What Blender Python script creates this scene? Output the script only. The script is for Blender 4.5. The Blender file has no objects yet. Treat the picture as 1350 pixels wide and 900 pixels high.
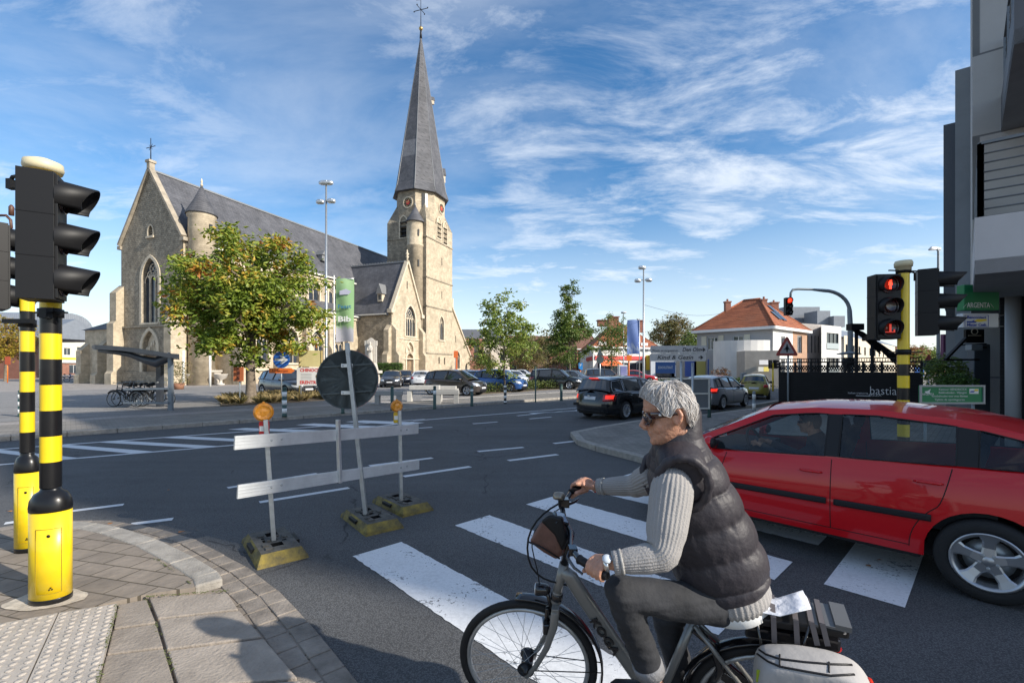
import bpy,bmesh,math,random
from mathutils import Vector,Matrix,Quaternion,noise
from mathutils.geometry import tessellate_polygon
from mathutils.bvhtree import BVHTree
random.seed(7)
R=math.radians
scene=bpy.context.scene
COL=scene.collection
# ---------------------------------------------------------------- camera, sky, sun, exposure
EYE=1.8
cd=bpy.data.cameras.new("camera");cam=bpy.data.objects.new("camera",cd);COL.objects.link(cam)
cam.location=(0,0,EYE);cam.rotation_euler=(R(90),0,0)
cd.lens=16.0;cd.sensor_width=36.0;cd.sensor_fit='HORIZONTAL'
cd.shift_y=35.0/1350.0;cd.clip_start=0.05;cd.clip_end=4000
scene.camera=cam
SUN_AZ=math.atan2(0.904,-0.427)      # clockwise from +Y
SUN_EL=R(29)
world=bpy.data.worlds.new("World");scene.world=world;world.use_nodes=True
def nd(nt,t,**kw):
 n=nt.nodes.new(t)
 for k,v in kw.items(): setattr(n,k,v)
 return n
wt=world.node_tree;wt.nodes.clear();L=wt.links.new
out=nd(wt,'ShaderNodeOutputWorld');bg=nd(wt,'ShaderNodeBackground')
sky=nd(wt,'ShaderNodeTexSky',sky_type='NISHITA',sun_disc=False)
sky.sun_elevation=SUN_EL;sky.sun_rotation=SUN_AZ;sky.air_density=1.0;sky.dust_density=0.6;sky.ozone_density=1.6
tc=nd(wt,'ShaderNodeTexCoord');sep=nd(wt,'ShaderNodeSeparateXYZ');L(tc.outputs['Generated'],sep.inputs[0])
zz=nd(wt,'ShaderNodeMath',operation='MAXIMUM');L(sep.outputs[2],zz.inputs[0]);zz.inputs[1].default_value=0.0
za=nd(wt,'ShaderNodeMath',operation='ADD');L(zz.outputs[0],za.inputs[0]);za.inputs[1].default_value=0.16
dx=nd(wt,'ShaderNodeMath',operation='DIVIDE');L(sep.outputs[0],dx.inputs[0]);L(za.outputs[0],dx.inputs[1])
dy=nd(wt,'ShaderNodeMath',operation='DIVIDE');L(sep.outputs[1],dy.inputs[0]);L(za.outputs[0],dy.inputs[1])
cmb=nd(wt,'ShaderNodeCombineXYZ');L(dx.outputs[0],cmb.inputs[0]);L(dy.outputs[0],cmb.inputs[1])
def mapr(src,a,b,c=0.0,d=1.0):
 m=nd(wt,'ShaderNodeMapRange',interpolation_type='SMOOTHSTEP');L(src,m.inputs[0])
 m.inputs[1].default_value=a;m.inputs[2].default_value=b;m.inputs[3].default_value=c;m.inputs[4].default_value=d
 return m.outputs[0]
def cn(scale,stretch,rot,detail,rough,dist,loc=(0,0,0)):
 mp=nd(wt,'ShaderNodeMapping');L(cmb.outputs[0],mp.inputs[0])
 mp.inputs['Rotation'].default_value=(0,0,R(rot));mp.inputs['Scale'].default_value=(stretch[0],stretch[1],1);mp.inputs['Location'].default_value=loc
 n=nd(wt,'ShaderNodeTexNoise');L(mp.outputs[0],n.inputs['Vector'])
 n.inputs['Scale'].default_value=scale;n.inputs['Detail'].default_value=detail;n.inputs['Roughness'].default_value=rough;n.inputs['Distortion'].default_value=dist
 return n.outputs[0]
def mul(a,b):
 m=nd(wt,'ShaderNodeMath',operation='MULTIPLY')
 L(a,m.inputs[0])
 if isinstance(b,(int,float)): m.inputs[1].default_value=b
 else: L(b,m.inputs[1])
 return m.outputs[0]
def mx(a,b):
 m=nd(wt,'ShaderNodeMath',operation='MAXIMUM');L(a,m.inputs[0]);L(b,m.inputs[1]);return m.outputs[0]
patches=mapr(cn(0.55,(1,1.0),20,3,.5,.3,(3.1,1.3,0)),.15,.62)
fine=mapr(cn(2.0,(1.0,2.0),35,14,.66,.35,(7,2,0)),.38,.72)
wisp=mapr(cn(2.6,(0.6,2.4),-28,14,.70,.3,(1,9,0)),.40,.84)
veil=mapr(cn(0.8,(1,1.7),55,9,.60,.3,(4,4,5)),.34,.74)
c1=mul(patches,fine);c2=mul(veil,wisp)
cl=mx(mul(c1,0.78),mul(c2,0.55));cl=mx(cl,mul(veil,0.36))
hz=mapr(sep.outputs[2],0.0,0.36,0.62,0.0)
cl2=mx(cl,hz)
mixc=nd(wt,'ShaderNodeMix',data_type='RGBA');L(cl2,mixc.inputs[0])
hs=nd(wt,'ShaderNodeHueSaturation');hs.inputs['Saturation'].default_value=1.33;hs.inputs['Value'].default_value=1.08
L(sky.outputs[0],hs.inputs['Color']);L(hs.outputs[0],mixc.inputs[6]);mixc.inputs[7].default_value=(6.1,6.5,7.0,1)
L(mixc.outputs[2],bg.inputs[0]);bg.inputs[1].default_value=0.125;L(bg.outputs[0],out.inputs[0])
sd=bpy.data.lights.new("sun",'SUN');sd.energy=4.8;sd.angle=R(0.53);sd.color=(1.0,0.93,0.82)
so=bpy.data.objects.new("sun",sd);COL.objects.link(so)
SDIR=Vector((math.sin(SUN_AZ)*math.cos(SUN_EL),math.cos(SUN_AZ)*math.cos(SUN_EL),math.sin(SUN_EL)))
so.rotation_euler=SDIR.to_track_quat('Z','Y').to_euler();so.location=(20,-10,30)
vs=scene.view_settings;vs.view_transform='Standard';vs.look='None';vs.exposure=0.45;vs.gamma=1.0;vs.use_curve_mapping=False

# ---------------------------------------------------------------- site survey: a bearing and a distance give a place
def at(px,py,d): return Vector(((px-675)/600*d,d,EYE-(py-485)/600*d))
def G(px,py,z=0.0):
 d=(EYE-z)*600/(py-485);return Vector(((px-675)/600*d,d,z))
def zat(py,d): return EYE-(py-485)/600*d
def V(*a): return Vector(a)

# ---------------------------------------------------------------- materials
MATS={}
def mat(name,col,rough=0.6,metal=0.0,var=0.0,vscale=3.0,bump=0.0,bscale=40.0,spec=0.5,coat=0.0,trans=0.0,emit=None,es=1.0,col2=None,alpha=1.0,detail=6):
 if name in MATS: return MATS[name]
 m=bpy.data.materials.new(name);m.use_nodes=True;nt=m.node_tree;b=nt.nodes['Principled BSDF'];l=nt.links.new
 b.inputs['Base Color'].default_value=(*col,1);b.inputs['Roughness'].default_value=rough;b.inputs['Metallic'].default_value=metal
 b.inputs['Specular IOR Level'].default_value=spec
 if coat: b.inputs['Coat Weight'].default_value=coat;b.inputs['Coat Roughness'].default_value=0.04
 if trans: b.inputs['Transmission Weight'].default_value=trans
 if alpha<1: b.inputs['Alpha'].default_value=alpha
 if emit: b.inputs['Emission Color'].default_value=(*emit,1);b.inputs['Emission Strength'].default_value=es
 if var or bump or col2:
  t=nd(nt,'ShaderNodeTexCoord')
 if var or col2:
  n=nd(nt,'ShaderNodeTexNoise');n.inputs['Scale'].default_value=vscale;n.inputs['Detail'].default_value=detail;n.inputs['Roughness'].default_value=.65
  l(t.outputs['Object'],n.inputs['Vector'])
  r=nd(nt,'ShaderNodeValToRGB');c2=col2 or tuple(min(1,c*(1+var)) for c in col);c1=tuple(c*(1-var) for c in col) if var else col
  r.color_ramp.elements[0].position=.32;r.color_ramp.elements[1].position=.68
  r.color_ramp.elements[0].color=(*c1,1);r.color_ramp.elements[1].color=(*c2,1)
  l(n.outputs[0],r.inputs[0]);l(r.outputs[0],b.inputs['Base Color'])
 if bump:
  n2=nd(nt,'ShaderNodeTexNoise');n2.inputs['Scale'].default_value=bscale;n2.inputs['Detail'].default_value=5
  l(t.outputs['Object'],n2.inputs['Vector'])
  bp=nd(nt,'ShaderNodeBump');bp.inputs['Strength'].default_value=bump;bp.inputs['Distance'].default_value=0.02
  l(n2.outputs[0],bp.inputs['Height']);l(bp.outputs[0],b.inputs['Normal'])
 MATS[name]=m;return m

def brickmat(name,c1,c2,mortar,bw=0.3,bh=0.1,ms=0.008,rough=.85,bump=.5,mode='wall',stain=None,rot=0,var=.35,offset=.5,vs=1.2):
 """courses of bricks, stone, slates or pavers. mode wall: (x+y, z); ground: (x, y)"""
 if name in MATS: return MATS[name]
 m=bpy.data.materials.new(name);m.use_nodes=True;nt=m.node_tree;b=nt.nodes['Principled BSDF'];l=nt.links.new
 b.inputs['Roughness'].default_value=rough;b.inputs['Specular IOR Level'].default_value=.3
 t=nd(nt,'ShaderNodeTexCoord')
 if mode == 'wall':
  s=nd(nt,'ShaderNodeSeparateXYZ');l(t.outputs['Object'],s.inputs[0])
  a=nd(nt,'ShaderNodeMath',operation='ADD');l(s.outputs[0],a.inputs[0]);l(s.outputs[1],a.inputs[1])
  c=nd(nt,'ShaderNodeCombineXYZ');l(a.outputs[0],c.inputs[0]);l(s.outputs[2],c.inputs[1]);vec=c.outputs[0]
 else:
  mp=nd(nt,'ShaderNodeMapping');mp.inputs['Rotation'].default_value=(0,0,rot);l(t.outputs['Object'],mp.inputs[0]);vec=mp.outputs[0]
 br=nd(nt,'ShaderNodeTexBrick');l(vec,br.inputs['Vector']);br.offset=offset
 br.inputs['Color1'].default_value=(*c1,1);br.inputs['Color2'].default_value=(*c2,1);br.inputs['Mortar'].default_value=(*mortar,1)
 br.inputs['Scale'].default_value=1;br.inputs['Mortar Size'].default_value=ms;br.inputs['Brick Width'].default_value=bw;br.inputs['Row Height'].default_value=bh
 br.inputs['Mortar Smooth'].default_value=.2
 n=nd(nt,'ShaderNodeTexNoise');n.inputs['Scale'].default_value=vs;n.inputs['Detail'].default_value=9;n.inputs['Roughness'].default_value=.7;l(t.outputs['Object'],n.inputs['Vector'])
 mr=nd(nt,'ShaderNodeMapRange');mr.inputs[1].default_value=.3;mr.inputs[2].default_value=.7;mr.inputs[3].default_value=1-var;mr.inputs[4].default_value=1+var
 l(n.outputs[0],mr.inputs[0])
 mm=nd(nt,'ShaderNodeMix',data_type='RGBA',blend_type='MULTIPLY');mm.inputs[0].default_value=1
 l(br.outputs[0],mm.inputs[6]);l(mr.outputs[0],mm.inputs[7]);col=mm.outputs[2]
 if stain:
  n3=nd(nt,'ShaderNodeTexNoise');n3.inputs['Scale'].default_value=.45;n3.inputs['Detail'].default_value=8;n3.inputs['Roughness'].default_value=.7;l(t.outputs['Object'],n3.inputs['Vector'])
  m3=nd(nt,'ShaderNodeMapRange');m3.inputs[1].default_value=.48;m3.inputs[2].default_value=.68;l(n3.outputs[0],m3.inputs[0])
  mk=nd(nt,'ShaderNodeMath',operation='MULTIPLY');l(m3.outputs[0],mk.inputs[0]);mk.inputs[1].default_value=.6
  m4=nd(nt,'ShaderNodeMix',data_type='RGBA');l(mk.outputs[0],m4.inputs[0]);l(col,m4.inputs[6]);m4.inputs[7].default_value=(*stain,1);col=m4.outputs[2]
 l(col,b.inputs['Base Color'])
 ad=nd(nt,'ShaderNodeMath',operation='MULTIPLY_ADD');l(br.outputs['Fac'],ad.inputs[0]);ad.inputs[1].default_value=-1.0
 nb=nd(nt,'ShaderNodeTexNoise');nb.inputs['Scale'].default_value=14 if bw<1 else 5;nb.inputs['Detail'].default_value=6;l(t.outputs['Object'],nb.inputs['Vector']);l(nb.outputs[0],ad.inputs[2])
 bp=nd(nt,'ShaderNodeBump');bp.inputs['Strength'].default_value=bump;bp.inputs['Distance'].default_value=.02;l(ad.outputs[0],bp.inputs['Height']);l(bp.outputs[0],b.inputs['Normal'])
 MATS[name]=m;return m

def leafmat(name,stops,trans=.35,nscale=.8,nweight=.55):
 """colour per leaf (random per island) drifting with a soft noise so that yellow leaves come in clumps"""
 if name in MATS: return MATS[name]
 m=bpy.data.materials.new(name);m.use_nodes=True;nt=m.node_tree;l=nt.links.new;nt.nodes.clear()
 o=nd(nt,'ShaderNodeOutputMaterial');g=nd(nt,'ShaderNodeNewGeometry');t=nd(nt,'ShaderNodeTexCoord')
 n=nd(nt,'ShaderNodeTexNoise');n.inputs['Scale'].default_value=nscale;n.inputs['Detail'].default_value=2;l(t.outputs['Object'],n.inputs['Vector'])
 a=nd(nt,'ShaderNodeMapRange');a.inputs[1].default_value=.3;a.inputs[2].default_value=.7;l(n.outputs[0],a.inputs[0])
 mm=nd(nt,'ShaderNodeMix',data_type='FLOAT');mm.inputs[0].default_value=nweight;l(g.outputs['Random Per Island'],mm.inputs[2]);l(a.outputs[0],mm.inputs[3])
 r=nd(nt,'ShaderNodeValToRGB');r.color_ramp.elements.remove(r.color_ramp.elements[1])
 for i,(p,c) in enumerate(stops):
  e=r.color_ramp.elements[0] if i == 0 else r.color_ramp.elements.new(p)
  e.position=p;e.color=(*c,1)
 l(mm.outputs[0],r.inputs[0])
 d=nd(nt,'ShaderNodeBsdfPrincipled');d.inputs['Roughness'].default_value=.5;d.inputs['Specular IOR Level'].default_value=.4;l(r.outputs[0],d.inputs['Base Color'])
 tr=nd(nt,'ShaderNodeBsdfTranslucent');l(r.outputs[0],tr.inputs[0])
 ms=nd(nt,'ShaderNodeMixShader');ms.inputs[0].default_value=trans;l(d.outputs[0],ms.inputs[1]);l(tr.outputs[0],ms.inputs[2]);l(ms.outputs[0],o.inputs[0])
 MATS[name]=m;return m

# ---------------------------------------------------------------- mesh builder
ROOTM={}
class MB:
 def __init__(s): s.v=[];s.f=[];s.m=[];s.s=[]
 def add(s,vs,fs,m=0,smooth=False):
  o=len(s.v);s.v += [Vector(p) for p in vs]
  for f in fs: s.f.append([i+o for i in f]);s.m.append(m);s.s.append(smooth)
  return s
 def box(s,c,size,rot=None,m=0,taper=1.0):
  hx,hy,hz=size[0]/2,size[1]/2,size[2]/2
  ps=[]
  for z in (-hz,hz):
   k=taper if z>0 else 1
   for x,y in ((-hx,-hy),(hx,-hy),(hx,hy),(-hx,hy)):
    p=Vector((x*k,y*k,z))
    if rot is not None: p=rot @ p
    ps.append(p+Vector(c))
  return s.add(ps,[(3,2,1,0),(4,5,6,7),(0,1,5,4),(1,2,6,5),(2,3,7,6),(3,0,4,7)],m)
 def bar(s,a,b,w,h,m=0,up=(0,0,1)):
  """rectangular bar from a to b, w across, h along up"""
  a=Vector(a);b=Vector(b);x=(b-a);ln=x.length;x.normalize();u=Vector(up)
  y=u.cross(x)
  if y.length<1e-4: y=Vector((1,0,0)).cross(x)
  y.normalize();z=x.cross(y)
  M=Matrix((x,y,z)).transposed()
  return s.box((a+b)/2,(ln,w,h),M,m)
 def path(s,pts,rad,n=10,m=0,caps=True,closed=False,squash=None,ref=None,rib=None):
  pts=[Vector(p) for p in pts];k=len(pts)
  if isinstance(rad,(int,float)): rad=[rad]*k
  T=[]
  for i in range(k):
   if closed: t=pts[(i+1) % k]-pts[i-1]
   else: t=pts[min(i+1,k-1)]-pts[max(i-1,0)]
   T.append(t.normalized())
  r0=Vector(ref) if ref is not None else (Vector((0,0,1)) if abs(T[0].z)<.9 else Vector((1,0,0)))
  nrm=(r0-T[0]*r0.dot(T[0])).normalized()
  vs=[]
  for i in range(k):
   if i:
    q=T[i-1].rotation_difference(T[i]);nrm=q @ nrm;nrm=(nrm-T[i]*nrm.dot(T[i])).normalized()
   bn=T[i].cross(nrm);r=rad[i]
   ra,rb=r if isinstance(r,(tuple,list)) else (r,r*(squash or 1))
   for j in range(n):
    a=2*math.pi*j/n;q=1 if rib is None else rib(a,i/(k-1))
    vs.append(pts[i]+nrm*math.cos(a)*ra*q+bn*math.sin(a)*rb*q)
  fs=[]
  for i in range(k if closed else k-1):
   i2=(i+1) % k
   for j in range(n): fs.append((i*n+j,i*n+(j+1) % n,i2*n+(j+1) % n,i2*n+j))
  s.add(vs,fs,m,True)
  if caps and not closed:
   o=len(s.v)-len(vs)
   s.f.append([o+j for j in range(n)][::-1]);s.m.append(m);s.s.append(False)
   s.f.append([o+(k-1)*n+j for j in range(n)]);s.m.append(m);s.s.append(False)
  return s
 def tube(s,a,b,r,r2=None,n=12,m=0,caps=True): return s.path([a,b],[r,r if r2 is None else r2],n,m,caps)
 def lathe(s,prof,c=(0,0,0),n=24,axis='Z',m=0,smooth=True,M=None,caps=True):
  """prof: (radius, height) list"""
  vs=[]
  for r,h in prof:
   for j in range(n):
    a=2*math.pi*j/n;x,y=r*math.cos(a),r*math.sin(a)
    p=Vector((x,y,h)) if axis == 'Z' else (Vector((x,h,y)) if axis == 'Y' else Vector((h,x,y)))
    if M is not None: p=M @ p
    vs.append(p+Vector(c))
  fs=[]
  for i in range(len(prof)-1):
   for j in range(n): fs.append((i*n+j,i*n+(j+1) % n,(i+1)*n+(j+1) % n,(i+1)*n+j))
  s.add(vs,fs,m,smooth);o=len(s.v)-len(vs)
  if caps and prof[0][0]>1e-4: s.f.append([o+j for j in range(n)][::-1]);s.m.append(m);s.s.append(False)
  if caps and prof[-1][0]>1e-4: s.f.append([o+(len(prof)-1)*n+j for j in range(n)]);s.m.append(m);s.s.append(False)
  return s
 def ball(s,c,r,n=12,m=0,sc=(1,1,1)):
  k=max(4,n // 2);M=Matrix.Diagonal(Vector(sc))
  pr=[(max(1e-5,r*math.sin(math.pi*i/k)),-r*math.cos(math.pi*i/k)) for i in range(k+1)]
  return s.lathe(pr,c,n,'Z',m,True,M)
 def prism(s,poly,org,ux,uy,d,m=0,holes=()):
  """polygon (with holes) in the plane org+ux*u+uy*v, thickened by the vector d"""
  org=Vector(org);ux=Vector(ux);uy=Vector(uy);d=Vector(d)
  loops=[list(poly)]+[list(h) for h in holes]
  P=[Vector((p[0],p[1],0)) for lp in loops for p in lp]
  tri=tessellate_polygon([[Vector((p[0],p[1],0)) for p in lp] for lp in loops])
  base=[org+ux*p.x+uy*p.y for p in P];n=len(base)
  fs=[tuple(t) for t in tri]
  if d.length<1e-9:
   return s.add(base,fs,m)
  vs=base+[b+d for b in base]
  fs2=fs+[tuple(i+n for i in t[::-1]) for t in tri]
  o=0
  for lp in loops:
   k=len(lp)
   for i in range(k): fs2.append((o+i,o+(i+1) % k,o+(i+1) % k+n,o+i+n))
   o += k
  return s.add(vs,fs2,m)
 def poly(s,pts,m=0): return s.add(pts,[tuple(range(len(pts)))],m)
 def build(s,name,mats,parent=None,world=True,bevel=0,bseg=2,smooth=None,weld=False,angle=None,fixn=False):
  me=bpy.data.meshes.new(name)
  M=ROOTM.get(parent.name) if (parent is not None) else None
  vs=s.v
  if M is not None and world: Mi=M.inverted();vs=[Mi @ p for p in vs]
  me.from_pydata([tuple(p) for p in vs],[],s.f)
  if not isinstance(mats,(list,tuple)): mats=[mats]
  for mt in mats: me.materials.append(mt)
  me.polygons.foreach_set('material_index',s.m)
  me.polygons.foreach_set('use_smooth',s.s if smooth is None else [smooth]*len(s.s))
  if weld or fixn:
   bm=bmesh.new();bm.from_mesh(me)
   if weld: bmesh.ops.remove_doubles(bm,verts=bm.verts,dist=1e-4)
   bmesh.ops.recalc_face_normals(bm,faces=bm.faces);bm.to_mesh(me);bm.free()
  if angle is not None: me.set_sharp_from_angle(angle=R(angle))
  me.validate();me.update()
  o=bpy.data.objects.new(name,me);COL.objects.link(o)
  if parent is not None:
   o.parent=parent
   if M is not None: ROOTM[o.name]=M
  if bevel:
   b=o.modifiers.new('bevel','BEVEL');b.width=bevel;b.segments=bseg;b.limit_method='ANGLE';b.angle_limit=R(40)
  return o
def tag(o,label=None,cat=None,group=None,kind=None):
 if label: o['label']=label
 if cat: o['category']=cat
 if group: o['group']=group
 if kind: o['kind']=kind
 return o
def thing(name,label,cat,loc=(0,0,0),rz=0,group=None):
 o=bpy.data.objects.new(name,None);COL.objects.link(o);o.empty_display_size=.2
 o.location=loc;o.rotation_euler=(0,0,rz)
 ROOTM[o.name]=Matrix.Translation(Vector(loc)) @ Matrix.Rotation(rz,4,'Z')
 return tag(o,label,cat,group)
def copy_tree(o,parent=None):
 c=o.copy();COL.objects.link(c)
 if parent is not None: c.parent=parent
 for ch in list(o.children): copy_tree(ch,c)
 return c
def dup(o,loc,rz=None,label=None):
 c=copy_tree(o);c.location=loc
 if rz is not None: c.rotation_euler=(0,0,rz)
 if label: c['label']=label
 return c
FONT=None
def text(name,s,size,org,ux,uy,m,parent=None,thick=0.002,align='CENTER',width=None,bold=0.0,shear=0.0):
 """lettering as a mesh lying in the plane (ux, uy), centred on org"""
 cu=bpy.data.curves.new(name,'FONT');cu.body=s;cu.size=size;cu.align_x=align;cu.align_y='CENTER';cu.extrude=thick;cu.offset=bold;cu.shear=shear;cu.resolution_u=2
 to=bpy.data.objects.new(name,cu);COL.objects.link(to)
 dg=bpy.context.evaluated_depsgraph_get();me=bpy.data.meshes.new_from_object(to.evaluated_get(dg));bpy.data.objects.remove(to);bpy.data.curves.remove(cu)
 ux=Vector(ux).normalized();uy=Vector(uy).normalized();n=ux.cross(uy);org=Vector(org);k=1
 if width:
  xs=[v.co.x for v in me.vertices];k=width/(max(xs)-min(xs))
 M=ROOTM.get(parent.name) if parent is not None else None;Mi=M.inverted() if M is not None else Matrix.Identity(4)
 for v in me.vertices: v.co=Mi @ (org+ux*v.co.x*k+uy*v.co.y+n*v.co.z)
 me.materials.clear();me.materials.append(m)
 o=bpy.data.objects.new(name,me);COL.objects.link(o)
 if parent is not None: o.parent=parent
 return o
def bake(o):
 """apply an object's modifiers to its mesh"""
 dg=bpy.context.evaluated_depsgraph_get();me=bpy.data.meshes.new_from_object(o.evaluated_get(dg));o.modifiers.clear();o.data=me;return o
def arch(cx,w,z0,z1,n=8,k=1.0):
 """pointed arch outline: half width w, springing so that the apex is at z1"""
 rise=min(w*1.6*k,(z1-z0)*.8);zs=z1-rise
 pts=[(cx-w,z0),(cx+w,z0)]
 # arc centres on the springing line
 r=(w*w+rise*rise)/(2*w)
 a1=math.atan2(rise,-(w-r)*1.0) if False else math.asin(min(1,rise/r))
 for i in range(n+1):
  a=a1*i/n;pts.append((cx+w-r+r*math.cos(a),zs+r*math.sin(a)))
 for i in range(n-1,-1,-1):
  a=a1*i/n;pts.append((cx-w+r-r*math.cos(a),zs+r*math.sin(a)))
 return pts
def rect(x0,x1,z0,z1): return [(x0,z0),(x1,z0),(x1,z1),(x0,z1)]
def grow(poly,d):
 cx=sum(p[0] for p in poly)/len(poly);cy=sum(p[1] for p in poly)/len(poly)
 xs=[p[0] for p in poly];ys=[p[1] for p in poly];w=(max(xs)-min(xs))/2;h=(max(ys)-min(ys))/2
 mx_,my_=(max(xs)+min(xs))/2,(max(ys)+min(ys))/2
 return [(mx_+(p[0]-mx_)*(w+d)/w,my_+(p[1]-my_)*(h+d)/h) for p in poly]
# ================================================================ the ground
U=Vector((0.715,0.699,0));N=Vector((-0.699,0.715,0))           # main road: along, across
A=Vector((0.69,-0.724,0));B=Vector((0.724,0.69,0))              # side street: along (to the viewer), across
def uc(s,c,z=0.0): p=U*s+N*c;return Vector((p.x,p.y,z))
def ab(a,b,z=0.0): p=A*a+B*b;return Vector((p.x,p.y,z))
def asphalt(name,c,fine=1.0,patch=.18):
 m=bpy.data.materials.new(name);m.use_nodes=True;nt=m.node_tree;b=nt.nodes['Principled BSDF'];l=nt.links.new
 b.inputs['Roughness'].default_value=.82;b.inputs['Specular IOR Level'].default_value=.35
 t=nd(nt,'ShaderNodeTexCoord')
 def nz(s,d,r=.6,sc=None):
  n=nd(nt,'ShaderNodeTexNoise');n.inputs['Scale'].default_value=s;n.inputs['Detail'].default_value=d;n.inputs['Roughness'].default_value=r
  if sc:
   mp=nd(nt,'ShaderNodeMapping');mp.inputs['Rotation'].default_value=(0,0,-math.atan2(U.y,U.x));mp.inputs['Scale'].default_value=sc;l(t.outputs['Object'],mp.inputs[0]);l(mp.outputs[0],n.inputs['Vector'])
  else: l(t.outputs['Object'],n.inputs['Vector'])
  return n.outputs[0]
 def mr(s,a,b_,c_,d_):
  q=nd(nt,'ShaderNodeMapRange');q.inputs[1].default_value=a;q.inputs[2].default_value=b_;q.inputs[3].default_value=c_;q.inputs[4].default_value=d_;l(s,q.inputs[0]);return q.outputs[0]
 v=nd(nt,'ShaderNodeTexVoronoi');v.inputs['Scale'].default_value=95;l(t.outputs['Object'],v.inputs['Vector'])
 g=mr(v.outputs['Distance'],0,.7,1.5,.6)
 def ml(a,b2):
  q=nd(nt,'ShaderNodeMath',operation='MULTIPLY');l(a,q.inputs[0]);l(b2,q.inputs[1]);return q.outputs[0]
 f=ml(ml(g,mr(nz(230,2),.3,.7,.45,1.6)),ml(mr(nz(.35,6),.3,.7,1-patch,1+patch),mr(nz(1.0,5,.6,(.08,1.6,1)),.3,.7,.86,1.14)))
 wn=nd(nt,'ShaderNodeTexNoise');wn.inputs['Scale'].default_value=2.2;wn.inputs['Detail'].default_value=6;l(t.outputs['Object'],wn.inputs['Vector'])
 wa=nd(nt,'ShaderNodeVectorMath',operation='MULTIPLY_ADD');l(wn.outputs['Color'],wa.inputs[0]);wa.inputs[1].default_value=(.5,.5,0);l(t.outputs['Object'],wa.inputs[2])
 vc=nd(nt,'ShaderNodeTexVoronoi',feature='DISTANCE_TO_EDGE');vc.inputs['Scale'].default_value=.33;l(wa.outputs[0],vc.inputs['Vector'])
 cr_=nd(nt,'ShaderNodeMath',operation='MAXIMUM');l(mr(vc.outputs['Distance'],.0015,.0045,.45,1),cr_.inputs[0]);l(mr(nz(.5,3),.50,.56,1,0),cr_.inputs[1])
 f=ml(ml(f,cr_.outputs[0]),mr(nz(.9,5,.7),.56,.72,1,.80))
 mm=nd(nt,'ShaderNodeMix',data_type='RGBA',blend_type='MULTIPLY');mm.inputs[0].default_value=1;mm.inputs[6].default_value=(*c,1);l(f,mm.inputs[7]);l(mm.outputs[2],b.inputs['Base Color'])
 bp=nd(nt,'ShaderNodeBump');bp.inputs['Strength'].default_value=.55;bp.inputs['Distance'].default_value=.004;l(v.outputs['Distance'],bp.inputs['Height']);bp.invert=True;l(bp.outputs[0],b.inputs['Normal'])
 return m
M_ASPH=asphalt('asphalt',(.095,.096,.098));M_ASPH2=asphalt('old asphalt',(.25,.24,.23),patch=.12)
M_SQUARE=brickmat('square paving',(.34,.31,.285),(.28,.255,.235),(.17,.155,.14),.22,.11,.006,mode='ground',rot=-.77,bump=.3,var=.2)
M_PAVE=brickmat('grey pavers',(.24,.22,.195),(.195,.18,.16),(.11,.10,.085),.22,.11,.006,mode='ground',rot=-.77,bump=.4,var=.25)
M_SLAB=brickmat('pavement slabs',(.30,.27,.235),(.25,.225,.195),(.12,.11,.09),.62,.31,.008,mode='ground',rot=-.35,bump=.5,var=.22,vs=4)
M_SLAB2=brickmat('corner pavers',(.255,.215,.175),(.195,.165,.135),(.09,.075,.055),.30,.20,.007,mode='ground',rot=.25,bump=.5,var=.22,vs=4)
M_KERB=mat('kerb stone',(.30,.275,.24),.85,var=.25,vscale=7,bump=.5,bscale=60)
M_BEDS=mat('planting soil',(.10,.075,.05),.95,var=.3,vscale=6,bump=.7,bscale=20)
def sheet(name,pts,m,z=None,kind='structure',label=None):
 b=MB();P=[Vector(p) for p in pts]
 if z is not None: P=[Vector((p.x,p.y,z)) for p in P]
 lp=[Vector((p.x,p.y,0)) for p in P];tri=tessellate_polygon([lp]);b.add(P,[t if (P[t[1]]-P[t[0]]).cross(P[t[2]]-P[t[0]]).z>0 else t[::-1] for t in tri])
 o=b.build(name,m);tag(o,label,None,None,kind);return o
def slab(name,pts,z0,z1,m,bevel=0):
 b=MB();P=[(p[0],p[1]) for p in pts];b.prism(P,(0,0,z0),(1,0,0),(0,1,0),(0,0,z1-z0));o=b.build(name,m,fixn=True,bevel=bevel);tag(o,kind='structure');return o
BIG=1800
sheet('ground',[(-BIG,-BIG,-.03),(BIG,-BIG,-.03),(BIG,BIG,-.03),(-BIG,BIG,-.03)],mat('ground',(.13,.125,.10),.95,var=.2,vscale=.05))
C0,C1=7.25,16.75
# road surface: main road, side street and the mouth between them in one sheet
sheet('road',[uc(-160,C0-6),uc(-160,C1+.3),uc(170,C1+.3),uc(170,C0-.6),ab(-7.8,9.6),ab(60,9.6),ab(60,-.4),ab(0,-1.4),ab(-5,-3.5)],M_ASPH,0.0)
# church side: kerb, footway, square
kb=MB()
for i in range(-90,140):
 s0=i*1.0
 kb.bar(uc(s0+.006,C1+.09,.05),uc(s0+.994,C1+.09,.05),.18,.145)
tag(kb.build('kerb',M_KERB,bevel=.012),kind='structure')
slab('square',[uc(-160,C1+.18),uc(260,C1+.18),uc(260,330),uc(-160,330)],-.02,.115,M_SQUARE)
sheet('pavement',[uc(-160,C1+.19),uc(170,C1+.19),uc(170,C1+3.4),uc(-160,C1+3.4)],M_PAVE,.119)
st=MB();st.bar(uc(-60,C1+3.5,.119),uc(-6,C1+3.5,.119),.14,.012);st.bar(uc(9,C1+3.5,.119),uc(60,C1+3.5,.119),.14,.012)
tag(st.build('paving_strip',mat('pale strip',(.5,.48,.44),.8,var=.15)),kind='structure')
# parking surface in front of the church
sheet('parking',[uc(-13,C1+4.4),uc(75,C1+4.4),uc(75,C1+38),uc(-13,C1+30)],M_ASPH2,.123)
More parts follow.
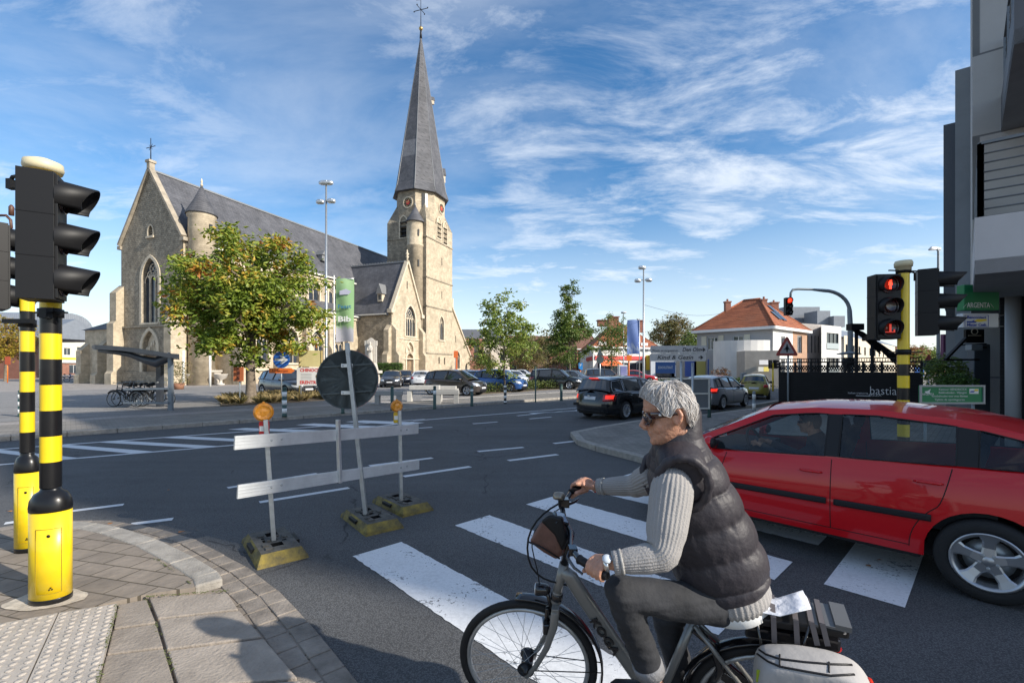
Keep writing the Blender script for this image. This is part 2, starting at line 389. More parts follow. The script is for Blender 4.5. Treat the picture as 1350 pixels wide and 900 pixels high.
# island corner on the right
isl=[G(757,575),G(766,586),G(790,594),G(845,608),G(905,628),ab(-2,8.1),ab(40,8.1),ab(40,60),uc(150,-30),uc(150,C0),G(994,542),G(935,550),G(842,559),G(790,568)]
slab('pavement',isl,-.02,.11,M_PAVE)
kb=MB()
run=[G(994,542),G(935,550),G(842,559),G(790,568),G(757,575),G(766,586),G(790,594),G(845,608),G(905,628),ab(-2,8.1),ab(12,8.1)]
for p,q in zip(run,run[1:]):
 ln=(q-p).length;k=max(1,round(ln));d=(q-p).normalized();nn=Vector((-d.y,d.x,0))
 for i in range(k):
  a=p+(q-p)*(i/k)+d*.005;b_=p+(q-p)*((i+1)/k)-d*.005
  kb.bar((a.x,a.y,.045),(b_.x,b_.y,.045),.2,.15)
kb.bar(uc(22,C0,.045),uc(120,C0,.045),.2,.15)
tag(kb.build('kerb',M_KERB,bevel=.012),kind='structure')
# near corner: gutter of pavers, raised kerb, slabs and the ribbed crossing plates
edge=[G(91,688),G(142,687.5),G(189,694),G(216,700),G(256,712),G(290,730),G(330,752),G(372,785),G(412,828),G(445,868),G(474,905),G(495,950),G(515,1010)]
pav=[uc(-60,C0),uc(-6,C0+.05),G(20,693)]+edge+[ab(3,-.35),ab(30,-.35),(-30,-30,0),uc(-60,-20)]
slab('pavement',pav,-.02,.012,M_SLAB2)
gt=MB()                                                                # two rows of gutter bricks
rowp=[uc(-3,C0+.02),G(20,693)]+edge
def offs(run,d):
 o=[]
 for i,p in enumerate(run):
  t=(run[min(i+1,len(run)-1)]-run[max(i-1,0)]).normalized();o.append(p+Vector((t.y,-t.x,0))*d)
 return o
def along(run,step):
 res=[];acc=0
 for p,q in zip(run,run[1:]):
  ln=(q-p).length;t=acc
  while t<ln: res.append((p+(q-p)*(t/ln),(q-p).normalized()));t += step
  acc=t-ln
 return res
random.seed(3)
for r in range(2):
 rr=offs(rowp,.07+r*.145)
 for p,d in along(rr,.215):
  rot=Matrix.Rotation(math.atan2(d.y,d.x)+random.uniform(-.02,.02),3,'Z')
  gt.box((p.x,p.y,-.005+random.uniform(-.002,.002)),(.205,.135,.05),rot)
tag(gt.build('gutter',mat('gutter bricks',(.215,.185,.155),.88,var=.35,vscale=5,bump=.5,bscale=60),bevel=.006),kind='structure')
kin=[G(0,697),G(60,694),G(96,695),G(130,698),G(160,704),G(208,720),G(256,744),G(288,764),G(294,775)]
kin_in=[G(0,712,.08),G(60,708,.08),G(90,705,.08),G(132,711,.08),G(165,722,.08),G(200,738,.08),G(230,758,.08),G(252,776,.08)]
kb=MB()
for i in range(1,len(kin)-1):
 p,q=kin[i],kin[i+1];d=(q-p).normalized();nn=Vector((d.y,-d.x,0))
 a,b_=p+d*.003+nn*.095,q-d*.003+nn*.095
 kb.bar((a.x,a.y,.03),(b_.x,b_.y,.03),.19,.10)
tag(kb.build('kerb',M_KERB,bevel=.018,bseg=3),kind='structure')
up=[uc(-60,C0-.1),uc(-3,C0-.12)]+[Vector((p.x,p.y,0)) for p in offs(kin,.19)[1:]]+[G(193,783,.07),G(120,800,.07),G(0,830,.07),G(-200,880,.07),(-30,2,0),uc(-60,2)]
slab('pavement',[(p[0],p[1]) for p in up],-.01,.072,M_SLAB2)
# big slabs of the dropped kerb, and the blistered plates
sl=MB()
def quadslab(b,pts,z0,z1): b.prism([(p.x,p.y) for p in pts],(0,0,z0),(1,0,0),(0,1,0),(0,0,z1-z0))
Z=.045
quadslab(sl,[G(196,786,Z),G(300,781,Z),G(314,802,Z),G(208,814,Z)],.0,Z)
quadslab(sl,[G(209,816,Z),G(316,804,Z),G(345,838,Z),G(220,854,Z)],.0,Z)
quadslab(sl,[G(221,857,Z),G(348,841,Z),G(392,892,Z),G(236,905,Z)],.0,Z)
quadslab(sl,[G(237,909,Z),G(395,896,Z),G(440,960,Z),G(260,975,Z)],.0,Z)
tag(sl.build('kerb',mat('pale slabs',(.31,.265,.22),.85,var=.2,vscale=5,bump=.5,bscale=50),bevel=.008,fixn=True),kind='structure')
sl=MB()
quadslab(sl,[G(156,797,Z),G(193,790,Z),G(205,820,Z),G(150,828,Z)],0,Z+.004)
quadslab(sl,[G(149,830,Z),G(206,822,Z),G(215,852,Z),G(141,862,Z)],0,Z+.002)
quadslab(sl,[G(140,864,Z),G(216,855,Z),G(231,905,Z),G(128,912,Z)],0,Z+.004)
tag(sl.build('paving_strip',mat('slab strip',(.265,.225,.185),.88,var=.2,vscale=5,bump=.5,bscale=50),bevel=.008,fixn=True),kind='structure')
tp=MB();zp=.078
q=[G(78,807,zp),G(154,795,zp),G(122,925,zp),G(18,940,zp)]
q2=[G(-90,838,zp),G(76,807.5,zp),G(15,940,zp),G(-260,985,zp)]
for Q in (q,q2):
 quadslab(tp,Q,.0,zp)
 e1,e2=(Q[1]-Q[0]),(Q[3]-Q[0]);n1,n2=int(e1.length/.058),int(e2.length/.058)
 for i in range(n1):
  for j in range(n2):
   u,v=(i+.5)/n1,(j+.5)/n2
   p=Q[0]*(1-u)*(1-v)+Q[1]*u*(1-v)+Q[2]*u*v+Q[3]*(1-u)*v
   tp.lathe([(.021,0),(.017,.005),(.0001,.006)],(p.x,p.y,zp),8)
tag(tp.build('tactile_paving',mat('blister plate',(.42,.375,.325),.8,var=.16,vscale=8,bump=.4,bscale=90),fixn=True),kind='structure')
# moss in the joints
ms=MB()
for p,q,k in ((G(192,788,Z),G(238,915,Z),26),(G(154,796,zp),G(124,915,zp),22),(G(190,786,.07),G(300,778,.05),16),(G(290,732),G(480,912),60),(G(205,735,.08),G(252,770,.08),10)):
 for i in range(k*7):
  t=random.random();c=p+(q-p)*t+Vector((random.gauss(0,.008),random.gauss(0,.008),0))
  if noise.noise(c*3)<-.12: continue
  s=random.uniform(.002,.0055);ms.ball((c.x,c.y,c.z+.001),s,5,0,(1.4,1.1,.5))
tag(ms.build('moss',mat('moss',(.085,.10,.03),.95,var=.4,vscale=30)),'green moss growing in the joints of the near pavement',kind='stuff')

# ---------------------------------------------------------------- painted markings, each 4 mm above the asphalt
def paint(name,wear=.42,c=(.72,.73,.74)):
 m=bpy.data.materials.new(name);m.use_nodes=True;nt=m.node_tree;b=nt.nodes['Principled BSDF'];l=nt.links.new
 b.inputs['Roughness'].default_value=.65;t=nd(nt,'ShaderNodeTexCoord')
 n=nd(nt,'ShaderNodeTexNoise');n.inputs['Scale'].default_value=26;n.inputs['Detail'].default_value=9;n.inputs['Roughness'].default_value=.78;l(t.outputs['Object'],n.inputs['Vector'])
 n2=nd(nt,'ShaderNodeTexNoise');n2.inputs['Scale'].default_value=2.1;n2.inputs['Detail'].default_value=4;l(t.outputs['Object'],n2.inputs['Vector'])
 ad=nd(nt,'ShaderNodeMath',operation='MULTIPLY_ADD');l(n2.outputs[0],ad.inputs[0]);ad.inputs[1].default_value=.45;l(n.outputs[0],ad.inputs[2])
 r=nd(nt,'ShaderNodeValToRGB');r.color_ramp.elements[0].position=wear+.14;r.color_ramp.elements[1].position=wear+.20
 r.color_ramp.elements[0].color=(.11,.11,.115,1);r.color_ramp.elements[1].color=(*c,1)
 e=r.color_ramp.elements.new(wear+.42);e.color=tuple(x*.80 for x in c)+(1,)
 l(ad.outputs[0],r.inputs[0]);l(r.outputs[0],b.inputs['Base Color'])
 return m
M_PAINT=paint('road paint',.45);M_PAINT2=paint('lane paint',.30)
def mark(pts,m=M_PAINT,z=.004): return sheet('road_marking',pts,m,z)
def zebra(b,a0,a1,w=.50):
 # slightly ragged long edges
 random.seed(int(b*100));n=60;e1=[];e2=[]
 for i in range(n+1):
  a=a0+(a1-a0)*i/n;e1.append(ab(a,b+random.uniform(-.006,.006)));e2.append(ab(a,b+w+random.uniform(-.006,.006)))
 mark(e1+e2[::-1])
S_=1.0588
for b,a0,a1 in ((1.90,-4.20,-1.26),(3.12,-4.22,-1.26),(4.28,-4.22,-1.26),(5.44,-4.22,-1.20),(6.60,-4.22,-1.2)): zebra(b,a0,a1,.52)
st=[G(1086,770),G(1193,801),G(1227,742),G(1143,720)]
mark([st[0],st[1],st[1]+B*3.3,st[0]+B*3.3])
# main road: chevron area on the left and lane dashes
def line(p,q,w,m=M_PAINT2):
 d=(q-p).normalized();n=Vector((-d.y,d.x,0))*w/2;mark([p-n,q-n,q+n,p+n],m)
L1a,L1b=G(-60,596.5),G(320,569);L2a,L2b=G(-60,617.5),G(310,586.5)
line(L1a,L1b,.13);line(L2a,L2b,.13)
line(L1b,G(560,552.5),.13);line(L2b,G(545,556),.13)
line(G(545,554.5),G(760,537.5),.13)
def lerp(a,b,t): return a+(b-a)*t
def on1(px): t=(px+60)/380;return G(px,596.5+(569-596.5)*t)
def on2(px): t=(px+60)/370;return G(px,617.5+(586.5-617.5)*t)
for x1a,x1b,x2a,x2b in ((-25,-2,75,105),(62,88,175,205),(128,158,262,290),(212,240,345,372)):
 mark([on1(x1a),on1(x1b),on2(x2b),on2(x2a)],M_PAINT2,.0045)
for a_,b_,c_,d_ in ((300,566,448,571),(390,560,500,565),(455,556,560,560)):
 mark([G(a_,b_),G(a_+24,b_-2),G(c_,d_-3),G(c_-24,d_)],M_PAINT2,.0045)
for x0,y0,x1,y1 in ((300,643,418,624),(342,662,460,643),(487,614,570,603.5),(532,628,620,615),(630,595,690,589.5),(670,607,735,599),(91,674,163,665),(172,691,228,684),
                       (6,690,40,685),(730,584.5,757,581.5),(623,558.5,656,556),(698,552,727,549.5),(682,548,742,541.5),(540,565,570,563),(738,542.5,758,541)):
 line(G(x0,y0),G(x1,y1),.13 if y0<640 else .11)
line(G(700,545),G(790,539),.3)
line(G(800,575,.11) ,G(880,565,.11),.1)
# fallen leaves on the asphalt and the corner
lf=MB()
for px,py in [(222,646),(145,690),(1145,745),(1160,738),(110,691),(172,706),(185,722),(207,717),(20,703),(52,700),(75,700),(60,690),(13,674),(170,872),(90,816),(560,670),(240,701),(130,705)]:
 p=G(px,py,.02);r=random.uniform(.02,.04);a=random.uniform(0,6)
 pts=[(p.x+r*k*math.cos(a+t),p.y+r*.6*k*math.sin(a+t),p.z+.012*random.random()) for t,k in ((0,1.3),(1,.9),(2,.8),(3.1,1.2),(4.2,.8),(5.3,.9))]
 lf.poly(pts)
tag(lf.build('fallen_leaves',mat('dry leaf',(.26,.11,.03),.8,var=.4,vscale=9)),'brown autumn leaves fallen on the road and the near pavement',kind='stuff')
# ================================================================ the church
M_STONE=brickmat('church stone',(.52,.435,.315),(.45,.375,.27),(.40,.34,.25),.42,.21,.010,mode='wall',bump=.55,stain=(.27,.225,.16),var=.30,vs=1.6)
M_STONED=brickmat('darker stone',(.37,.315,.235),(.27,.23,.172),(.19,.163,.125),.40,.20,.016,mode='wall',bump=.8,stain=(.13,.11,.085),var=.4,vs=2)  # darker copy of the church stone: west-facing walls, broaches, bands
M_ASHLAR=mat('pale dressed stone',(.56,.48,.36),.85,var=.18,vscale=2.5,bump=.3,bscale=25)
M_SLATE=brickmat('roof slate',(.115,.115,.125),(.085,.087,.097),(.045,.045,.05),.35,.22,.012,mode='wall',bump=.45,var=.35,vs=.5,rough=.6)
M_SLATE2=brickmat('pale slate patch',(.20,.20,.21),(.17,.17,.18),(.09,.09,.09),.35,.22,.012,mode='wall',bump=.4,var=.2,rough=.6)
M_CGLASS=mat('leaded glass',(.035,.045,.06),.18,var=.5,vscale=2.5,bump=.15,bscale=9)
M_LOUV=mat('belfry louvres',(.03,.032,.035),.7)
M_OAK=mat('oak door',(.24,.165,.10),.7,var=.25,vscale=3)
M_LEAD=mat('lead',(.22,.225,.23),.5,.3)
CO=Vector((-32.2,44.5,.115));CE1=Vector((.358,.934,0)).normalized();CRZ=math.atan2(CE1.y,CE1.x)
CE2=Vector((-CE1.y,CE1.x,0))
church=thing('church','gothic church of pale stone with tall slate spire and steep slate roofs behind the square','church',CO,CRZ)
CM=ROOTM[church.name];CMi=CM.inverted()
def ray(px,py): return Vector(((px-675)/600,1,(485-py)/600))
def cy(px,py,y):          # survey a point on the church plane y = const: returns local (x, z)
 o=CMi @ Vector((0,0,EYE));d=CMi.to_3x3() @ ray(px,py);t=(y-o.y)/d.y;p=o+d*t;return p.x,p.z
def cx(px,py,x):
 o=CMi @ Vector((0,0,EYE));d=CMi.to_3x3() @ ray(px,py);t=(x-o.x)/d.x;p=o+d*t;return p.y,p.z
def cb(): return MB()
def cbuild(b,name,m,parent=None,**k):
 o=b.build(name,m,parent or church,world=False,**k);return o
def wall_open(b,outline,holes,org,ux,n,depth=.35,thick=None,m=0):
 """a wall face in the plane (ux, z) with real openings and reveals going in; n points outward"""
 org=Vector(org);ux=Vector(ux);n=Vector(n);uz=Vector((0,0,1))
 loops=[outline]+list(holes);P=[p for lp in loops for p in lp]
 tri=tessellate_polygon([[Vector((p[0],p[1],0)) for p in lp] for lp in loops])
 vs=[org+ux*p[0]+uz*p[1] for p in P];fs=[]
 for t in tri:
  nn=(vs[t[1]]-vs[t[0]]).cross(vs[t[2]]-vs[t[0]]);fs.append(tuple(t) if nn.dot(n)>0 else tuple(t[::-1]))
 b.add(vs,fs,m)
 for lp in holes:
  k=len(lp);v2=[org+ux*p[0]+uz*p[1] for p in lp];v3=[p-n*depth for p in v2]
  c=sum(v2,Vector())/k
  for i in range(k):
   j=(i+1) % k;f=[v2[i],v2[j],v3[j],v3[i]]
   nn=(f[1]-f[0]).cross(f[2]-f[0])
   if nn.dot(c-(f[0]+f[1])/2)<0: f=f[::-1]
   b.poly(f,m)
def ring(b,outer,inner,org,ux,d,m=0):
 """a frame: polygon minus inner polygon, thickened by d"""
 b.prism(outer,org,ux,(0,0,1),d,m,[inner])
def win_gothic(parent,hole,org,ux,n,depth=.3,lights=3,frame=.28,mat_=None,name='window',tracery=True):
 """stone surround and mullions with the glass behind them"""
 org=Vector(org);ux=Vector(ux);n=Vector(n)
 b=MB();ring(b,grow(hole,frame),grow(hole,.001),org+n*.0,ux,n*.07)
 fr=cbuild(b,name,M_ASHLAR,parent,fixn=True)
 g=MB();g.prism(grow(hole,-.01),org-n*depth,ux,(0,0,1),n*.03);gl=cbuild(g,'pane',M_CGLASS,fr,fixn=True)
 xs=[p[0] for p in hole];zs=[p[1] for p in hole];x0,x1,z0,z1=min(xs),max(xs),min(zs),max(zs);w=x1-x0;zsp=z1-min(w*.8,(z1-z0)*.5)
 t=MB();oo=org-n*(depth-.06);mw=max(.06,w*.035)
 for i in range(1,lights):
  xx=x0+w*i/lights;t.prism(rect(xx-mw/2,xx+mw/2,z0,zsp+w*.12),oo,ux,(0,0,1),n*.14)
 if tracery:
  lw=w/lights
  for i in range(lights):
   c=x0+lw*(i+.5);a=arch(c,lw/2-mw/2,zsp-lw*.6,zsp+lw*.35,5);a2=arch(c,lw/2-mw*1.4,zsp-lw*.6,zsp+lw*.35-mw,5)
   pts=[oo+ux*p[0]+Vector((0,0,p[1]))+n*.07 for p in a[1:]]+[oo+ux*a[0][0]+Vector((0,0,a[0][1]))+n*.07]
   t.path(pts,mw*.55,5,caps=False)
  cxm=(x0+x1)/2;rr=w*.19
  for k,(dx_,dz_) in enumerate(((0,w*.34),(-w*.2,w*.10),(w*.2,w*.10))):
   rad=rr*(1.0 if k == 0 else .72);cz=zsp+dz_+lw*.15
   pts=[oo+ux*(cxm+dx_+rad*math.cos(a))+Vector((0,0,cz+rad*math.sin(a)))+n*.07 for a in [2*math.pi*q/12 for q in range(12)]]
   t.path(pts,mw*.5,5,closed=True)
   for q in range(4):
    a=math.pi/4+q*math.pi/2;p0=oo+ux*(cxm+dx_)+Vector((0,0,cz))+n*.07
    t.tube(p0,p0+ux*rad*math.cos(a)+Vector((0,0,rad*math.sin(a))),mw*.35,n=5)
 else:
  for i in range(1,4):
   zz_=z0+(z1-z0)*i/5;t.prism(rect(x0,x1,zz_-.02,zz_+.02),oo,ux,(0,0,1),n*.05)
 cbuild(t,'tracery',M_ASHLAR,fr)
 sl=MB();sl.prism(rect(x0-.2,x1+.2,z0-.22,z0-.02),org,ux,(0,0,1),n*.16);cbuild(sl,'sill',M_ASHLAR,fr)
 return fr
X=Vector((1,0,0));Y=Vector((0,1,0))
W,LN=9.6,39.0
_,ZE=cx(236,318,0);_,ZR=cx(192,228,0)
ZE,ZR=14.4,21.6
# --- west gable
yw0,z0_=cx(211,426,0);yw1,z1_=cx(186,338,0)
ywc=(cx(198,400,0)[0]);hw=1.25
wz0=cx(198,425,0)[1];wz1=cx(198,340,0)[1]
westw=arch(ywc,hw,wz0,wz1);slit=arch(W/2,.38,cx(193,312,0)[1],cx(193,298,0)[1])
dz1=cx(198,437,0)[1];tymp=arch(ywc,1.15,.4,dz1+.1)
b=cb();wall_open(b,[(0,-.2),(W,-.2),(W,ZE),(W/2,ZR),(0,ZE)],[westw,slit,tymp],(0,0,0),Y,-X,.5)
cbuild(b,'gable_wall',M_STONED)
win_gothic(church,westw,(0,0,0),Y,-X,.4,3,.34)
win_gothic(church,slit,(0,0,0),Y,-X,.3,1,.12,tracery=False)
b=cb();ring(b,grow(tymp,.35),grow(tymp,.001),(0,0,0),Y,-X*.12);b.prism(rect(ywc-1.15,ywc+1.15,dz1-2.4,dz1-2.1),(.3,0,0),Y,(0,0,1),-X*.3)
for k in range(5): b.ball((.15,ywc-.7+k*.35,dz1-1.5+.35*math.sin(k*1.3)),.18,8,sc=(.5,.7,1.6))
dr=cbuild(b,'portal',M_ASHLAR)
b=cb();b.prism(rect(ywc-1.1,ywc+1.1,.3,dz1-2.1),(.40,0,0),Y,(0,0,1),-X*.08);b.prism(grow(tymp,-.02),(.45,0,0),Y,(0,0,1),-X*.03,1)
cbuild(b,'door',[M_OAK,M_ASHLAR],fixn=True)
# coping of the gable, cross
b=cb()
for sgn in (0,1):
 p0=Vector((.0,0 if sgn == 0 else W,ZE));p1=Vector((.0,W/2,ZR+.1));o_=Vector((0,-.25 if sgn == 0 else .25,.28))
 b.bar(p0+o_*.6,p1+Vector((0,0,.22)),.55,.24,up=(0,0,1))
b.box((0,W/2,ZR+.45),(.5,.45,.9));b.box((0,W/2,ZR+1.0),(.7,.65,.25))
b.box((.1,-.1,ZE-.1),(.6,.6,.35));b.box((.1,W+.1,ZE-.1),(.6,.5,.35))
cbuild(b,'coping',mat('coping stone',(.33,.285,.22),.85,var=.3,vscale=1.5))
M_IRON=mat('wrought iron',(.03,.03,.035),.5,.6)
b=cb();c=Vector((0,W/2,ZR+1.1));b.tube(c,c+V(0,0,2.3),.05,.03,8);b.tube(c+V(0,-.7,1.4),c+V(0,.7,1.4),.035,n=8)
for q in range(8): a=q*math.pi/4;p=c+V(0,0,1.4);b.tube(p,p+V(0,.38*math.cos(a),.38*math.sin(a)),.02,n=6)
cbuild(b,'cross',M_IRON)
# buttresses of the west front (stepped, sloped tops)
def buttress(b,x0,x1,y0,y1,tiers):
 """tiers: list of (z_top, how far it reaches out) measured along -x (if x) ; sloped weatherings between"""
 pass
def butt(cyy,wdt,outs,axis='x',base=0.0,sgn=-1):
 b=cb();zprev=-.2
 for i,(zt,o_) in enumerate(outs):
  nxt=outs[i+1][1] if i+1<len(outs) else .0
  sl_=max(.3,(o_-nxt)*1.3)
  def P(out_,yy,z): return Vector((base+sgn*out_,yy,z)) if axis == 'x' else Vector((yy,base+sgn*out_,z))
  y0,y1=cyy-wdt/2,cyy+wdt/2
  vs=[P(-.15,y0,zprev),P(o_,y0,zprev),P(o_,y0,zt-sl_),P(nxt-.02 if nxt else-.15,y0,zt),P(-.15,y0,zt)]
  vs2=[p+(Vector((0,wdt,0)) if axis == 'x' else Vector((wdt,0,0))) for p in vs]
  b.add(vs+vs2,[(0,1,2,3,4),(9,8,7,6,5)]+[(i_,(i_+1) % 5,(i_+1) % 5+5,i_+5) for i_ in range(5)])
  # weathering slab
  zprev=zt
 return cbuild(b,'buttress',M_STONE,fixn=True)
butt(W+.1,1.1,[(1.4,1.15),(6.6,.95),(10.4,.7)]);butt(.2,1.0,[(1.2,1.6),(6.6,1.3),(9.6,.9)])
b=cb();b.box((-.06,W/2,.6),(.24,W,1.4));cbuild(b,'plinth',M_STONED);b=cb();b.box((-.08,W/2,cx(198,430,0)[1]),(.2,W,.18));cbuild(b,'string_course',M_STONED)
# --- nave
clz0,clz1=cy(413,408,0)[1],cy(413,372,0)[1]
holes=[];xs_=[8.0,12.4,16.8,20.4]
for x_ in xs_: holes.append(arch(x_,.95,10.6,13.6))
b=cb();wall_open(b,rect(.05,LN,-.2,ZE),holes,(0,0,0),X,-Y,.4);b.add([(.05,W,-.2),(LN,W,-.2),(LN,W,ZE),(.05,W,ZE)],[(3,2,1,0)])
b.add([(LN,0,-.2),(LN,W,-.2),(LN,W,ZE),(LN,W/2,ZR-.2),(LN,0,ZE)],[(0,1,2,3,4)])
cbuild(b,'nave_wall',M_STONE)
for h in holes: win_gothic(church,h,(0,0,0),X,-Y,.3,2,.22)
b=cb();ov=.35;sl=(ZR-ZE)/(W/2)
b.add([(.25,-ov,ZE-ov*sl+.15),(LN+.3,-ov,ZE-ov*sl+.15),(LN+.3,W/2,ZR+.15),(.25,W/2,ZR+.15),(.25,W+ov,ZE-ov*sl+.15),(LN+.3,W+ov,ZE-ov*sl+.15)],[(0,1,2,3),(3,2,5,4)])
b.add([(.25,-ov,ZE-ov*sl),(LN+.3,-ov,ZE-ov*sl),(LN+.3,W/2,ZR),(.25,W/2,ZR),(.25,W+ov,ZE-ov*sl),(LN+.3,W+ov,ZE-ov*sl)],[(3,2,1,0),(4,5,2,3),(0,1,1,0)][:2])
b.bar((.3,W/2,ZR+.2),(LN+.3,W/2,ZR+.2),.25,.18,1)
roof=cbuild(b,'roof',[M_SLATE,M_LEAD])
b=cb();b.bar((.3,-.45,ZE-.32),(LN,-.45,ZE-.32),.2,.2);b.bar((.3,-.12,ZE-.6),(LN,-.12,ZE-.6),.22,.35,1);cbuild(b,'gutter',[mat('pale gutter',(.6,.58,.52),.6),M_ASHLAR])
b=cb()                                                                 # small roof vents
for x_ in (19.5,):
 z_=cy(400,335,1.2)[1]
 yy=(z_-ZE)/sl;b.box((x_,yy-.3,z_+.25),(.8,.8,.9));b.add([(x_-.5,yy-.85,z_+.6),(x_+.5,yy-.85,z_+.6),(x_,yy-.85,z_+1.3),(x_-.5,yy+.5,z_+.6),(x_+.5,yy+.5,z_+.6),(x_,yy+.5,z_+1.3)],[(0,1,2),(0,2,5,3),(1,4,5,2)])
cbuild(b,'roof_dormer',M_LEAD)
# --- aisle with its own windows and buttresses
AY,AX0,AX1=-2.65,3.2,22.2;AZ=8.9
hol=[arch(x_,1.05,2.3,6.4) for x_ in (6.4,10.6,14.6,18.2)]+[arch(20.9,.45,2.6,4.2)]
b=cb();wall_open(b,rect(AX0,AX1,-.2,AZ),hol,(0,AY,0),X,-Y,.4)
b.add([(AX0,AY,-.2),(AX0,0,-.2),(AX0,0,AZ+1.6),(AX0,AY,AZ)],[(0,3,2,1)]);cbuild(b,'aisle_wall',M_STONE)
for h in hol[:4]: win_gothic(church,h,(0,AY,0),X,-Y,.3,3,.25)
win_gothic(church,hol[4],(0,AY,0),X,-Y,.3,2,.15,tracery=False)
b=cb();b.add([(AX0-.2,AY-.35,AZ),(AX1,AY-.35,AZ),(AX1,0,AZ+1.8),(AX0-.2,0,AZ+1.8),(AX0-.2,AY-.35,AZ-.15),(AX1,AY-.35,AZ-.15)],[(0,1,2,3),(4,5,1,0),(0,3,4)]);cbuild(b,'aisle_roof',M_SLATE)
b=cb();b.bar((AX0,AY-.4,AZ-.1),(AX1,AY-.4,AZ-.1),.18,.18);b.bar((AX0,AY-.1,AZ-.45),(AX1,AY-.1,AZ-.45),.2,.3,1);b.bar((AX0,AY-.08,1.5),(AX1,AY-.08,1.5),.16,.2,1);cbuild(b,'gutter',[mat('pale gutter',(.6,.58,.52),.6),M_ASHLAR])
for x_ in (3.6,8.5,12.6,16.4,19.8): butt(x_,.8,[(1.4,1.3),(4.6,1.1),(7.6,.7)],'y',AY)
# --- stair turret beside the west gable
tcx,tcy=1.35,-.75;trx=1.15;tz=cy(262,281,tcy)[1];tap=cy(262,243,tcy)[1]
b=cb();b.lathe([(trx,-.2),(trx,tz-.5),(trx+.12,tz-.35),(trx+.12,tz)],(tcx,tcy,0),28);tw=cbuild(b,'stair_turret',M_STONE)
b=cb();b.lathe([(trx+.24,tz-.15),(trx+.22,tz),(trx*.58,tz+(tap-tz)*.48),(.05,tap)],(tcx,tcy,0),28);cbuild(b,'cone_roof',M_SLATE,tw)
b=cb();b.lathe([(.1,0),(.14,.15),(.05,.3),(.11,.45),(.02,.8)],(tcx,tcy,tap-.1),8);cbuild(b,'finial',M_ASHLAR,tw)
b=cb()
for a in (-.4,-1.5): b.box((tcx+(trx-.05)*math.cos(a),tcy+(trx-.05)*math.sin(a),tz-1.6),(.3,.3,.9),Matrix.Rotation(a,3,'Z'))
cbuild(b,'turret_slit',M_LOUV,tw)
# --- annex at the north west corner
b=cb();b.box((3.0,W+3.7,3.0),(5.0,7.4,5.8));cbuild(b,'side_chapel_wall',M_STONE)
b=cb();b.add([(.3,W-.1,5.9),(.3,W+7.7,5.9),(6,W+7.7,5.9),(6,W-.1,5.9),(2.4,W+.0,7.9),(4,W+.0,7.9)],[(0,1,4),(1,2,5,4),(2,3,5),(3,2,1,0)]);cbuild(b,'side_chapel_roof',M_SLATE,fixn=True)
butt(W+7.0,.9,[(1.2,1.0),(4.6,.8)],base=.5);butt(W+3.6,.9,[(1.2,1.2),(4.9,1.0)],base=.5)
# --- south transept
TX0,TX1,TY=22.2,29.6,-8.35;TM=(TX0+TX1)/2;TE=cy(517,410,TY)[1];TA=cy(538,347,TY)[1]
dcx,dz0=cy(540,494,TY);dwh=.85;dzt=cy(540,466,TY)[1]
gwx,gz0=cy(541,443,TY);gz1=cy(541,403,TY)[1];gw=arch(gwx,1.25,gz0,gz1)
dtop=cy(540,451,TY)[1]
door=arch(dcx,dwh,.1,dzt,k=.6);ty2=arch(dcx,.85,dzt+.25,dtop)
sl1=rect(TM-.12,TM+.12,cy(541,382,TY)[1],cy(541,372,TY)[1])
b=cb();wall_open(b,[(TX0,-.2),(TX1,-.2),(TX1,TE),(TM,TA),(TX0,TE)],[gw,door,ty2,sl1],(0,TY,0),X,-Y,.4);cbuild(b,'transept_gable',M_STONE)
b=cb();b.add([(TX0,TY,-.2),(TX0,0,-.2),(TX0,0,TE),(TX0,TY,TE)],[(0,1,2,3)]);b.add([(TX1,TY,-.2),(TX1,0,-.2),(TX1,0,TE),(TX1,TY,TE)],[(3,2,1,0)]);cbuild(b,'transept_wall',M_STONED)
win_gothic(church,gw,(0,TY,0),X,-Y,.3,4,.3)
b=cb();b.prism(grow(door,-.01),(0,TY+.35,0),X,(0,0,1),(0,-.08,0));ds=cbuild(b,'door',M_OAK,fixn=True)
b=cb();b.tube((dcx+.1,TY+.22,1.2),(dcx+.1,TY+.22,1.35),.03,n=6);b.prism(rect(dcx-.015,dcx+.015,.1,dzt-.1),(0,TY+.27,0),X,(0,0,1),(0,-.01,0));cbuild(b,'door_handle',M_IRON,ds)
b=cb();ring(b,grow(door,.28),grow(door,.001),(0,TY,0),X,(0,-.12,0));ring(b,grow(ty2,.24),grow(ty2,.001),(0,TY,0),X,(0,-.12,0));b.prism(grow(ty2,-.01),(0,TY+.3,0),X,(0,0,1),(0,-.06,0))
for k in range(5): b.ball((dcx-.5+k*.25,TY+.12,dzt+.8+.2*math.sin(k*1.7)),.13,8,sc=(.8,.5,1.9))
cbuild(b,'portal',M_ASHLAR,fixn=True)
b=cb()
b.prism(rect(TX0-.05,TX1+.05,2.95,3.12),(0,TY,0),X,(0,0,1),(0,-.14,0));b.prism(rect(TX0-.05,TX1+.05,-.1,.75),(0,TY,0),X,(0,0,1),(0,-.12,0))
b.prism(rect(TX0-.05,TX1+.05,gz0-.55,gz0-.4),(0,TY,0),X,(0,0,1),(0,-.13,0))
cbuild(b,'string_course',M_ASHLAR)
b=cb();tsl=(TA-TE)/(TX1-TM)
b.add([(TX0-.35,TY+.3,TE-.35*tsl+.12),(TX0-.35,W/2,TE-.35*tsl+.12),(TM,W/2,TA+.12),(TM,TY+.3,TA+.12),(TX1+.35,TY+.3,TE-.35*tsl+.12),(TX1+.35,W/2,TE-.35*tsl+.12)],[(0,3,2,1),(3,4,5,2)])
b.bar((TM,TY+.3,TA+.2),(TM,W/2-1,TA+.2),.25,.2,1)
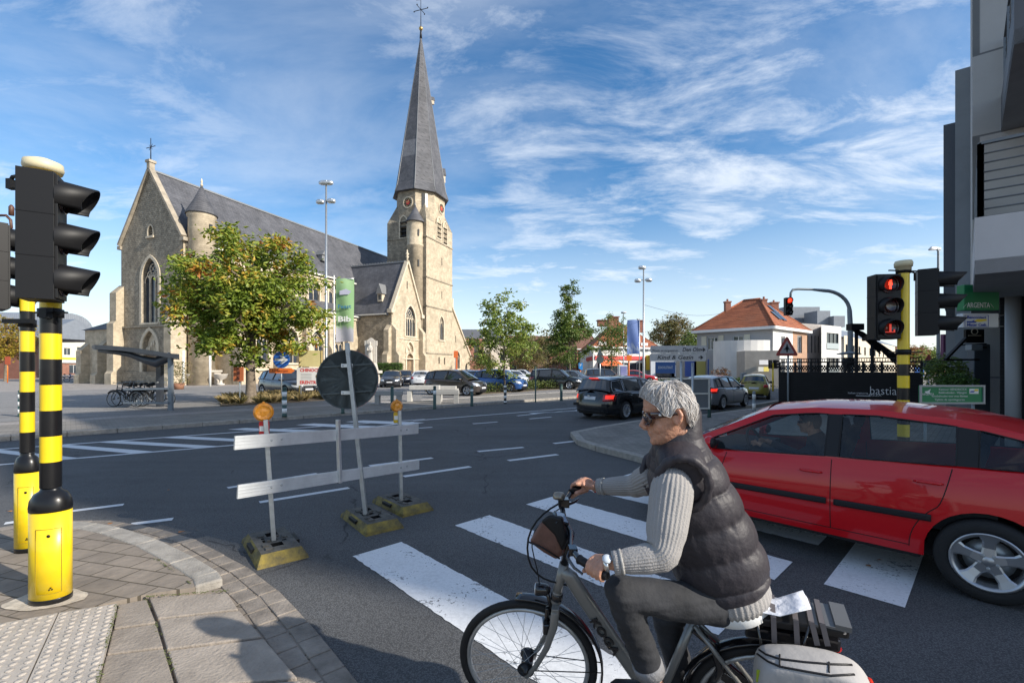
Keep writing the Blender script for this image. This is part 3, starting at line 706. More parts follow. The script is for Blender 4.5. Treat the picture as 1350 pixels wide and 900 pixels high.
for i in range(24): b.box((TM,TY+.6+i*.5,TA+.36),(.12,.22,.14),None,1)
cbuild(b,'transept_roof',[M_SLATE,M_LEAD])
b=cb()
for sx in (TX0,TX1):
 sg=-1 if sx == TX0 else 1
 b.bar((sx+sg*.1,TY+.05,TE+.15),(TM,TY+.05,TA+.3),.6,.28,up=(0,0,1));b.box((sx+sg*.12,TY+.05,TE),(.7,.75,.5))
b.lathe([(.22,0),(.12,.5),(.26,.65),(.12,.9),(.3,1.1),(.08,1.35),(.14,1.5),(.0001,1.8)],(TM,TY,TA+.2),8)
cbuild(b,'coping',M_ASHLAR)
# dormer on the transept roof
ddz=cx(500,396,TX0)[1]
dY,dZ0=-6.0,TE+1.5;dX=TX0+(dZ0-TE)/tsl
b=cb();b.box((dX+.2,dY,dZ0+.55),(.9,.75,1.1));dd=cbuild(b,'roof_dormer',M_ASHLAR)
b=cb();b.add([(dX-.45,dY-.55,dZ0+1.05),(dX-.45,dY+.55,dZ0+1.05),(dX-.45,dY,dZ0+2.5),(dX+1.0,dY-.55,dZ0+1.05),(dX+1.0,dY+.55,dZ0+1.05),(dX+1.0,dY,dZ0+2.5)],[(0,1,2),(0,2,5,3),(1,4,5,2)]);cbuild(b,'dormer_roof',M_LEAD,dd)
b=cb();b.box((dX-.26,dY,dZ0+.6),(.04,.45,.7));cbuild(b,'pane',M_CGLASS,dd)
for x_,o_ in ((TX0+.35,0),(TX1-.3,0)): butt(x_,.8,[(1.2,1.5),(4.0,1.2),(7.9,.75)],'y',TY)
butt(TY+.4,.8,[(1.2,1.3),(4.0,1.05),(7.8,.7)],'x',TX0)
b=cb();b.bar((TX0-.42,TY+.6,TE-.4),(TX0-.42,-2.6,TE-.4),.16,.16);cbuild(b,'gutter',mat('pale gutter',(.6,.58,.52),.6))
# --- tower
TW0,TW1,TS0,TS1=30.4,38.7,-8.75,-1.6
def ty_(px,py): return cy(px,py,TS0)
zS1,zS2,zS3,zS4=21.9,ty_(575,369)[1],ty_(575,406)[1],ty_(575,466)[1]
zTop=24.6;zOct=29.9
bel=[arch(ty_(578.5,300)[0],.62,ty_(578.5,314)[1],ty_(578.5,287)[1]),arch(ty_(586.5,300)[0],.62,ty_(586.5,322)[1],ty_(586.5,293)[1])]
lowh=[rect(ty_(p,q)[0]-.22,ty_(p,q)[0]+.22,ty_(p,q)[1]-.55,ty_(p,q)[1]+.55) for p,q in ((579,475),(586,476))]
slits=[rect(ty_(p,q)[0]-.11,ty_(p,q)[0]+.11,ty_(p,q)[1]-.6,ty_(p,q)[1]+.6) for p,q in ((582.5,345),(582.5,389))]
bigw=arch(ty_(582,430)[0],.72,ty_(582,448)[1],ty_(582,417)[1])
b=cb();wall_open(b,rect(TW0,TW1,-.2,zTop),bel+lowh+slits+[bigw],(0,TS0,0),X,-Y,.5);cbuild(b,'tower_wall',M_STONE)
lb=arch(cx(532,300,TW0)[0],.6,cx(532,313,TW0)[1],cx(532,285,TW0)[1])
b=cb();wall_open(b,rect(TS0,TS1,-.2,zTop),[lb],(TW0,0,0),Y,-X,.5)
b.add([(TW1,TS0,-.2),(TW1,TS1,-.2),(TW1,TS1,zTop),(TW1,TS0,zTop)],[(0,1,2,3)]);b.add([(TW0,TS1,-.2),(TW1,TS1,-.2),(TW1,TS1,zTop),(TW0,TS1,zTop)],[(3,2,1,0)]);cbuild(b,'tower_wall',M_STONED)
for h,org,ux,n in ((bel[0],(0,TS0,0),X,-Y),(bel[1],(0,TS0,0),X,-Y),(lb,(TW0,0,0),Y,-X)):
 b=cb();ring(b,grow(h,.2),grow(h,.001),org,ux,n*.08);fr=cbuild(b,'belfry_opening',M_ASHLAR,fixn=True)
 b=cb();xs=[p[0] for p in h];zs=[p[1] for p in h];b.prism(grow(h,-.01),Vector(org)-n*.48,ux,(0,0,1),n*.03,0)
 for k in range(4):
  z_=min(zs)+(max(zs)-min(zs))*(k+.4)/4.6
  c=Vector(org)+ux*((min(xs)+max(xs))/2)+V(0,0,z_)-n*.12;mt=Matrix((ux,n,V(0,0,1))).transposed() @ Matrix.Rotation(R(-28),3,'X')
  b.box(c,(max(xs)-min(xs)-.05,.7,.07),mt)
 cbuild(b,'louvre',M_LOUV,fr)
win_gothic(church,bigw,(0,TS0,0),X,-Y,.3,2,.2)
for h in lowh+slits:
 b=cb();b.prism(grow(h,-.005),(0,TS0+.4,0),X,(0,0,1),(0,-.03,0));pw=cbuild(b,'pane',M_CGLASS)
# string courses, plinth, corner strip
for z_ in (.9,zS4,zS3,zS2,zS1):
 b=cb();b.prism(rect(TW0-.1,TW1+.1,z_-.09,z_+.09),(0,TS0,0),X,(0,0,1),(0,-.1,0));b.prism(rect(TS0-.1,TS1,z_-.09,z_+.09),(TW0,0,0),Y,(0,0,1),(-.1,0,0));cbuild(b,'string_course',M_STONED)
# octagon with broaches
cxm,cym=(TW0+TW1)/2,(TS0+TS1)/2;hx,hy=(TW1-TW0)/2-.15,(TS1-TS0)/2-.12;kx,ky=hx*.44,hy*.44
def octo(z,s=1.0): return [Vector((cxm+x*s,cym+y*s,z)) for x,y in ((-hx,-ky),(-kx,-hy),(kx,-hy),(hx,-ky),(hx,ky),(kx,hy),(-kx,hy),(-hx,ky))]
b=cb();o0,o1=octo(zTop-1),octo(zOct)
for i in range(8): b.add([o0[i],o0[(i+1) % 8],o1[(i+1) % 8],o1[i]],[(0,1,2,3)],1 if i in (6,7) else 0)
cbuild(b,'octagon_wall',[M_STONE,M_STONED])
for (sx,sy),(i,j) in zip(((-1,-1),(1,-1),(1,1),(-1,1)),((0,1),(2,3),(4,5),(6,7))):
 b=cb();c=Vector((cxm+sx*(hx+.15),cym+sy*(hy+.12),zTop));p,q=octo(zTop,1.0)[i],octo(zTop,1.0)[j];top=(octo(zTop+3.2)[i]+octo(zTop+3.2)[j])/2
 b.add([c,p,q,top],[(0,1,3),(2,0,3),(0,2,1)])
 cbuild(b,'broach',M_STONED,fixn=True)
b=cb();o2,o3=octo(zOct-.35,1.03),octo(zOct,1.05)
for i in range(8): b.add([o2[i],o2[(i+1) % 8],o3[(i+1) % 8],o3[i]],[(0,1,2,3)])
cbuild(b,'cornice',M_ASHLAR)
# spire
zAp=EYE+(485-48)/600*75.5
apex=Vector((cxm,cym,zAp))
b=cb();e0=octo(zOct-.55,1.16);e1=octo(zOct+.9,1.045)
def sp(i,t): return e1[i % 8].lerp(apex,t)
for i in range(8):
 b.add([e0[i],e0[(i+1) % 8],e1[(i+1) % 8],e1[i]],[(0,1,2,3)])
 if i == 7:
  b.add([sp(7,0),sp(8,0),sp(8,.165),sp(7,.165)],[(0,1,2,3)]);b.add([sp(7,.165),sp(8,.165),sp(8,.27),sp(7,.27)],[(0,1,2,3)],1);b.add([sp(7,.27),sp(8,.27),apex],[(0,1,2)])
 else: b.add([e1[i],e1[(i+1) % 8],apex],[(0,1,2)])
b.add(e0,[tuple(range(8))[::-1]])
spire=cbuild(b,'spire',[M_SLATE,M_SLATE2])
b=cb()
for i in range(8): b.path([e0[i],e1[i],apex-V(0,0,.2)],[.06,.06,.03],5)
cbuild(b,'ridge_strip',M_LEAD,spire)
b=cb();b.lathe([(.22,-.9),(.16,0),(.14,.5)],apex,10,m=1);b.ball(apex+V(0,0,.7),.33,12,m=0);b.tube(apex+V(0,0,.9),apex+V(0,0,6.3),.07,.035,8,1)
b.tube(apex+V(.1,-1.3,3.8),apex+V(-.1,1.3,3.8),.05,n=8,m=1);b.tube(apex+V(-1.1,0.1,3.85),apex+V(1.1,-.1,3.85),.05,n=8,m=1)
for s_ in (-1,1):
 for e in (V(0,1.3*s_,3.8),V(1.1*s_,0,3.85)): b.ball(apex+e,.1,8,m=1)
b.add([apex+V(0,0,5.4),apex+V(0,.9,5.6),apex+V(0,.9,5.9),apex+V(0,0,5.7)],[(0,1,2,3),(3,2,1,0)],1)
cbuild(b,'cross',[mat('gilt ball',(.55,.36,.12),.35,.8),M_IRON],spire)
def sp_dormer(i,t,w,h):
 c=(sp(i,t)+sp(i+1,t))/2;n=((e1[i % 8]+e1[(i+1) % 8])/2-Vector((cxm,cym,e1[0].z))).normalized();u=V(0,0,1).cross(n)
 b=cb();
 Mx=Matrix((n,u,V(0,0,1))).transposed();b.box(c+n*.1,(.9,w,h),Mx);d_=cbuild(b,'spire_dormer',M_ASHLAR,spire)
 b=cb();top=c+V(0,0,h/2)
 b.add([top+n*.65-u*w*.7,top+n*.65+u*w*.7,top+n*.65+V(0,0,w*1.9),top-n*.8-u*w*.7,top-n*.8+u*w*.7,top-n*.8+V(0,0,w*1.9)],[(0,1,2),(0,2,5,3),(1,4,5,2)]);cbuild(b,'dormer_roof',M_SLATE,d_)
 b=cb();b.box(c+n*.56,(.04,w*.6,h*.6),Mx);cbuild(b,'pane',M_LOUV,d_)
sp_dormer(2,.10,.7,1.2);sp_dormer(2,.58,.35,.6)
# clocks
M_CLK=mat('clock face',(.02,.02,.022),.5);M_CLKR=mat('clock red',(.55,.05,.03),.5);M_GOLD=mat('clock gilding',(.6,.42,.15),.4,.4)
def clock(c,u,n,r):
 c=Vector(c);Mx=Matrix((u,V(0,0,1),n)).transposed()
 b=cb();b.lathe([(r*1.25,-.02),(r*1.25,.12),(r*1.02,.12),(r*1.02,.02)],c,28,M=Mx,smooth=False);b.lathe([(r*1.05,.0),(r*1.05,.06),(.001,.06)],c,28,M=Mx,m=1,smooth=False);b.lathe([(r*.5,.06),(r*.5,.08),(.001,.08)],c,20,M=Mx,m=2,smooth=False)
 ck=cbuild(b,'clock',[M_ASHLAR,M_CLK,M_CLKR]);b=cb()
 for k in range(12):
  a=k*math.pi/6;d=u*math.cos(a)+V(0,0,1)*math.sin(a);b.bar(c+d*r*.66+n*.075,c+d*r*.92+n*.075,.06,.03,up=n)
 cbuild(b,'hour_marks',M_GOLD,ck);b=cb();b.bar(c+n*.11,c+n*.11+(u*.5+V(0,0,1)*.85)*r*.85,.07,.03,up=n);cbuild(b,'clock_hand',M_GOLD,ck);b=cb();b.bar(c+n*.11,c+n*.11+(u*-.8+V(0,0,1)*.2)*r*.6,.09,.03,up=n)
 cbuild(b,'clock_hand',M_GOLD,ck)
yL,zL=cx(538,267,cxm-hx);clock((cxm-hx,yL,zL),-Y,-X,.72)
xR,zR=cy(581.5,275,cym-hy);clock((xR,cym-hy,zR),X,-Y,.72)
b=cb();d1=(octo(27)[0]+octo(27)[1])/2;n1=(octo(27)[0]-octo(27)[1]).cross(V(0,0,1)).normalized();n1=n1 if n1.dot(d1-Vector((cxm,cym,27)))>0 else-n1;u1=V(0,0,1).cross(n1)
Mx=Matrix((n1,u1,V(0,0,1))).transposed();b.box(d1+n1*.05+u1*.25+V(0,0,.9),(.3,.45,2.2),Mx);cbuild(b,'sounding_board',mat('pale shutter',(.6,.58,.55),.6))
b=cb();b.box(d1+n1*.03-u1*.25+V(0,0,.9),(.2,.35,2.2),Mx);cbuild(b,'belfry_slit',M_LOUV)
# stair turret on the tower
ux_,uz_=cx(547.5,293,TW0-.2);tr=1.22;tcX,tcY=TW0-.25,cx(547.5,293,TW0-.25)[0];tz=uz_ ;tap=cx(547.5,271,TW0-.25)[1]
b=cb();b.lathe([(tr,5),(tr,tz-3.9),(tr+.12,tz-3.8),(tr+.12,tz-3.6),(tr,tz-3.5),(tr,tz-.3),(tr+.1,tz)],(tcX,tcY,0),26);tw=cbuild(b,'stair_turret',M_STONE)
b=cb();b.lathe([(tr+.3,tz-.12),(tr+.26,tz),(tr*.6,tz+1.2),(.05,tap)],(tcX,tcY,0),26);cbuild(b,'cone_roof',M_SLATE,tw)
b=cb();b.lathe([(.1,-.1),(.14,.15),(.05,.3),(.02,.6)],(tcX,tcY,tap),8);cbuild(b,'finial',M_LEAD,tw)
b=cb()
for z_ in (tz-1.9,tz-6.5): b.box((tcX-tr*.55,tcY-tr*.80,z_),(.28,.22,1.0),Matrix.Rotation(.95,3,'Z'))
cbuild(b,'turret_slit',M_LOUV,tw)
# the low gable east of the tower
EY=-7.9;ex0,ez0=cy(598,413,EY);ez1=cy(598,413,EY)[1];ex1,ezz=cy(628,480,EY);ezb=cy(622,462,EY)[1]
EA=TW1+1.4;EXR=EA+7.2
hol=[arch(EA+2.3,.62,1.6,4.6),arch(EA+5.6,.45,.1,2.5),rect(EA+1.3,EA+1.55,6.2,7.4)]
b=cb();wall_open(b,[(TW1,-.2),(EXR,-.2),(EXR,3.6),(EA,12.0),(TW1,11.0)],hol,(0,EY,0),X,-Y,.4);b.add([(EXR,EY,-.2),(EXR,0,-.2),(EXR,0,3.6),(EXR,EY,3.6)],[(0,1,2,3)]);cbuild(b,'sacristy_gable',M_STONE)
win_gothic(church,hol[0],(0,EY,0),X,-Y,.3,2,.2);b=cb()
for h in hol[1:]: b.prism(grow(h,-.01),(0,EY+.35,0),X,(0,0,1),(0,-.03,0))
cbuild(b,'pane',M_CGLASS)
b=cb();b.bar((EA,EY,12.15),(EXR+.1,EY,3.75),.5,.25);b.box((EA,EY,12.9),(.5,.5,1.6));b.box((EXR,EY-.1,3.4),(.6,.6,.5));cbuild(b,'coping',M_ASHLAR)
b=cb();b.add([(EA,EY+.2,12.0),(EXR+.1,EY+.2,3.6),(EXR+.1,0,3.6),(EA,0,12.0)],[(0,1,2,3)]);b.add([(EA,EY+.2,12.0),(TW1,EY+.2,11),(TW1,0,11.0),(EA,0,12.0)],[(3,2,1,0)]);cbuild(b,'sacristy_roof',M_SLATE)
# ================================================================ other buildings
M_GLASS=mat('window glass',(.03,.04,.05),.06,spec=.8)
M_WHITE=mat('white frames',(.75,.75,.73),.5)
M_DARK=mat('dark frames',(.035,.037,.04),.5)
def house(root,fp,z0,z1,m,wins=(),depth=.18,frame=M_WHITE,name='wall'):
 """walls over a footprint (list of xy, counter-clockwise); wins: {edge: [(u0,u1,z0,z1,cols,rows)]}"""
 b=MB();k=len(fp);wd=dict(wins)
 for i in range(k):
  p,q=Vector((*fp[i],0)),Vector((*fp[(i+1) % k],0));ux=(q-p).normalized();ln=(q-p).length;n=Vector((ux.y,-ux.x,0))
  ws=wd.get(i,[])
  wall_open(b,rect(0,ln,z0,z1),[rect(w[0],w[1],w[2],w[3]) for w in ws],p,ux,n,depth)
  for w in ws:
   f=MB();u0,u1,a,c=w[:4];cols=w[4] if len(w)>4 else 2;rows=w[5] if len(w)>5 else 1;t=.06
   o=p-n*(depth-.03)
   ring(f,rect(u0,u1,a,c),rect(u0+t,u1-t,a+t,c-t),o,ux,n*.07)
   for j in range(1,cols): x_=u0+(u1-u0)*j/cols;f.prism(rect(x_-t/2,x_+t/2,a+t,c-t),o,ux,(0,0,1),n*.06)
   for j in range(1,rows): z_=a+(c-a)*j/rows;f.prism(rect(u0+t,u1-t,z_-t/2,z_+t/2),o+n*.01,ux,(0,0,1),n*.04)
   fo=f.build('window',frame,root);g=MB();g.prism(rect(u0+.01,u1-.01,a+.01,c-.01),p-n*depth,ux,(0,0,1),n*.02);g.build('pane',M_GLASS,fo)
 b.add([(x,y,z1) for x,y in fp],[tuple(range(k))]);return b.build(name,m,root)
def hiproof(root,c,e1,hl,hw,z0,z1,ridge,m,ov=.4,sub=None):
 """hipped roof: half length hl along e1, half width hw, ridge half length"""
 e1=Vector(e1).normalized();e2=Vector((-e1.y,e1.x,0));c=Vector(c)
 def P(a,b_,z): return c+e1*a+e2*b_+V(0,0,z)
 b=MB();a,w=hl+ov,hw+ov
 vs=[P(-a,-w,z0),P(a,-w,z0),P(a,w,z0),P(-a,w,z0),P(-ridge,0,z1),P(ridge,0,z1)]
 b.add(vs,[(0,1,5,4),(1,2,5),(2,3,4,5),(3,0,4),(3,2,1,0)])
 b.path([vs[4],vs[5]],.12,6)
 for i,j in ((0,4),(3,4),(1,5),(2,5)): b.path([vs[i],vs[j]],.10,6)
 r=b.build('roof',m,root);f=MB()
 for i in range(4): f.bar(vs[i]-V(0,0,.16),vs[(i+1) % 4]-V(0,0,.16),.22,.30)
 f.build('eaves',M_WHITE,r,fixn=True);return r,P
def hipfp(root,fp,z0,z1,m,k=.36,ov=.5,along=0):
 """hipped roof over any four cornered plan; along picks the edge the ridge runs with, k how far the hips run in"""
 P=[Vector((*p,0)) for p in fp];c=sum(P,Vector())/4;P=[c+(p-c)*(1+ov/((p-c).length))*1.0 for p in P]
 if along: P=P[1:]+P[:1]
 a,b_,d,e=P;m0,m1=(a+e)/2,(b_+d)/2;r0,r1=m0.lerp(m1,k),m1.lerp(m0,k)
 up=V(0,0,1);vs=[p+up*z0 for p in P]+[r0+up*z1,r1+up*z1]
 b=MB();b.add(vs,[(0,1,5,4),(1,2,5),(2,3,4,5),(3,0,4),(3,2,1,0)]);b.path([vs[4],vs[5]],.13,6)
 for i,j in ((0,4),(3,4),(1,5),(2,5)): b.path([vs[i],vs[j]],.11,6)
 r=b.build('roof',m,root);f=MB()
 for i in range(4): f.bar(vs[i]-V(0,0,.16),vs[(i+1) % 4]-V(0,0,.16),.22,.30)
 f.build('eaves',M_WHITE,r,fixn=True);return r,vs
def chimney(roof,p,w,h,m):
 b=MB();b.box(p+V(0,0,h/2),(w,w*.8,h));b.box(p+V(0,0,h+.05),(w*1.2,w,.14));b.tube(p+V(0,0,h),p+V(0,0,h+.4),.12,n=8);b.build('chimney',m,roof)
M_TILE=brickmat('orange tiles',(.40,.135,.06),(.30,.095,.045),(.14,.05,.03),.26,.22,.02,mode='wall',bump=.7,stain=(.20,.09,.055),var=.25,vs=.7)
M_TILE2=brickmat('brown tiles',(.22,.11,.08),(.17,.09,.07),(.08,.05,.04),.26,.22,.02,mode='wall',bump=.7,var=.25)
M_BRICK=brickmat('red brick',(.32,.12,.075),(.25,.095,.06),(.26,.21,.17),.22,.07,.008,mode='wall',bump=.3,var=.2)
M_BRICKO=brickmat('orange brick',(.45,.26,.16),(.38,.21,.13),(.36,.3,.24),.22,.07,.008,mode='wall',bump=.3,var=.15)
M_REND=mat('grey render',(.36,.36,.36),.85,var=.08,vscale=1);M_RENDW=mat('white render',(.66,.65,.62),.85,var=.06,vscale=1)
M_CREAM=mat('cream render',(.62,.54,.42),.85,var=.07,vscale=1);M_CONC=mat('pale concrete',(.42,.38,.33),.85,var=.12,vscale=1.5)
M_ZINC=mat('zinc roof',(.20,.22,.25),.5,.2,var=.1,vscale=2)
# --- corner block on the right with its balconies: the end wall faces the side street
E=Vector((.79,-.613,0)).normalized();F=Vector((.706,.708,0)).normalized();B0=Vector((8.80,8.70,0))
M_PANEL=brickmat('facade panels',(.43,.41,.39),(.40,.385,.365),(.15,.15,.15),3.0,1.55,.02,mode='wall',bump=.1,var=.07,rough=.7)
M_PALE=mat('balcony cladding',(.52,.49,.48),.7,var=.06,vscale=1.5);M_SOFF=mat('balcony soffit',(.24,.24,.245),.8,var=.1,vscale=2)
M_BLACKB=brickmat('black brick',(.03,.03,.033),(.022,.022,.025),(.012,.012,.014),.22,.07,.008,mode='wall',bump=.5,var=.2)
cb_=thing('apartment_building','grey panelled corner building at the right edge with projecting balconies over a bank','building',B0)
def wallp(p,q,z0,z1,hs,name,m,dep=.2):
 b=MB();ux=(q-p).normalized();wall_open(b,rect(0,(q-p).length,z0,z1),hs,p,ux,Vector((ux.y,-ux.x,0)),dep);return b
b=wallp(B0,B0+E*16,3.2,13.8,[rect(2.2,5.0,4.4,6.2),rect(2.2,5.0,7.6,9.6),rect(2.2,5.0,10.6,12.6),rect(8,11,4.4,6.2),rect(8,11,7.6,9.6)],'',None)
b2=wallp(B0+F*5.2,B0,3.2,13.8,[],'',None);b.add(b2.v,b2.f)
b.add([B0+V(0,0,13.8),B0+E*16+V(0,0,13.8),B0+E*16+F*5.2+V(0,0,13.8),B0+F*5.2+V(0,0,13.8)],[(0,1,2,3)])
b.add([B0+F*5.2+V(0,0,-.0),B0+F*5.2+E*16,B0+F*5.2+E*16+V(0,0,13.8),B0+F*5.2+V(0,0,13.8)],[(3,2,1,0)])
b.build('wall',M_PANEL,cb_)
b=MB()
for (a0,a1,z0,z1) in ((2.2,5,4.4,6.2),(2.2,5,7.6,9.6),(2.2,5,10.6,12.6),(8,11,4.4,6.2),(8,11,7.6,9.6)): b.prism(rect(a0,a1,z0,z1),B0+F*.18,E,(0,0,1),F*.03)
b.build('window',M_GLASS,cb_)
b=MB();b.prism(rect(.4,16,0,3.2),B0+F*.9+E*0,E,(0,0,1),F*.2);b.prism(rect(0,5.2,0,3.2),B0+E*.9,F,(0,0,1),E*.2);b.build('shop_front',M_BLACKB,cb_,fixn=True)
b=MB();b.add([B0+V(0,0,3.2),B0+E*16+V(0,0,3.2),B0+E*16+F*2+V(0,0,3.2),B0+E*2+F*2+V(0,0,3.2),B0+E*2+F*5.2+V(0,0,3.2),B0+F*5.2+V(0,0,3.2)],[(5,4,3,2,1,0)]);b.build('soffit',M_SOFF,cb_)
for t in (.55,1.25,2.1,3.1,4.3): b=MB();b.tube(B0+E*t+F*.35,B0+E*t+F*.35+V(0,0,3.2),.11,n=14);b.build('column',mat('column grey',(.26,.27,.28),.5),cb_)
for t in (.9,1.7,2.6,3.7): b=MB();b.box(B0+E*t+F*.75+V(0,0,1.6),(.16,.25,3.2),Matrix.Rotation(math.atan2(E.y,E.x),3,'Z'));b.build('pilaster',mat('pilaster grey',(.18,.18,.19),.6),cb_)
def balcony(t0,t1,dep,z0,z1,m,rail):
 p=B0+E*t0;b=MB();er=Matrix((E,F,V(0,0,1))).transposed()
 b.box(p+E*(t1-t0)/2-F*dep/2+V(0,0,z0+.1),(t1-t0,dep,.2),er,1)
 b.box(p+E*(t1-t0)/2-F*(dep-.06)+V(0,0,(z0+z1)/2+.001),(t1-t0,.12,z1-z0),er,0);b.box(p+E*.06-F*(dep/2-.06)+V(0,0,(z0+z1)/2),(.12,dep-.13,z1-z0-.004),er,0)
 bo=b.build('balcony',[m,M_SOFF],cb_)
 if rail:
  b=MB();zt=z1+1.05;M_=mat('railing metal',(.16,.165,.17),.45,.5)
  c0=p+E*.06-F*.1;c1=p+E*.06-F*(dep-.06);c2=p+E*(t1-t0)-F*(dep-.06)
  for a,c in ((c0,c1),(c1,c2)):
   b.bar(a+V(0,0,zt),c+V(0,0,zt),.06,.04)
   for k in range(7): b.tube(a+V(0,0,z1+.12+k*.13),c+V(0,0,z1+.12+k*.13),.012,n=6)
   n_=max(2,int((c-a).length/1.0))
   for k in range(n_+1): q=a.lerp(c,k/n_);b.bar(q+V(0,0,z1-.02),q+V(0,0,zt),.05,.05)
  b.build('railing',M_,bo)
balcony(.0,4.5,3.2,3.12,3.92,M_PALE,True)
balcony(.38,4.5,3.2,6.2,6.85,mat('dark cladding',(.11,.11,.118),.6),True)
# neighbours further along the main street, only their edges show
def facade_block(lbl,m0,m1,h,inset,m,bays,dark):
 p0=B0+F*m0-E*inset;t=thing('apartment_building',lbl,'building',p0,0);d=F*(m1-m0)
 fp=[tuple((p0)[:2]),tuple((p0+E*12)[:2]),tuple((p0+E*12+d)[:2]),tuple((p0+d)[:2])]
 ws=[]
 for i in range(bays):
  u=(m1-m0)*(i+.18)/bays;w_=(m1-m0)*.6/bays
  z=3.6
  while z+1.7<h: ws.append((u,u+w_,z,z+1.6,2));z += 2.9
 house(t,fp,0,h,m,{3: ws},frame=M_DARK)
 b=MB();er=Matrix((F,-E,V(0,0,1))).transposed()
 if dark:
  b.box(p0+d*.5-E*.12+V(0,0,h*.62),((m1-m0)*.8,.26,h*.52),er);b.build('bay',mat('dark bay cladding',(.09,.10,.12),.5),t)
 return t
facade_block('dark clad building with box bay window next to the grey corner building',5.2,11,10.0,.30,mat('blue grey cladding',(.24,.26,.28),.6,var=.1,vscale=1),2,True)
facade_block('lower grey building furthest along the right side of the street',11.0,20,9.0,.62,mat('mid grey facade',(.27,.275,.28),.7,var=.1,vscale=1),3,False)
facade_block('low purple fronted building with shops along the right side of the street',20,36,7.4,.8,M_PALE,5,False)
# --- tall apartment block further down the side street: its shadow lies over the crossing
tb=thing('apartment_building','tall apartment block down the side street on the right','building',B0+E*16)
def block(root,p,l0,l1,dep,z0,z1,m,floors,bays,name='wall'):
 a=p+E*l0;c=p+E*l1;fp=[tuple(v[:2]) for v in (a,c,c+F*dep,a+F*dep)]
 ws=[((l1-l0)*(i+.2)/bays,(l1-l0)*(i+.8)/bays,z0+(z1-z0)*(j+.3)/floors,z0+(z1-z0)*(j+.8)/floors,2) for i in range(bays) for j in range(floors)]
 return house(root,fp,z0,z1,m,{0: ws},name=name)
block(tb,B0,17.0,40.3,10,0,24.0,M_CREAM,8,8)
block(tb,B0,33.0,40.3,8,24,29.5,M_CREAM,1,2,'penthouse')
# --- building behind the fence: white and orange house with a round porch
HC=at(985,485,62);HC.z=0
h1=Vector((.86,-.51,0)).normalized();hh=Vector((.51,.86,0))   # edges of its plan
def gpt(px,d): p=at(px,485,d);return Vector((p.x,p.y,.115))
K0,K1,K2=gpt(919,53.5),gpt(1018,47.5),gpt(1063,53.5)
def L4(a,b_,c): return [tuple(a[:2]),tuple(b_[:2]),tuple(c[:2]),tuple((a+c-b_)[:2])]
th=thing('house','grey and white two storey house with orange hipped roof and red brick chimneys','house',K1)
zE_=zat(431,47.5);zR_=zat(399,56)
l01=(K1-K0).length;l12=(K2-K1).length
house(th,L4(K0,K1,K2),0,zE_,M_REND,{0: [(1.2,2.4,3.9,5.3,3),(4.1,5.2,3.9,5.3,2)],1: [(2.0,3.1,3.8,5.1,2),(6.6,8.0,3.4,5.4,2),(6.6,8.0,.9,2.8,2),(2.0,3.1,1.2,2.6,2)]})
b=MB();e_=(K2-K1).normalized();n_=Vector((e_.y,-e_.x,0));b.prism(rect(0,l12*.55,0,zE_),K1+n_*.03,e_,(0,0,1),n_*.05,0,[rect(2.0,3.1,3.8,5.1),rect(2.0,3.1,1.2,2.6)]);b.prism(rect(l12*.55,l12,0,zE_),K1+n_*.03,e_,(0,0,1),n_*.05,1,[rect(6.6,8.0,3.4,5.4),rect(6.6,8.0,.9,2.8)]);b.build('side_cladding',[M_RENDW,M_BRICKO],th,fixn=True)
f_=(K1-K0).normalized();fn=Vector((f_.y,-f_.x,0))
for u in (-.35,1.6,4.4):                                            # pale shutters
 b=MB();b.prism(rect(u+.9,u+1.5,3.85,5.35),K0+fn*.03,f_,(0,0,1),fn*.05);b.build('shutter',mat('cream shutter',(.6,.57,.45),.7),th)
cen=(K0+K2)/2
rf,vs_=hipfp(th,L4(K0,K1,K2),zE_+.1,zR_,M_TILE,.40,.6)
M_CHB=M_BRICK
chimney(rf,at(959,422,54)-V(0,0,.6),.62,2.7,M_CHB);chimney(rf,at(1007,413,52),.55,1.5,M_CHB);chimney(rf,at(1020,409,58),.9,.9,M_CHB)
b=MB()                                                                 # skylights in the right hand slope
ra,rb,rc=vs_[1],vs_[2],vs_[5]
sn=(rb-ra).cross(rc-ra).normalized();sn=sn if sn.z>0 else-sn;su=(rb-ra).normalized();sv=sn.cross(su)
for t,k in ((.30,.38),(.47,.36),(.50,.62)): b.box(ra.lerp(rb,t) .lerp(rc,k)+sn*.06,(.9,1.3,.12),Matrix((su,sv,sn)).transposed())
b.build('skylight',M_GLASS,rf)
# round porch and low wing in front
pm=M_RENDW
b=MB();pc=gpt(981,50) ;pr=3.4
b.path([K0.lerp(K1,.42)+fn*.2+V(0,0,0)],.1) if False else None
vs=[]
pts=[pc+Vector((math.cos(a)*pr,math.sin(a)*pr*.8,0)) for a in [math.pi+math.pi*i/16 for i in range(17)]]
for i in range(16): b.add([pts[i]+V(0,0,3.3),pts[i+1]+V(0,0,3.3),pts[i+1]+V(0,0,4.6),pts[i]+V(0,0,4.6)],[(0,1,2,3)])
b.add([p+V(0,0,4.6) for p in pts],[tuple(range(17))]);b.add([p+V(0,0,3.3) for p in pts],[tuple(range(17))[::-1]])
for i in range(0,5): b.add([pts[i]+V(0,0,0),pts[i+1],pts[i+1]+V(0,0,3.3),pts[i]+V(0,0,3.3)],[(0,1,2,3)])
b.build('porch',pm,th)
b=MB();g0,g1=gpt(965,49.5),gpt(997,49.5);b.bar(g0+V(0,0,1.7),g1+V(0,0,1.7),.08,3.2);b.build('porch_glazing',M_GLASS,th)
b=MB()
for i in range(5): q=g0.lerp(g1,i/4)-V(0,.1,0);b.bar(q,q+V(0,0,3.2),.08,.1)
b.build('glazing_bar',M_DARK,th)
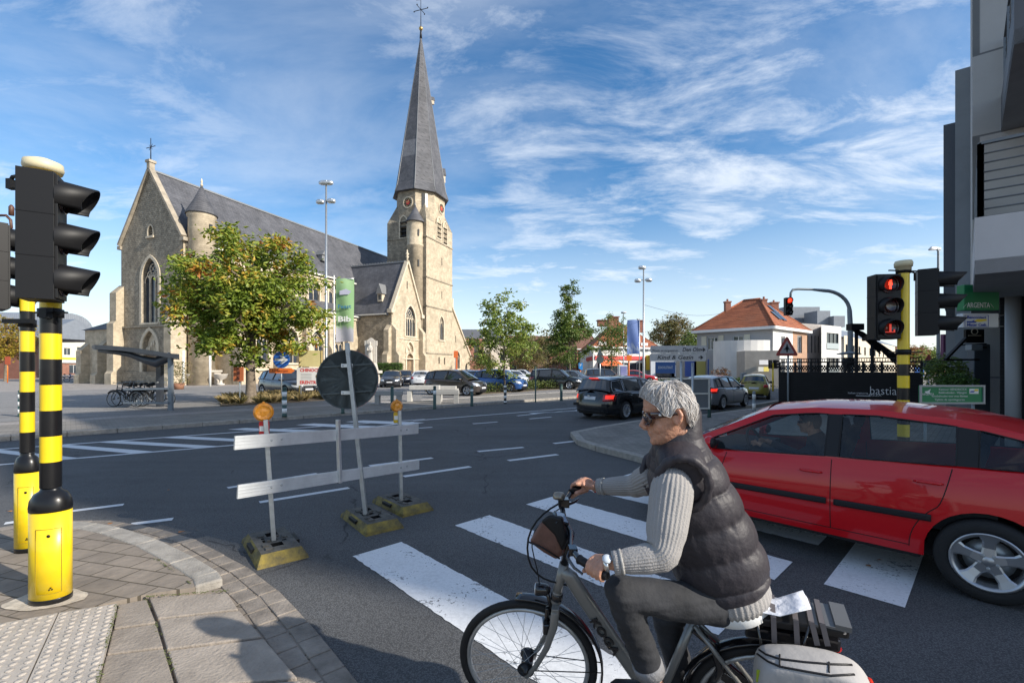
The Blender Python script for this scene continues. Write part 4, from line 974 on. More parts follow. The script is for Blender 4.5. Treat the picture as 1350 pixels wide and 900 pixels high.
b=MB();w0,w1=gpt(982,45),gpt(1028,44);b.prism([(w0.x,w0.y),(w1.x,w1.y),(w1.x+3,w1.y+8),(w0.x+1,w0.y+5)],(0,0,.1),(1,0,0),(0,1,0),(0,0,3.4));b.build('low_wing',M_CONC,th,fixn=True)
b=MB();w0,w1=gpt(900,54),gpt(948,52);b.prism([(w0.x,w0.y),(w1.x,w1.y),(w1.x+2,w1.y+5),(w0.x+1,w0.y+5)],(0,0,.1),(1,0,0),(0,1,0),(0,0,3.3));b.build('low_wing',M_CONC,th,fixn=True)
for px,col in ((910,(.08,.14,.42)),(922,(.6,.5,.15)),(940,(.08,.14,.42))):
 q=gpt(px,52.6);b=MB();b.box(q+V(0,-.1,1.7),(1.3,.1,2.0));b.build('window_poster',mat('poster %d' % px,col,.5),th)
for px,py,c in ((1007,477.5,(.7,.7,.72)),(1003,486.5,(.65,.65,.6)),(1010,486.5,(.75,.62,.15))):
 q=at(px,py,44.2 );b=MB();b.box(q,(.5 if py>480 else .9,.06,.45));b.build('name_plate',mat('plate %d' % px,c,.5),th)
# --- modern flats to its right
def simple(name,lbl,cat,K,z1,m,wins,grp=None,frame=M_DARK,z0=0):
 t=thing(name,lbl,cat,K[1],0,grp);house(t,L4(*K),z0,z1,m,wins,frame=frame);return t
d1,d2=66,62
mf=simple('apartment_building','grey brick flats with tall narrow windows behind the black fence','building',[gpt(1052,70),gpt(1057,62),gpt(1083,64)],zat(426,62),mat('grey brick facade',(.33,.30,.28),.85,var=.1),{1: [(u,u+w,z,z+2.4,1) for u,w in ((.7,.8),(2.1,.35),(2.9,.35),(3.7,.35)) for z in (.6,3.9)]})
b=MB();q=gpt(1050,72);b.box(at(1047,420,72),(5.4,4,3.2));b.box(at(1077,420,68),(1.9,3,2.0));b.build('set_back_storey',M_ZINC,mf)
wf=simple('apartment_building','white framed flats with deep loggias and roof garden','building',[gpt(1080,70),gpt(1083,61),gpt(1109,64)],zat(428,61),M_RENDW,{1: [(1.4,4.9,.9,3.2,3),(1.4,4.9,4.3,6.6,3)]})
b=MB();b.box(at(1097,425,67),(1.6,3,1.6));b.build('set_back_storey',M_ZINC,wf)
for z in (4.7,1.3): b=MB();q0=gpt(1083,61);q1=gpt(1109,64);u9=(q1-q0).normalized();b.bar(q0+u9*1.4-V(0,.05,-z),q0+u9*4.9-V(0,.05,-z),.03,.8);b.build('balustrade',mat('glass balustrade',(.35,.4,.42),.1),wf)
cr=simple('row_house','row of cream rendered houses with grey roofs beyond the fence','house',[gpt(1109,86),gpt(1113,74),gpt(1180,112)],zat(442,74),M_CREAM,{1: [(1+i*5.2,2.6+i*5.2,z,z+1.5,2) for i in range(9) for z in (1.2,4.2)]})
b=MB();p0,p1=gpt(1106,77),gpt(1182,114)
b.add([p0+V(0,0,7.1),p1+V(0,0,7.1),p1+V(-2,8,10.4),p0+V(-2,8,10.6),p1+V(0,3,7),p0+V(0,3,7)],[(0,1,2,3),(5,4,1,0)]);b.build('roof',M_ZINC,cr)
# --- white corner shop with orange hip roof
S0,S1,S2=gpt(762,118),gpt(782,82),gpt(868,88)
ts=thing('shop_house','white corner shop with orange hipped roof behind the parking','house',S1)
zs=zat(457,82);l0,l1_=(S1-S0).length,(S2-S1).length
house(ts,L4(S0,S1,S2),0,zs,M_RENDW,{0: [(l0-8,l0-6.5,4.6,6.4,1)],1: [(1.2,3.0,4.8,6.6,2),(7,8.6,4.8,6.6,2),(10.8,12.4,4.8,6.6,2),(1.0,5.4,.3,2.8,3),(6.4,11.6,.3,2.8,3)]})
c_=(S0+S2)/2;e_=(S2-S1).normalized();rf2,PS=hipfp(ts,L4(S0,S1,S2),zs+.1,zat(424,96),M_TILE,.30,.6)
chimney(rf2,at(808,434,92),2.0,2.4,M_BRICK);chimney(rf2,at(841,438,96),1.8,2.4,M_BRICK);chimney(rf2,at(794,430,98),2.0,1.2,M_BRICK)
nn_=Vector((e_.y,-e_.x,0))
b=MB();b.prism(rect(.3,l1_-.4,3.2,3.9),S1+nn_*.05,e_,(0,0,1),nn_*.15);b.build('shop_sign',mat('red band',(.55,.05,.05),.5),ts)
b=MB();a_=S1+e_*.9+nn_*.05;b.add([a_+V(0,0,3.0),a_+e_*4.6+V(0,0,3.0),a_+e_*4.6+nn_*1.4+V(0,0,2.3),a_+nn_*1.4+V(0,0,2.3),a_+e_*4.6+nn_*1.4+V(0,0,2.1),a_+nn_*1.4+V(0,0,2.1)],[(3,2,1,0),(5,4,2,3)]);b.build('awning',mat('orange awning',(.7,.15,.05),.7),ts)
f0=(S1-S0).normalized();fn0=Vector((f0.y,-f0.x,0));b=MB();b.prism(rect(l0-12,l0-1,3.1,3.8),S0+fn0*.05,f0,(0,0,1),fn0*.12);b.build('shop_sign',mat('red band',(.55,.05,.05),.5),ts)
b=MB();b.box(at(864,478,86),(3.6,.3,2.8));b.build('shop_sign',mat('yellow panel',(.7,.5,.05),.5),ts)
# annex, lower grey-blue shop
t2=simple('shop','low white shop unit with flat roof next to the white corner shop','shop',[gpt(855,95),gpt(858,80),gpt(902,80)],zat(466,80),mat('pale blue render',(.55,.58,.62),.8),{1: [(.8,3.6,.3,2.6,2),(4.2,6.0,.3,2.6,2)]})
# orange roofed house further back on the right of it
S=[gpt(878,130),gpt(884,112),gpt(905,114)]
b1=thing('house','small house with steep brown roof rising behind the young trees','house',gpt(765,120))
house(b1,L4(gpt(742,130),gpt(745,120),gpt(785,124)),0,7,M_BRICK,{1: [(1.5,3,3.5,5,1)]});hiproof(b1,tuple(((gpt(742,130)+gpt(785,124))/2)[:2])+(0,),(1,.15,0),4.5,5,7,zat(429,126),1.5,M_TILE2,.4)
# --- modern red brick and grey building right of the church
rb_=thing('school_building','modern red brick and grey panel building to the right of the church','building',gpt(630,95))
house(rb_,L4(gpt(600,110),gpt(611,96),gpt(638,98)),0,zat(446,96),M_BRICK,{1: [(2.4,3.6,3.2,6.8,1)]},frame=M_DARK)
b=MB();p0=gpt(606,104);b.box(gpt(632,106)+V(0,0,zat(434,100)-1.2),(11,9,2.4));b.build('upper_storey',M_ZINC,rb_)
house(rb_,L4(gpt(636,112),gpt(637,98),gpt(672,106)),0,zat(444,98),mat('beige panel',(.42,.37,.31),.8,var=.05),{1: [(1.0,2.6,.5,5.6,1),(6,8,3,5,2)]},frame=M_DARK,name='side_wing')
# --- terrace houses deep behind the young trees
for i,(px,d,w,h,m,lbl) in enumerate(((690,118,8,7.5,M_BRICK,'red brick house seen between the two young trees'),(716,112,7,7,mat('brown brick',(.2,.12,.09),.9),'brown brick house behind the taller young tree'),(742,112,7,6.5,M_BRICK,'red brick house left of the white corner shop'))):
 p=gpt(px,d);t=thing('row_house',lbl,'house',p,0,'houses behind the parking');house(t,[(p.x-w/2,p.y),(p.x+w/2,p.y),(p.x+w/2,p.y+9),(p.x-w/2,p.y+9)],0,h,m,{0: [(1,2.2,1,2.6,1),(w-2.6,w-1.2,1,2.6,1),(1,2.2,3.8,5.4,1),(w-2.6,w-1.2,3.8,5.4,1)]})
 b=MB();b.add([(p.x-w/2,p.y-.4,h),(p.x+w/2,p.y-.4,h),(p.x+w/2,p.y+4.5,h+3),(p.x-w/2,p.y+4.5,h+3),(p.x-w/2,p.y+9,h),(p.x+w/2,p.y+9,h)],[(0,1,2,3),(3,2,5,4),(0,3,4),(1,5,2)]);b.build('roof',M_TILE2,t)
# --- left: white flats with barrel roof
wl=thing('apartment_building','white flats with curved zinc roof and yellow green shop band at the far left','building',gpt(60,75))
a0,a1,a2=gpt(-60,130),gpt(62,108),gpt(117,120)
house(wl,L4(a0,a1,a2),0,zat(431,112),mat('cream white render',(.68,.62,.5),.85),{1: [(u,u+2.0,z,z+1.8,2) for u in (1.2,4.6) for z in (5.0,8.8)]+[(8.4,11.0,z,z+2.6,2) for z in (4.6,8.4)]+[(1.5,4,.4,2.6,2),(6,9,.4,2.6,2)],0: [(3+i*6,5+i*6,z,z+1.8,2) for i in range(4) for z in (5,8.8)]})
ee=(a2-a1).normalized();nn=Vector((ee.y,-ee.x,0));lw=(a2-a1).length
b=MB();b.prism(rect(0,lw,3.0,3.7),a1+nn*.05,ee,(0,0,1),nn*.4,0);b.prism(rect(0,lw,3.7,4.3),a1+nn*.05,ee,(0,0,1),nn*.3,1);b.build('shop_sign',[mat('white band',(.75,.74,.7),.6),mat('lime band',(.62,.68,.04),.5)],wl,fixn=True)
b=MB();b.prism(rect(0,lw,0,2.9),a1+nn*.04,ee,(0,0,1),nn*.05,0,[rect(1.5,4,.4,2.6),rect(6,9,.4,2.6)]);b.build('brick_base',M_BRICK,wl,fixn=True)
b=MB();zr=zat(431,112);pts=[]
for i in range(13):
 a=math.pi*i/12;pts.append((lw/2-math.cos(a)*(lw/2+.6),zr-.1+math.sin(a)*3.6))
b.prism(pts,a1+nn*.6,ee,(0,0,1),-nn*20);b.build('barrel_roof',brickmat('standing seam',(.24,.26,.29),(.22,.24,.27),(.12,.13,.15),.5,40,.03,mode='wall',bump=.3,var=.1,rough=.5),wl,fixn=True)
lf2=thing('row_house','brick house with grey roof behind the yellow tree at the left edge','house',gpt(0,78));house(lf2,L4(gpt(-120,74),gpt(40,70),gpt(52,84)),0,6.5,M_BRICK,{0: [(2+i*3.4,3.6+i*3.4,z,z+1.5,2) for i in range(5) for z in (.9,3.8)]})
b=MB();p,q=gpt(-125,73.5),gpt(42,69.5);b.add([p+V(0,0,6.4),q+V(0,0,6.4),q+V(1,6,9.8),p+V(-1,6,9.8),q+V(3,13,6.4),p+V(-3,13,6.4)],[(0,1,2,3),(3,2,4,5),(1,4,2)]);b.build('roof',M_ZINC,lf2)
# far end of the street on the right
for px,d,w,h,m,lbl in ((1205,120,8,5,M_CREAM,'small cream building at the far end of the street'),(1222,150,12,6,M_BRICKO,'orange brick building at the far end of the street')):
 p=gpt(px,d);t=thing('house',lbl,'house',p);house(t,[(p.x-w/2,p.y),(p.x+w/2,p.y),(p.x+w/2,p.y+8),(p.x-w/2,p.y+8)],0,h,m,{0: [(1,2.4,1.2,2.8,1),(4,5.4,1.2,2.8,1)]});hiproof(t,(p.x,p.y+4,0),(1,0,0),w/2,4,h,h+2.6,w*.2,M_TILE2,.3)
# ================================================================ trees and planting
LEAF_BIG=leafmat('broad leaves',[(0,(.09,.15,.02)),(.3,(.17,.24,.03)),(.52,(.25,.32,.04)),(.66,(.34,.34,.05)),(.76,(.58,.40,.05)),(.88,(.46,.18,.04))],nscale=.75,nweight=.62)
LEAF_YG=leafmat('yellow green leaves',[(0,(.09,.15,.02)),(.35,(.18,.26,.04)),(.65,(.28,.34,.07)),(.9,(.38,.34,.08))],nscale=.9,nweight=.4)
LEAF_DK=leafmat('dark green leaves',[(0,(.055,.10,.02)),(.4,(.11,.18,.035)),(.7,(.19,.25,.05)),(.95,(.28,.25,.07))],nscale=.8,nweight=.4)
LEAF_AU=leafmat('autumn leaves',[(0,(.16,.12,.02)),(.35,(.30,.24,.03)),(.6,(.42,.32,.04)),(.9,(.35,.16,.04))],nscale=.5,nweight=.4)
LEAF_BR=leafmat('brown green leaves',[(0,(.09,.10,.035)),(.4,(.17,.17,.06)),(.7,(.27,.21,.08)),(.95,(.32,.16,.07))],nscale=.3,nweight=.5)
LEAF_HG=leafmat('hedge leaves',[(0,(.025,.06,.01)),(.5,(.06,.13,.02)),(.9,(.11,.19,.03))],nscale=1.5,nweight=.3)
BARK=mat('bark',(.17,.135,.10),.95,var=.4,vscale=6,bump=.9,bscale=18)
BARKD=mat('dark bark',(.09,.075,.06),.95,var=.3,vscale=6,bump=.6,bscale=18)
def leaf(b,c,s,rnd,w=.5,droop=.3):
 a=rnd.uniform(0,2*math.pi);t=rnd.gauss(-droop,.5);d=Vector((math.cos(a)*math.cos(t),math.sin(a)*math.cos(t),math.sin(t)))
 u=Vector((-math.sin(a),math.cos(a),rnd.gauss(0,.45))).normalized();n=d.cross(u)*(s*.12)
 b.add([c,c+d*s*.5+u*s*w*.5-n,c+d*s,c+d*s*.5-u*s*w*.5-n,c+d*s*.5+n],[(0,1,4),(1,2,4),(2,3,4),(3,0,4)])
def tree(name,label,cat,base,h,trunk_h,rad,crown_c,crown_r,nl,s,lm,bark=BARK,seed=1,group=None,clumps=110,cr=.5,lean=0,shape=None,limbs=9,gap=-.18):
 rnd=random.Random(seed);t=thing(name,label,cat,base,0,group);base=Vector(base)
 top=base+V(lean,0,h*.86);b=MB();k=9
 tp=[base.lerp(top,i/k)+V(rnd.gauss(0,.04)*i*.3,rnd.gauss(0,.04)*i*.3,0) for i in range(k+1)]
 b.path([base-V(0,0,.1)]+tp[0:1]+tp[1:],[rad*1.45]+[rad*(1.15 if i == 0 else (1-.88*i/k)) for i in range(k+1)],10)
 b.build('trunk',bark,t)
 cc=base+Vector(crown_c);cr3=Vector(crown_r);cl=[]
 tries=0
 while len(cl)<clumps and tries<clumps*30:
  tries += 1
  v=Vector((rnd.gauss(0,1),rnd.gauss(0,1),rnd.gauss(0,1))).normalized()*(rnd.random() ** .42)
  p=cc+Vector((v.x*cr3.x,v.y*cr3.y,v.z*cr3.z))
  if shape and not shape((p.z-(cc.z-cr3.z))/(2*cr3.z),v): continue
  if noise.noise((p-base)*(1.1/max(.6,cr3.x*.35))+Vector((seed*3.1,0,0)))<gap: continue
  cl.append(p)
 for i in range(limbs):
  z=rnd.uniform(trunk_h,h*.72);q=base.lerp(top,z/(h*.86));tgt=min(cl,key=lambda c: (c-(q+Vector((math.cos(i*2.4)*cr3.x*.75,math.sin(i*2.4)*cr3.y*.75,cr3.z*.35)))).length)
  m1=q.lerp(tgt,.4)+V(0,0,.15*(tgt-q).length);r0=rad*(1-.8*z/h)*.55
  b=MB();b.path([q,m1,tgt],[r0,r0*.6,r0*.2],6)
  near=sorted(cl,key=lambda c: (c-tgt).length)[1:7]
  for c in near: b.path([m1.lerp(tgt,rnd.uniform(.1,.9)),(m1+c)/2+V(0,0,.1),c],[r0*.3,r0*.2,r0*.08],4,caps=False)
  b.build('limb',bark,t)
 b=MB();per=nl // max(1,len(cl))
 for c in cl:
  kk=cr*rnd.uniform(.6,1.25)
  for j in range(int(per*rnd.uniform(.6,1.4))):
   o=Vector((rnd.gauss(0,1),rnd.gauss(0,1),rnd.gauss(0,.75)))*kk*.55
   leaf(b,c+o,s*rnd.uniform(.6,1.25),rnd)
 b.build('crown',lm,t);return t
# the chestnut-like tree in front of the church
tb0=G(331,531,.12)
def shp(zn,v):
 return abs(v.x)<(1.0 if zn<.5 else 1.15-.75*(zn-.5)/.5*.9)
tree('broadleaf_tree','large leafy tree turning yellow and orange in front of the church','tree',tb0,8.6,2.2,.24,(-.12,0,5.02),(3.7,3.4,3.3),18500,.27,LEAF_BIG,seed=5,clumps=260,cr=.46,shape=shp,limbs=16,gap=-.04)
def cone(zn,v): return math.hypot(v.x,v.y)<1.05-.78*zn
y1=G(664,516,.12);y2=G(751,506,.12)
tree('young_tree','loose young tree with yellow green leaves right of the church tower','tree',G(665,517.5,.12),7.2,1.8,.075,(-.1,0,4.2),(2.5,2.2,3.1),5200,.24,LEAF_YG,BARKD,11,'young trees along the parking bed',130,.36,shape=lambda zn,v: math.hypot(v.x,v.y)<1.1-.65*abs(zn-.3)/.7,limbs=12)
tree('young_tree','taller narrow young tree with dark green leaves beside the dark parked car','tree',G(751,507.5,.12),10.3,2.6,.10,(0,0,6.2),(2.6,2.4,4.2),8500,.27,LEAF_DK,BARK,12,'young trees along the parking bed',120,.42,shape=cone,limbs=12)
tree('broadleaf_tree','dark green tree hiding the front of the white corner shop','tree',gpt(806,62),9.2,2.5,.13,(0,0,5.6),(3.2,3,3.4),3800,.30,LEAF_DK,BARK,13,None,130,.6)
tree('broadleaf_tree','brownish tree behind the taller young tree','tree',gpt(722,92),9.5,2,.2,(0,0,5.2),(5.5,4,4.0),3600,.5,LEAF_BR,BARK,14,'trees behind the parking',120,.9)
tree('broadleaf_tree','olive green tree beyond the white parked cars','tree',gpt(690,84),7.4,2,.18,(0,0,4.4),(4.2,4,3.0),3200,.45,LEAF_BR,BARK,15,'trees behind the parking',110,.8)
tree('broadleaf_tree','small bushy tree in front of the red brick school building','tree',gpt(635,76),5.2,1.2,.12,(0,0,3.0),(2.3,2,2.2),1800,.35,LEAF_BR,BARK,16,None,70,.55)
tree('broadleaf_tree','big rounded olive tree rising behind the low shops','tree',gpt(888,150),19.0,5,.4,(0,0,12.6),(7.6,6,6.4),7000,.8,LEAF_BR,BARK,17,None,190,1.3)
tree('broadleaf_tree','dark round tree close to the orange roofed house','tree',gpt(914,120),11.5,3,.3,(0,0,7.2),(3.6,3,4.4),2600,.6,LEAF_DK,BARK,18,None,90,.9)
tree('broadleaf_tree','yellow autumn tree at the left edge behind the traffic lights','tree',gpt(8,58),9.4,2.4,.22,(-.6,0,5.4),(3.9,3.5,3.2),4600,.34,LEAF_AU,BARK,19,None,150,.7)
tree('broadleaf_tree','red brown tree at the far end of the street on the right','tree',gpt(1206,90),6.2,2,.15,(0,0,3.9),(3.2,3,2.4),1500,.5,leafmat('russet leaves',[(0,(.20,.09,.03)),(.5,(.34,.17,.05)),(.9,(.3,.22,.08))]),BARK,20,None,60,.8)
tree('broadleaf_tree','pale green tree behind the arrow sign at the end of the street','tree',gpt(1228,80),5.6,2,.15,(0,0,3.2),(2.6,2,2.2),1300,.5,LEAF_YG,BARK,21,None,50,.7)
# bushes and hedges: one leafy mass each, shaped by its own volume
def bush(name,label,cat,c,r,n,s,lm,seed=1,group=None,boxy=False,stuff=False):
 rnd=random.Random(seed);c=Vector(c);b=MB();t=thing(name,label,cat,c,0,group)
 for i in range(n):
  if boxy:
   p=c+V(rnd.uniform(-r[0],r[0]),rnd.uniform(-r[1],r[1]),rnd.uniform(0,2*r[2]))
   k=rnd.randrange(3)
   if k == 0: p.x=c.x+r[0]*rnd.choice((-1,1))
   elif k == 1: p.y=c.y-r[1]
   else: p.z=c.z+2*r[2]
  else:
   v=Vector((rnd.gauss(0,1),rnd.gauss(0,1),rnd.gauss(0,1))).normalized()*rnd.random() ** .3;v *= 1+.25*noise.noise(v*2.5+Vector((seed,0,0)));p=c+V(v.x*r[0],v.y*r[1],r[2]+v.z*r[2])
  leaf(b,p,s*rnd.uniform(.6,1.3),rnd)
 b.build('foliage',lm,t)
 b=MB()
 for i in range(6): a=i*1.05;b.path([c+V(math.cos(a)*.05,math.sin(a)*.05,-.02),c+V(math.cos(a)*r[0]*.4,math.sin(a)*r[1]*.4,r[2]*1.3)],[.03,.01],5)
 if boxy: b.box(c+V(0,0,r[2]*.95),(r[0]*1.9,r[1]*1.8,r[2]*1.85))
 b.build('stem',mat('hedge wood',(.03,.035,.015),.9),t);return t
hg=gpt(512,60);bush('hedge','clipped green hedge against the transept wall','hedge',hg,(1.7,1.0,1.15),3000,.2,LEAF_HG,2,None,True)
bush('shrub','reddish rounded shrub by the porch of the orange roofed house','shrub',gpt(950,46),(1.0,.9,.9),700,.2,leafmat('copper leaves',[(0,(.12,.05,.02)),(.5,(.25,.11,.03)),(.9,(.2,.16,.04))]),3)
bush('hedge','low green hedge right of the porch','hedge',gpt(975,44),(2.2,.5,.35),700,.2,LEAF_HG,4,None,True)
bush('hedge','low hedge beyond the parking near the white car','hedge',gpt(695,56),(2.6,1.0,.45),900,.2,LEAF_HG,5,None,True)
bush('shrub','dark evergreen shrub in the planter below the bank sign','shrub',at(1246,512,11.5),(.5,.4,.42),1500,.09,LEAF_DK,6)
bush('shrub','low green shrub beside the green bank board','shrub',at(1262,515,10.2),(.35,.3,.2),700,.08,LEAF_HG,7)
# planting bed between footway and parking: soil plus low shrubs
bed1=[G(612,521,.12),G(770,511,.12),G(775,506.5,.12),G(605,514,.12)]
slab('planting_bed',bed1,.1,.16,M_BEDS)
rnd=random.Random(9);b=MB()
for i in range(9000):
 u,v=rnd.random(),rnd.random();p=bed1[0].lerp(bed1[1],u).lerp(bed1[3].lerp(bed1[2],u),v);hgt=.16+(.62+.25*noise.noise(p*.9))*rnd.random() ** .6
 leaf(b,V(p.x,p.y,hgt),rnd.uniform(.08,.2),rnd)
tag(b.build('ground_cover',leafmat('bed leaves',[(0,(.035,.06,.01)),(.4,(.08,.12,.02)),(.75,(.16,.18,.04)),(.95,(.22,.13,.05))],nscale=1.2)),'low leafy shrubs filling the bed along the parking',kind='stuff')
bed2=[G(290,536,.12),G(452,526,.12),G(450,518.5,.12),G(300,525,.12)]
slab('planting_bed',bed2,.1,.165,M_BEDS)
b=MB()
for i in range(170):
 u,v=rnd.random(),rnd.random()*.9;c=bed2[0].lerp(bed2[1],u).lerp(bed2[3].lerp(bed2[2],u),v)
 if rnd.random()<.35 or u>.35:
  for j in range(60):
   a=rnd.uniform(0,6.28);ln=rnd.uniform(.2,.5);l_=rnd.uniform(.1,.9);d=V(math.cos(a)*l_,math.sin(a)*l_,1).normalized();w=V(-math.sin(a),math.cos(a),0)*.012;p=c+V(math.cos(a)*.06,math.sin(a)*.06,.04)
   b.add([p-w,p+w,p+d*ln*.6+w*.7,p+d*ln+V(math.cos(a),math.sin(a),-.4)*ln*.25,p+d*ln*.6-w*.7],[(0,1,2,3,4)])
 else:
  for j in range(30): leaf(b,c+V(rnd.gauss(0,.12),rnd.gauss(0,.12),rnd.uniform(.02,.12)),.09,rnd)
tag(b.build('ornamental_grass',leafmat('straw grass',[(0,(.10,.10,.03)),(.4,(.24,.19,.08)),(.8,(.42,.32,.16))],nscale=1.2)),'tufts of straw coloured grass around the foot of the large tree',kind='stuff')
b=MB()
for k,(x0,y0,x1,y1,n,hh) in enumerate(((860,500,905,500,600,.5),(1052,478,1060,478,1,1))):
 for i in range(n):
  p=gpt(rnd.uniform(x0,x1),rnd.uniform(50,54));leaf(b,p+V(0,0,rnd.random()*hh),.2,rnd)
tag(b.build('ground_cover',LEAF_HG),'green verge in front of the low shops',kind='stuff')
# ================================================================ street furniture
M_YEL=mat('signal yellow',(.80,.56,.01),.35,var=.06,vscale=6,coat=.3);M_BLK=mat('signal black',(.007,.007,.008),.32,coat=.15,var=.2,vscale=9,spec=.35)
M_BLKM=mat('matt black',(.008,.008,.009),.5,spec=.3);M_GALV=mat('galvanised steel',(.42,.44,.45),.42,.75,var=.15,vscale=14)
M_ALU=mat('aluminium',(.62,.64,.65),.38,.8,var=.12,vscale=10);M_GREY=mat('grey paint',(.24,.27,.29),.5,var=.1);M_CAP=mat('cream cap',(.62,.55,.36),.5)
M_GREEN=mat('bollard green',(.02,.06,.05),.4);M_WHT=mat('white band',(.72,.72,.70),.45,var=.08,vscale=10);M_LENS=mat('dark lens',(.03,.012,.012),.12,coat=1)
M_REDON=mat('red signal light',(.8,.03,.01),.3,emit=(1,.05,.02),es=2.0);M_ORG=mat('works orange',(.75,.17,.02),.5);M_DSIGN=mat('sign back',(.06,.08,.085),.45,var=.15,vscale=4)
def signal_head(root,c,ax,side,w=.30,h=.92,dp=.20,lens=.10,hood=.30,lit=None,name='signal_head'):
 """three lens traffic head: ax = facing direction, side = its right hand, c = centre"""
 ax=Vector(ax).normalized();up=V(0,0,1);side=up.cross(ax);M=Matrix((ax,side,up)).transposed();c=Vector(c)
 b=MB();b.box(c,(dp,w,h),M)
 for k in (-1,1): b.box(c+up*k*h/6,(dp+.006,w+.006,.006),M)
 b.box(c+ax*(dp/2+.0) ,(.03,w*.9,h*.97),M)
 hd=b.build(name,M_BLKM,root,bevel=.018,bseg=3)
 for k in range(3):
  q=c+up*(h/3)*(1-k)+ax*dp/2
  b=MB();b.lathe([(lens*1.08,0),(lens*1.08,.03),(lens,.03),(lens,.012),(.001,.03)],q,24,'Z',M=Matrix((side,up,ax)).transposed())
  ln_=b.build('lens',(lit[k] if lit and lit[k] else M_LENS),hd)
  # hood: open half tube, slanted edge
  b=MB();n=20;vi=[];vo=[]
  for i in range(n+1):
   a=math.pi*(-.22+1.44*i/n);t=math.sin(max(0,min(math.pi,a))) if 0 <= a <= math.pi else 0
   ln__=hood*(.72+.28*max(-.3,math.sin(a)))
   d=side*math.cos(a)+up*math.sin(a)
   vi.append((q+d*lens*1.12,q+d*lens*1.06+ax*ln__-up*ln__*.12));vo.append((q+d*lens*1.2,q+d*lens*1.13+ax*ln__-up*ln__*.12))
  for i in range(n):
   b.add([vi[i][0],vi[i+1][0],vi[i+1][1],vi[i][1]],[(0,1,2,3)],smooth=True);b.add([vo[i][0],vo[i+1][0],vo[i+1][1],vo[i][1]],[(3,2,1,0)],smooth=True);b.add([vi[i][1],vi[i+1][1],vo[i+1][1],vo[i][1]],[(0,1,2,3)])
  b.add([vi[0][0],vi[0][1],vo[0][1],vo[0][0]],[(0,1,2,3)]);b.add([vi[n][0],vi[n][1],vo[n][1],vo[n][0]],[(3,2,1,0)])
  b.build('hood',M_BLKM,hd,weld=True)
 return hd
def banded_pole(root,base,z0,z1,r,start_black,band=.19,top_yellow=0):
 b=MB();z=z0;k=0
 edges=[z0]
 while edges[-1]<z1-top_yellow-.05: edges.append(min(edges[-1]+band,z1-top_yellow))
 if top_yellow: edges.append(z1)
 for i,(p,q) in enumerate(zip(edges,edges[1:])): b.tube(base+V(0,0,p),base+V(0,0,q),r,n=24,m=(i+(0 if start_black else 1)) % 2 if not (top_yellow and i == len(edges)-2) else 1,caps=False)
 return b.build('pole',[M_BLK,M_YEL],root)
def traffic_pole(lbl,base,hb,rb,rp,ztop,seed,group='yellow and black traffic light poles on the near corner'):
 t=thing('traffic_light',lbl,'traffic light',base,0,group);base=Vector(base)
 sq=(1.0,.82);Mq=Matrix.Diagonal(Vector((1.0,.8,1)))
 b=MB();b.lathe([(rb,.0),(rb,hb*.80)],base,40,M=Mq,m=0);b.build('base_housing',M_YEL,t)
 b=MB();b.lathe([(rb*1.015,.0),(rb*1.02,.035),(rb*1.0,.04)],base,40,M=Mq);b.build('foot_ring',M_BLK,t)
 b=MB();b.lathe([(rb*1.02,hb*.80),(rb*1.03,hb*.83),(rb*.98,hb*.89),(rb*.80,hb*.945),(rb*.55,hb*.97),(rp*1.05,hb*.985),(rp,hb)],base,40,M=Mq);b.build('collar',M_BLK,t)
 # access door, seam drawn in as a fine groove
 b=MB();a0,a1=-1.0-.6,-1.0+.6;z0,z1=hb*.10,hb*.66;pts=[]
 def sp_(a,z): return base+V(math.cos(a)*(rb+.001),math.sin(a)*(rb+.001)*.8,z)
 for i in range(13): pts.append(sp_(a0+(a1-a0)*i/12,z0))
 for i in range(1,6): pts.append(sp_(a1,z0+(z1-z0)*i/5))
 for i in range(1,13): pts.append(sp_(a1+(a0-a1)*i/12,z1))
 for i in range(1,5): pts.append(sp_(a0,z1+(z0-z1)*i/5))
 b.path(pts,.0022,4,closed=True);b.build('access_door',mat('door seam',(.30,.2,.01),.7),t)
 b=MB();p=sp_(-1.0,z1-.05);b.ball(p,.011,10,sc=(1.4,.6,1));b.build('lock',M_BLKM,t)
 b=MB()
 for k in range(3): b.ball(sp_(-1.0+.1+(k-1)*.06,z0+.03+(.012 if k == 1 else 0)),.006,6)
 b.build('vent_hole',M_BLKM,t)
 banded_pole(t,base,hb,ztop,rp,True,.19)
 return t
# pole in front
PB=G(67,790,.075);dP=PB.y
t=traffic_pole('front yellow and black traffic light pole with the big three lens head',PB,.84,.130,.061,zat(398,dP),1)
hc=at(44,312,dP-.02);hax=V(.84,.50,0).normalized()
hd=signal_head(t,at(54,313,dP-.22),hax,None,.22,.88,.19,.100,.215,[None,None,None])
b=MB();top=at(57,222,dP);b.lathe([(.105,-.03),(.115,.0),(.11,.04),(.05,.065),(.001,.07)],top,28);b.build('cap',M_CAP,t)
b=MB();b.tube(V(PB.x,PB.y,zat(400,dP)),V(top.x,PB.y,top.z-.02),.056,n=20);b.build('mast',M_YEL,t)
b=MB();z_=zat(413,dP);b.lathe([(.066,-.03),(.074,-.03),(.074,.03),(.066,.03)],V(PB.x,PB.y,z_),20);b.bar(V(PB.x-.09,PB.y-.05,z_),V(PB.x+.17,PB.y-.05,z_),.02,.012);b.box(V(PB.x+.05,PB.y-.085,z_-.01),(.05,.05,.07));b.build('bracket',M_BLKM,t)
b=MB();b.path([at(14,238,dP-.2),at(17,233,dP-.2),at(24,232,dP-.2)],.012,8);b.box(at(14,243,dP-.2),(.03,.04,.07));b.build('detector',M_BLKM,t)
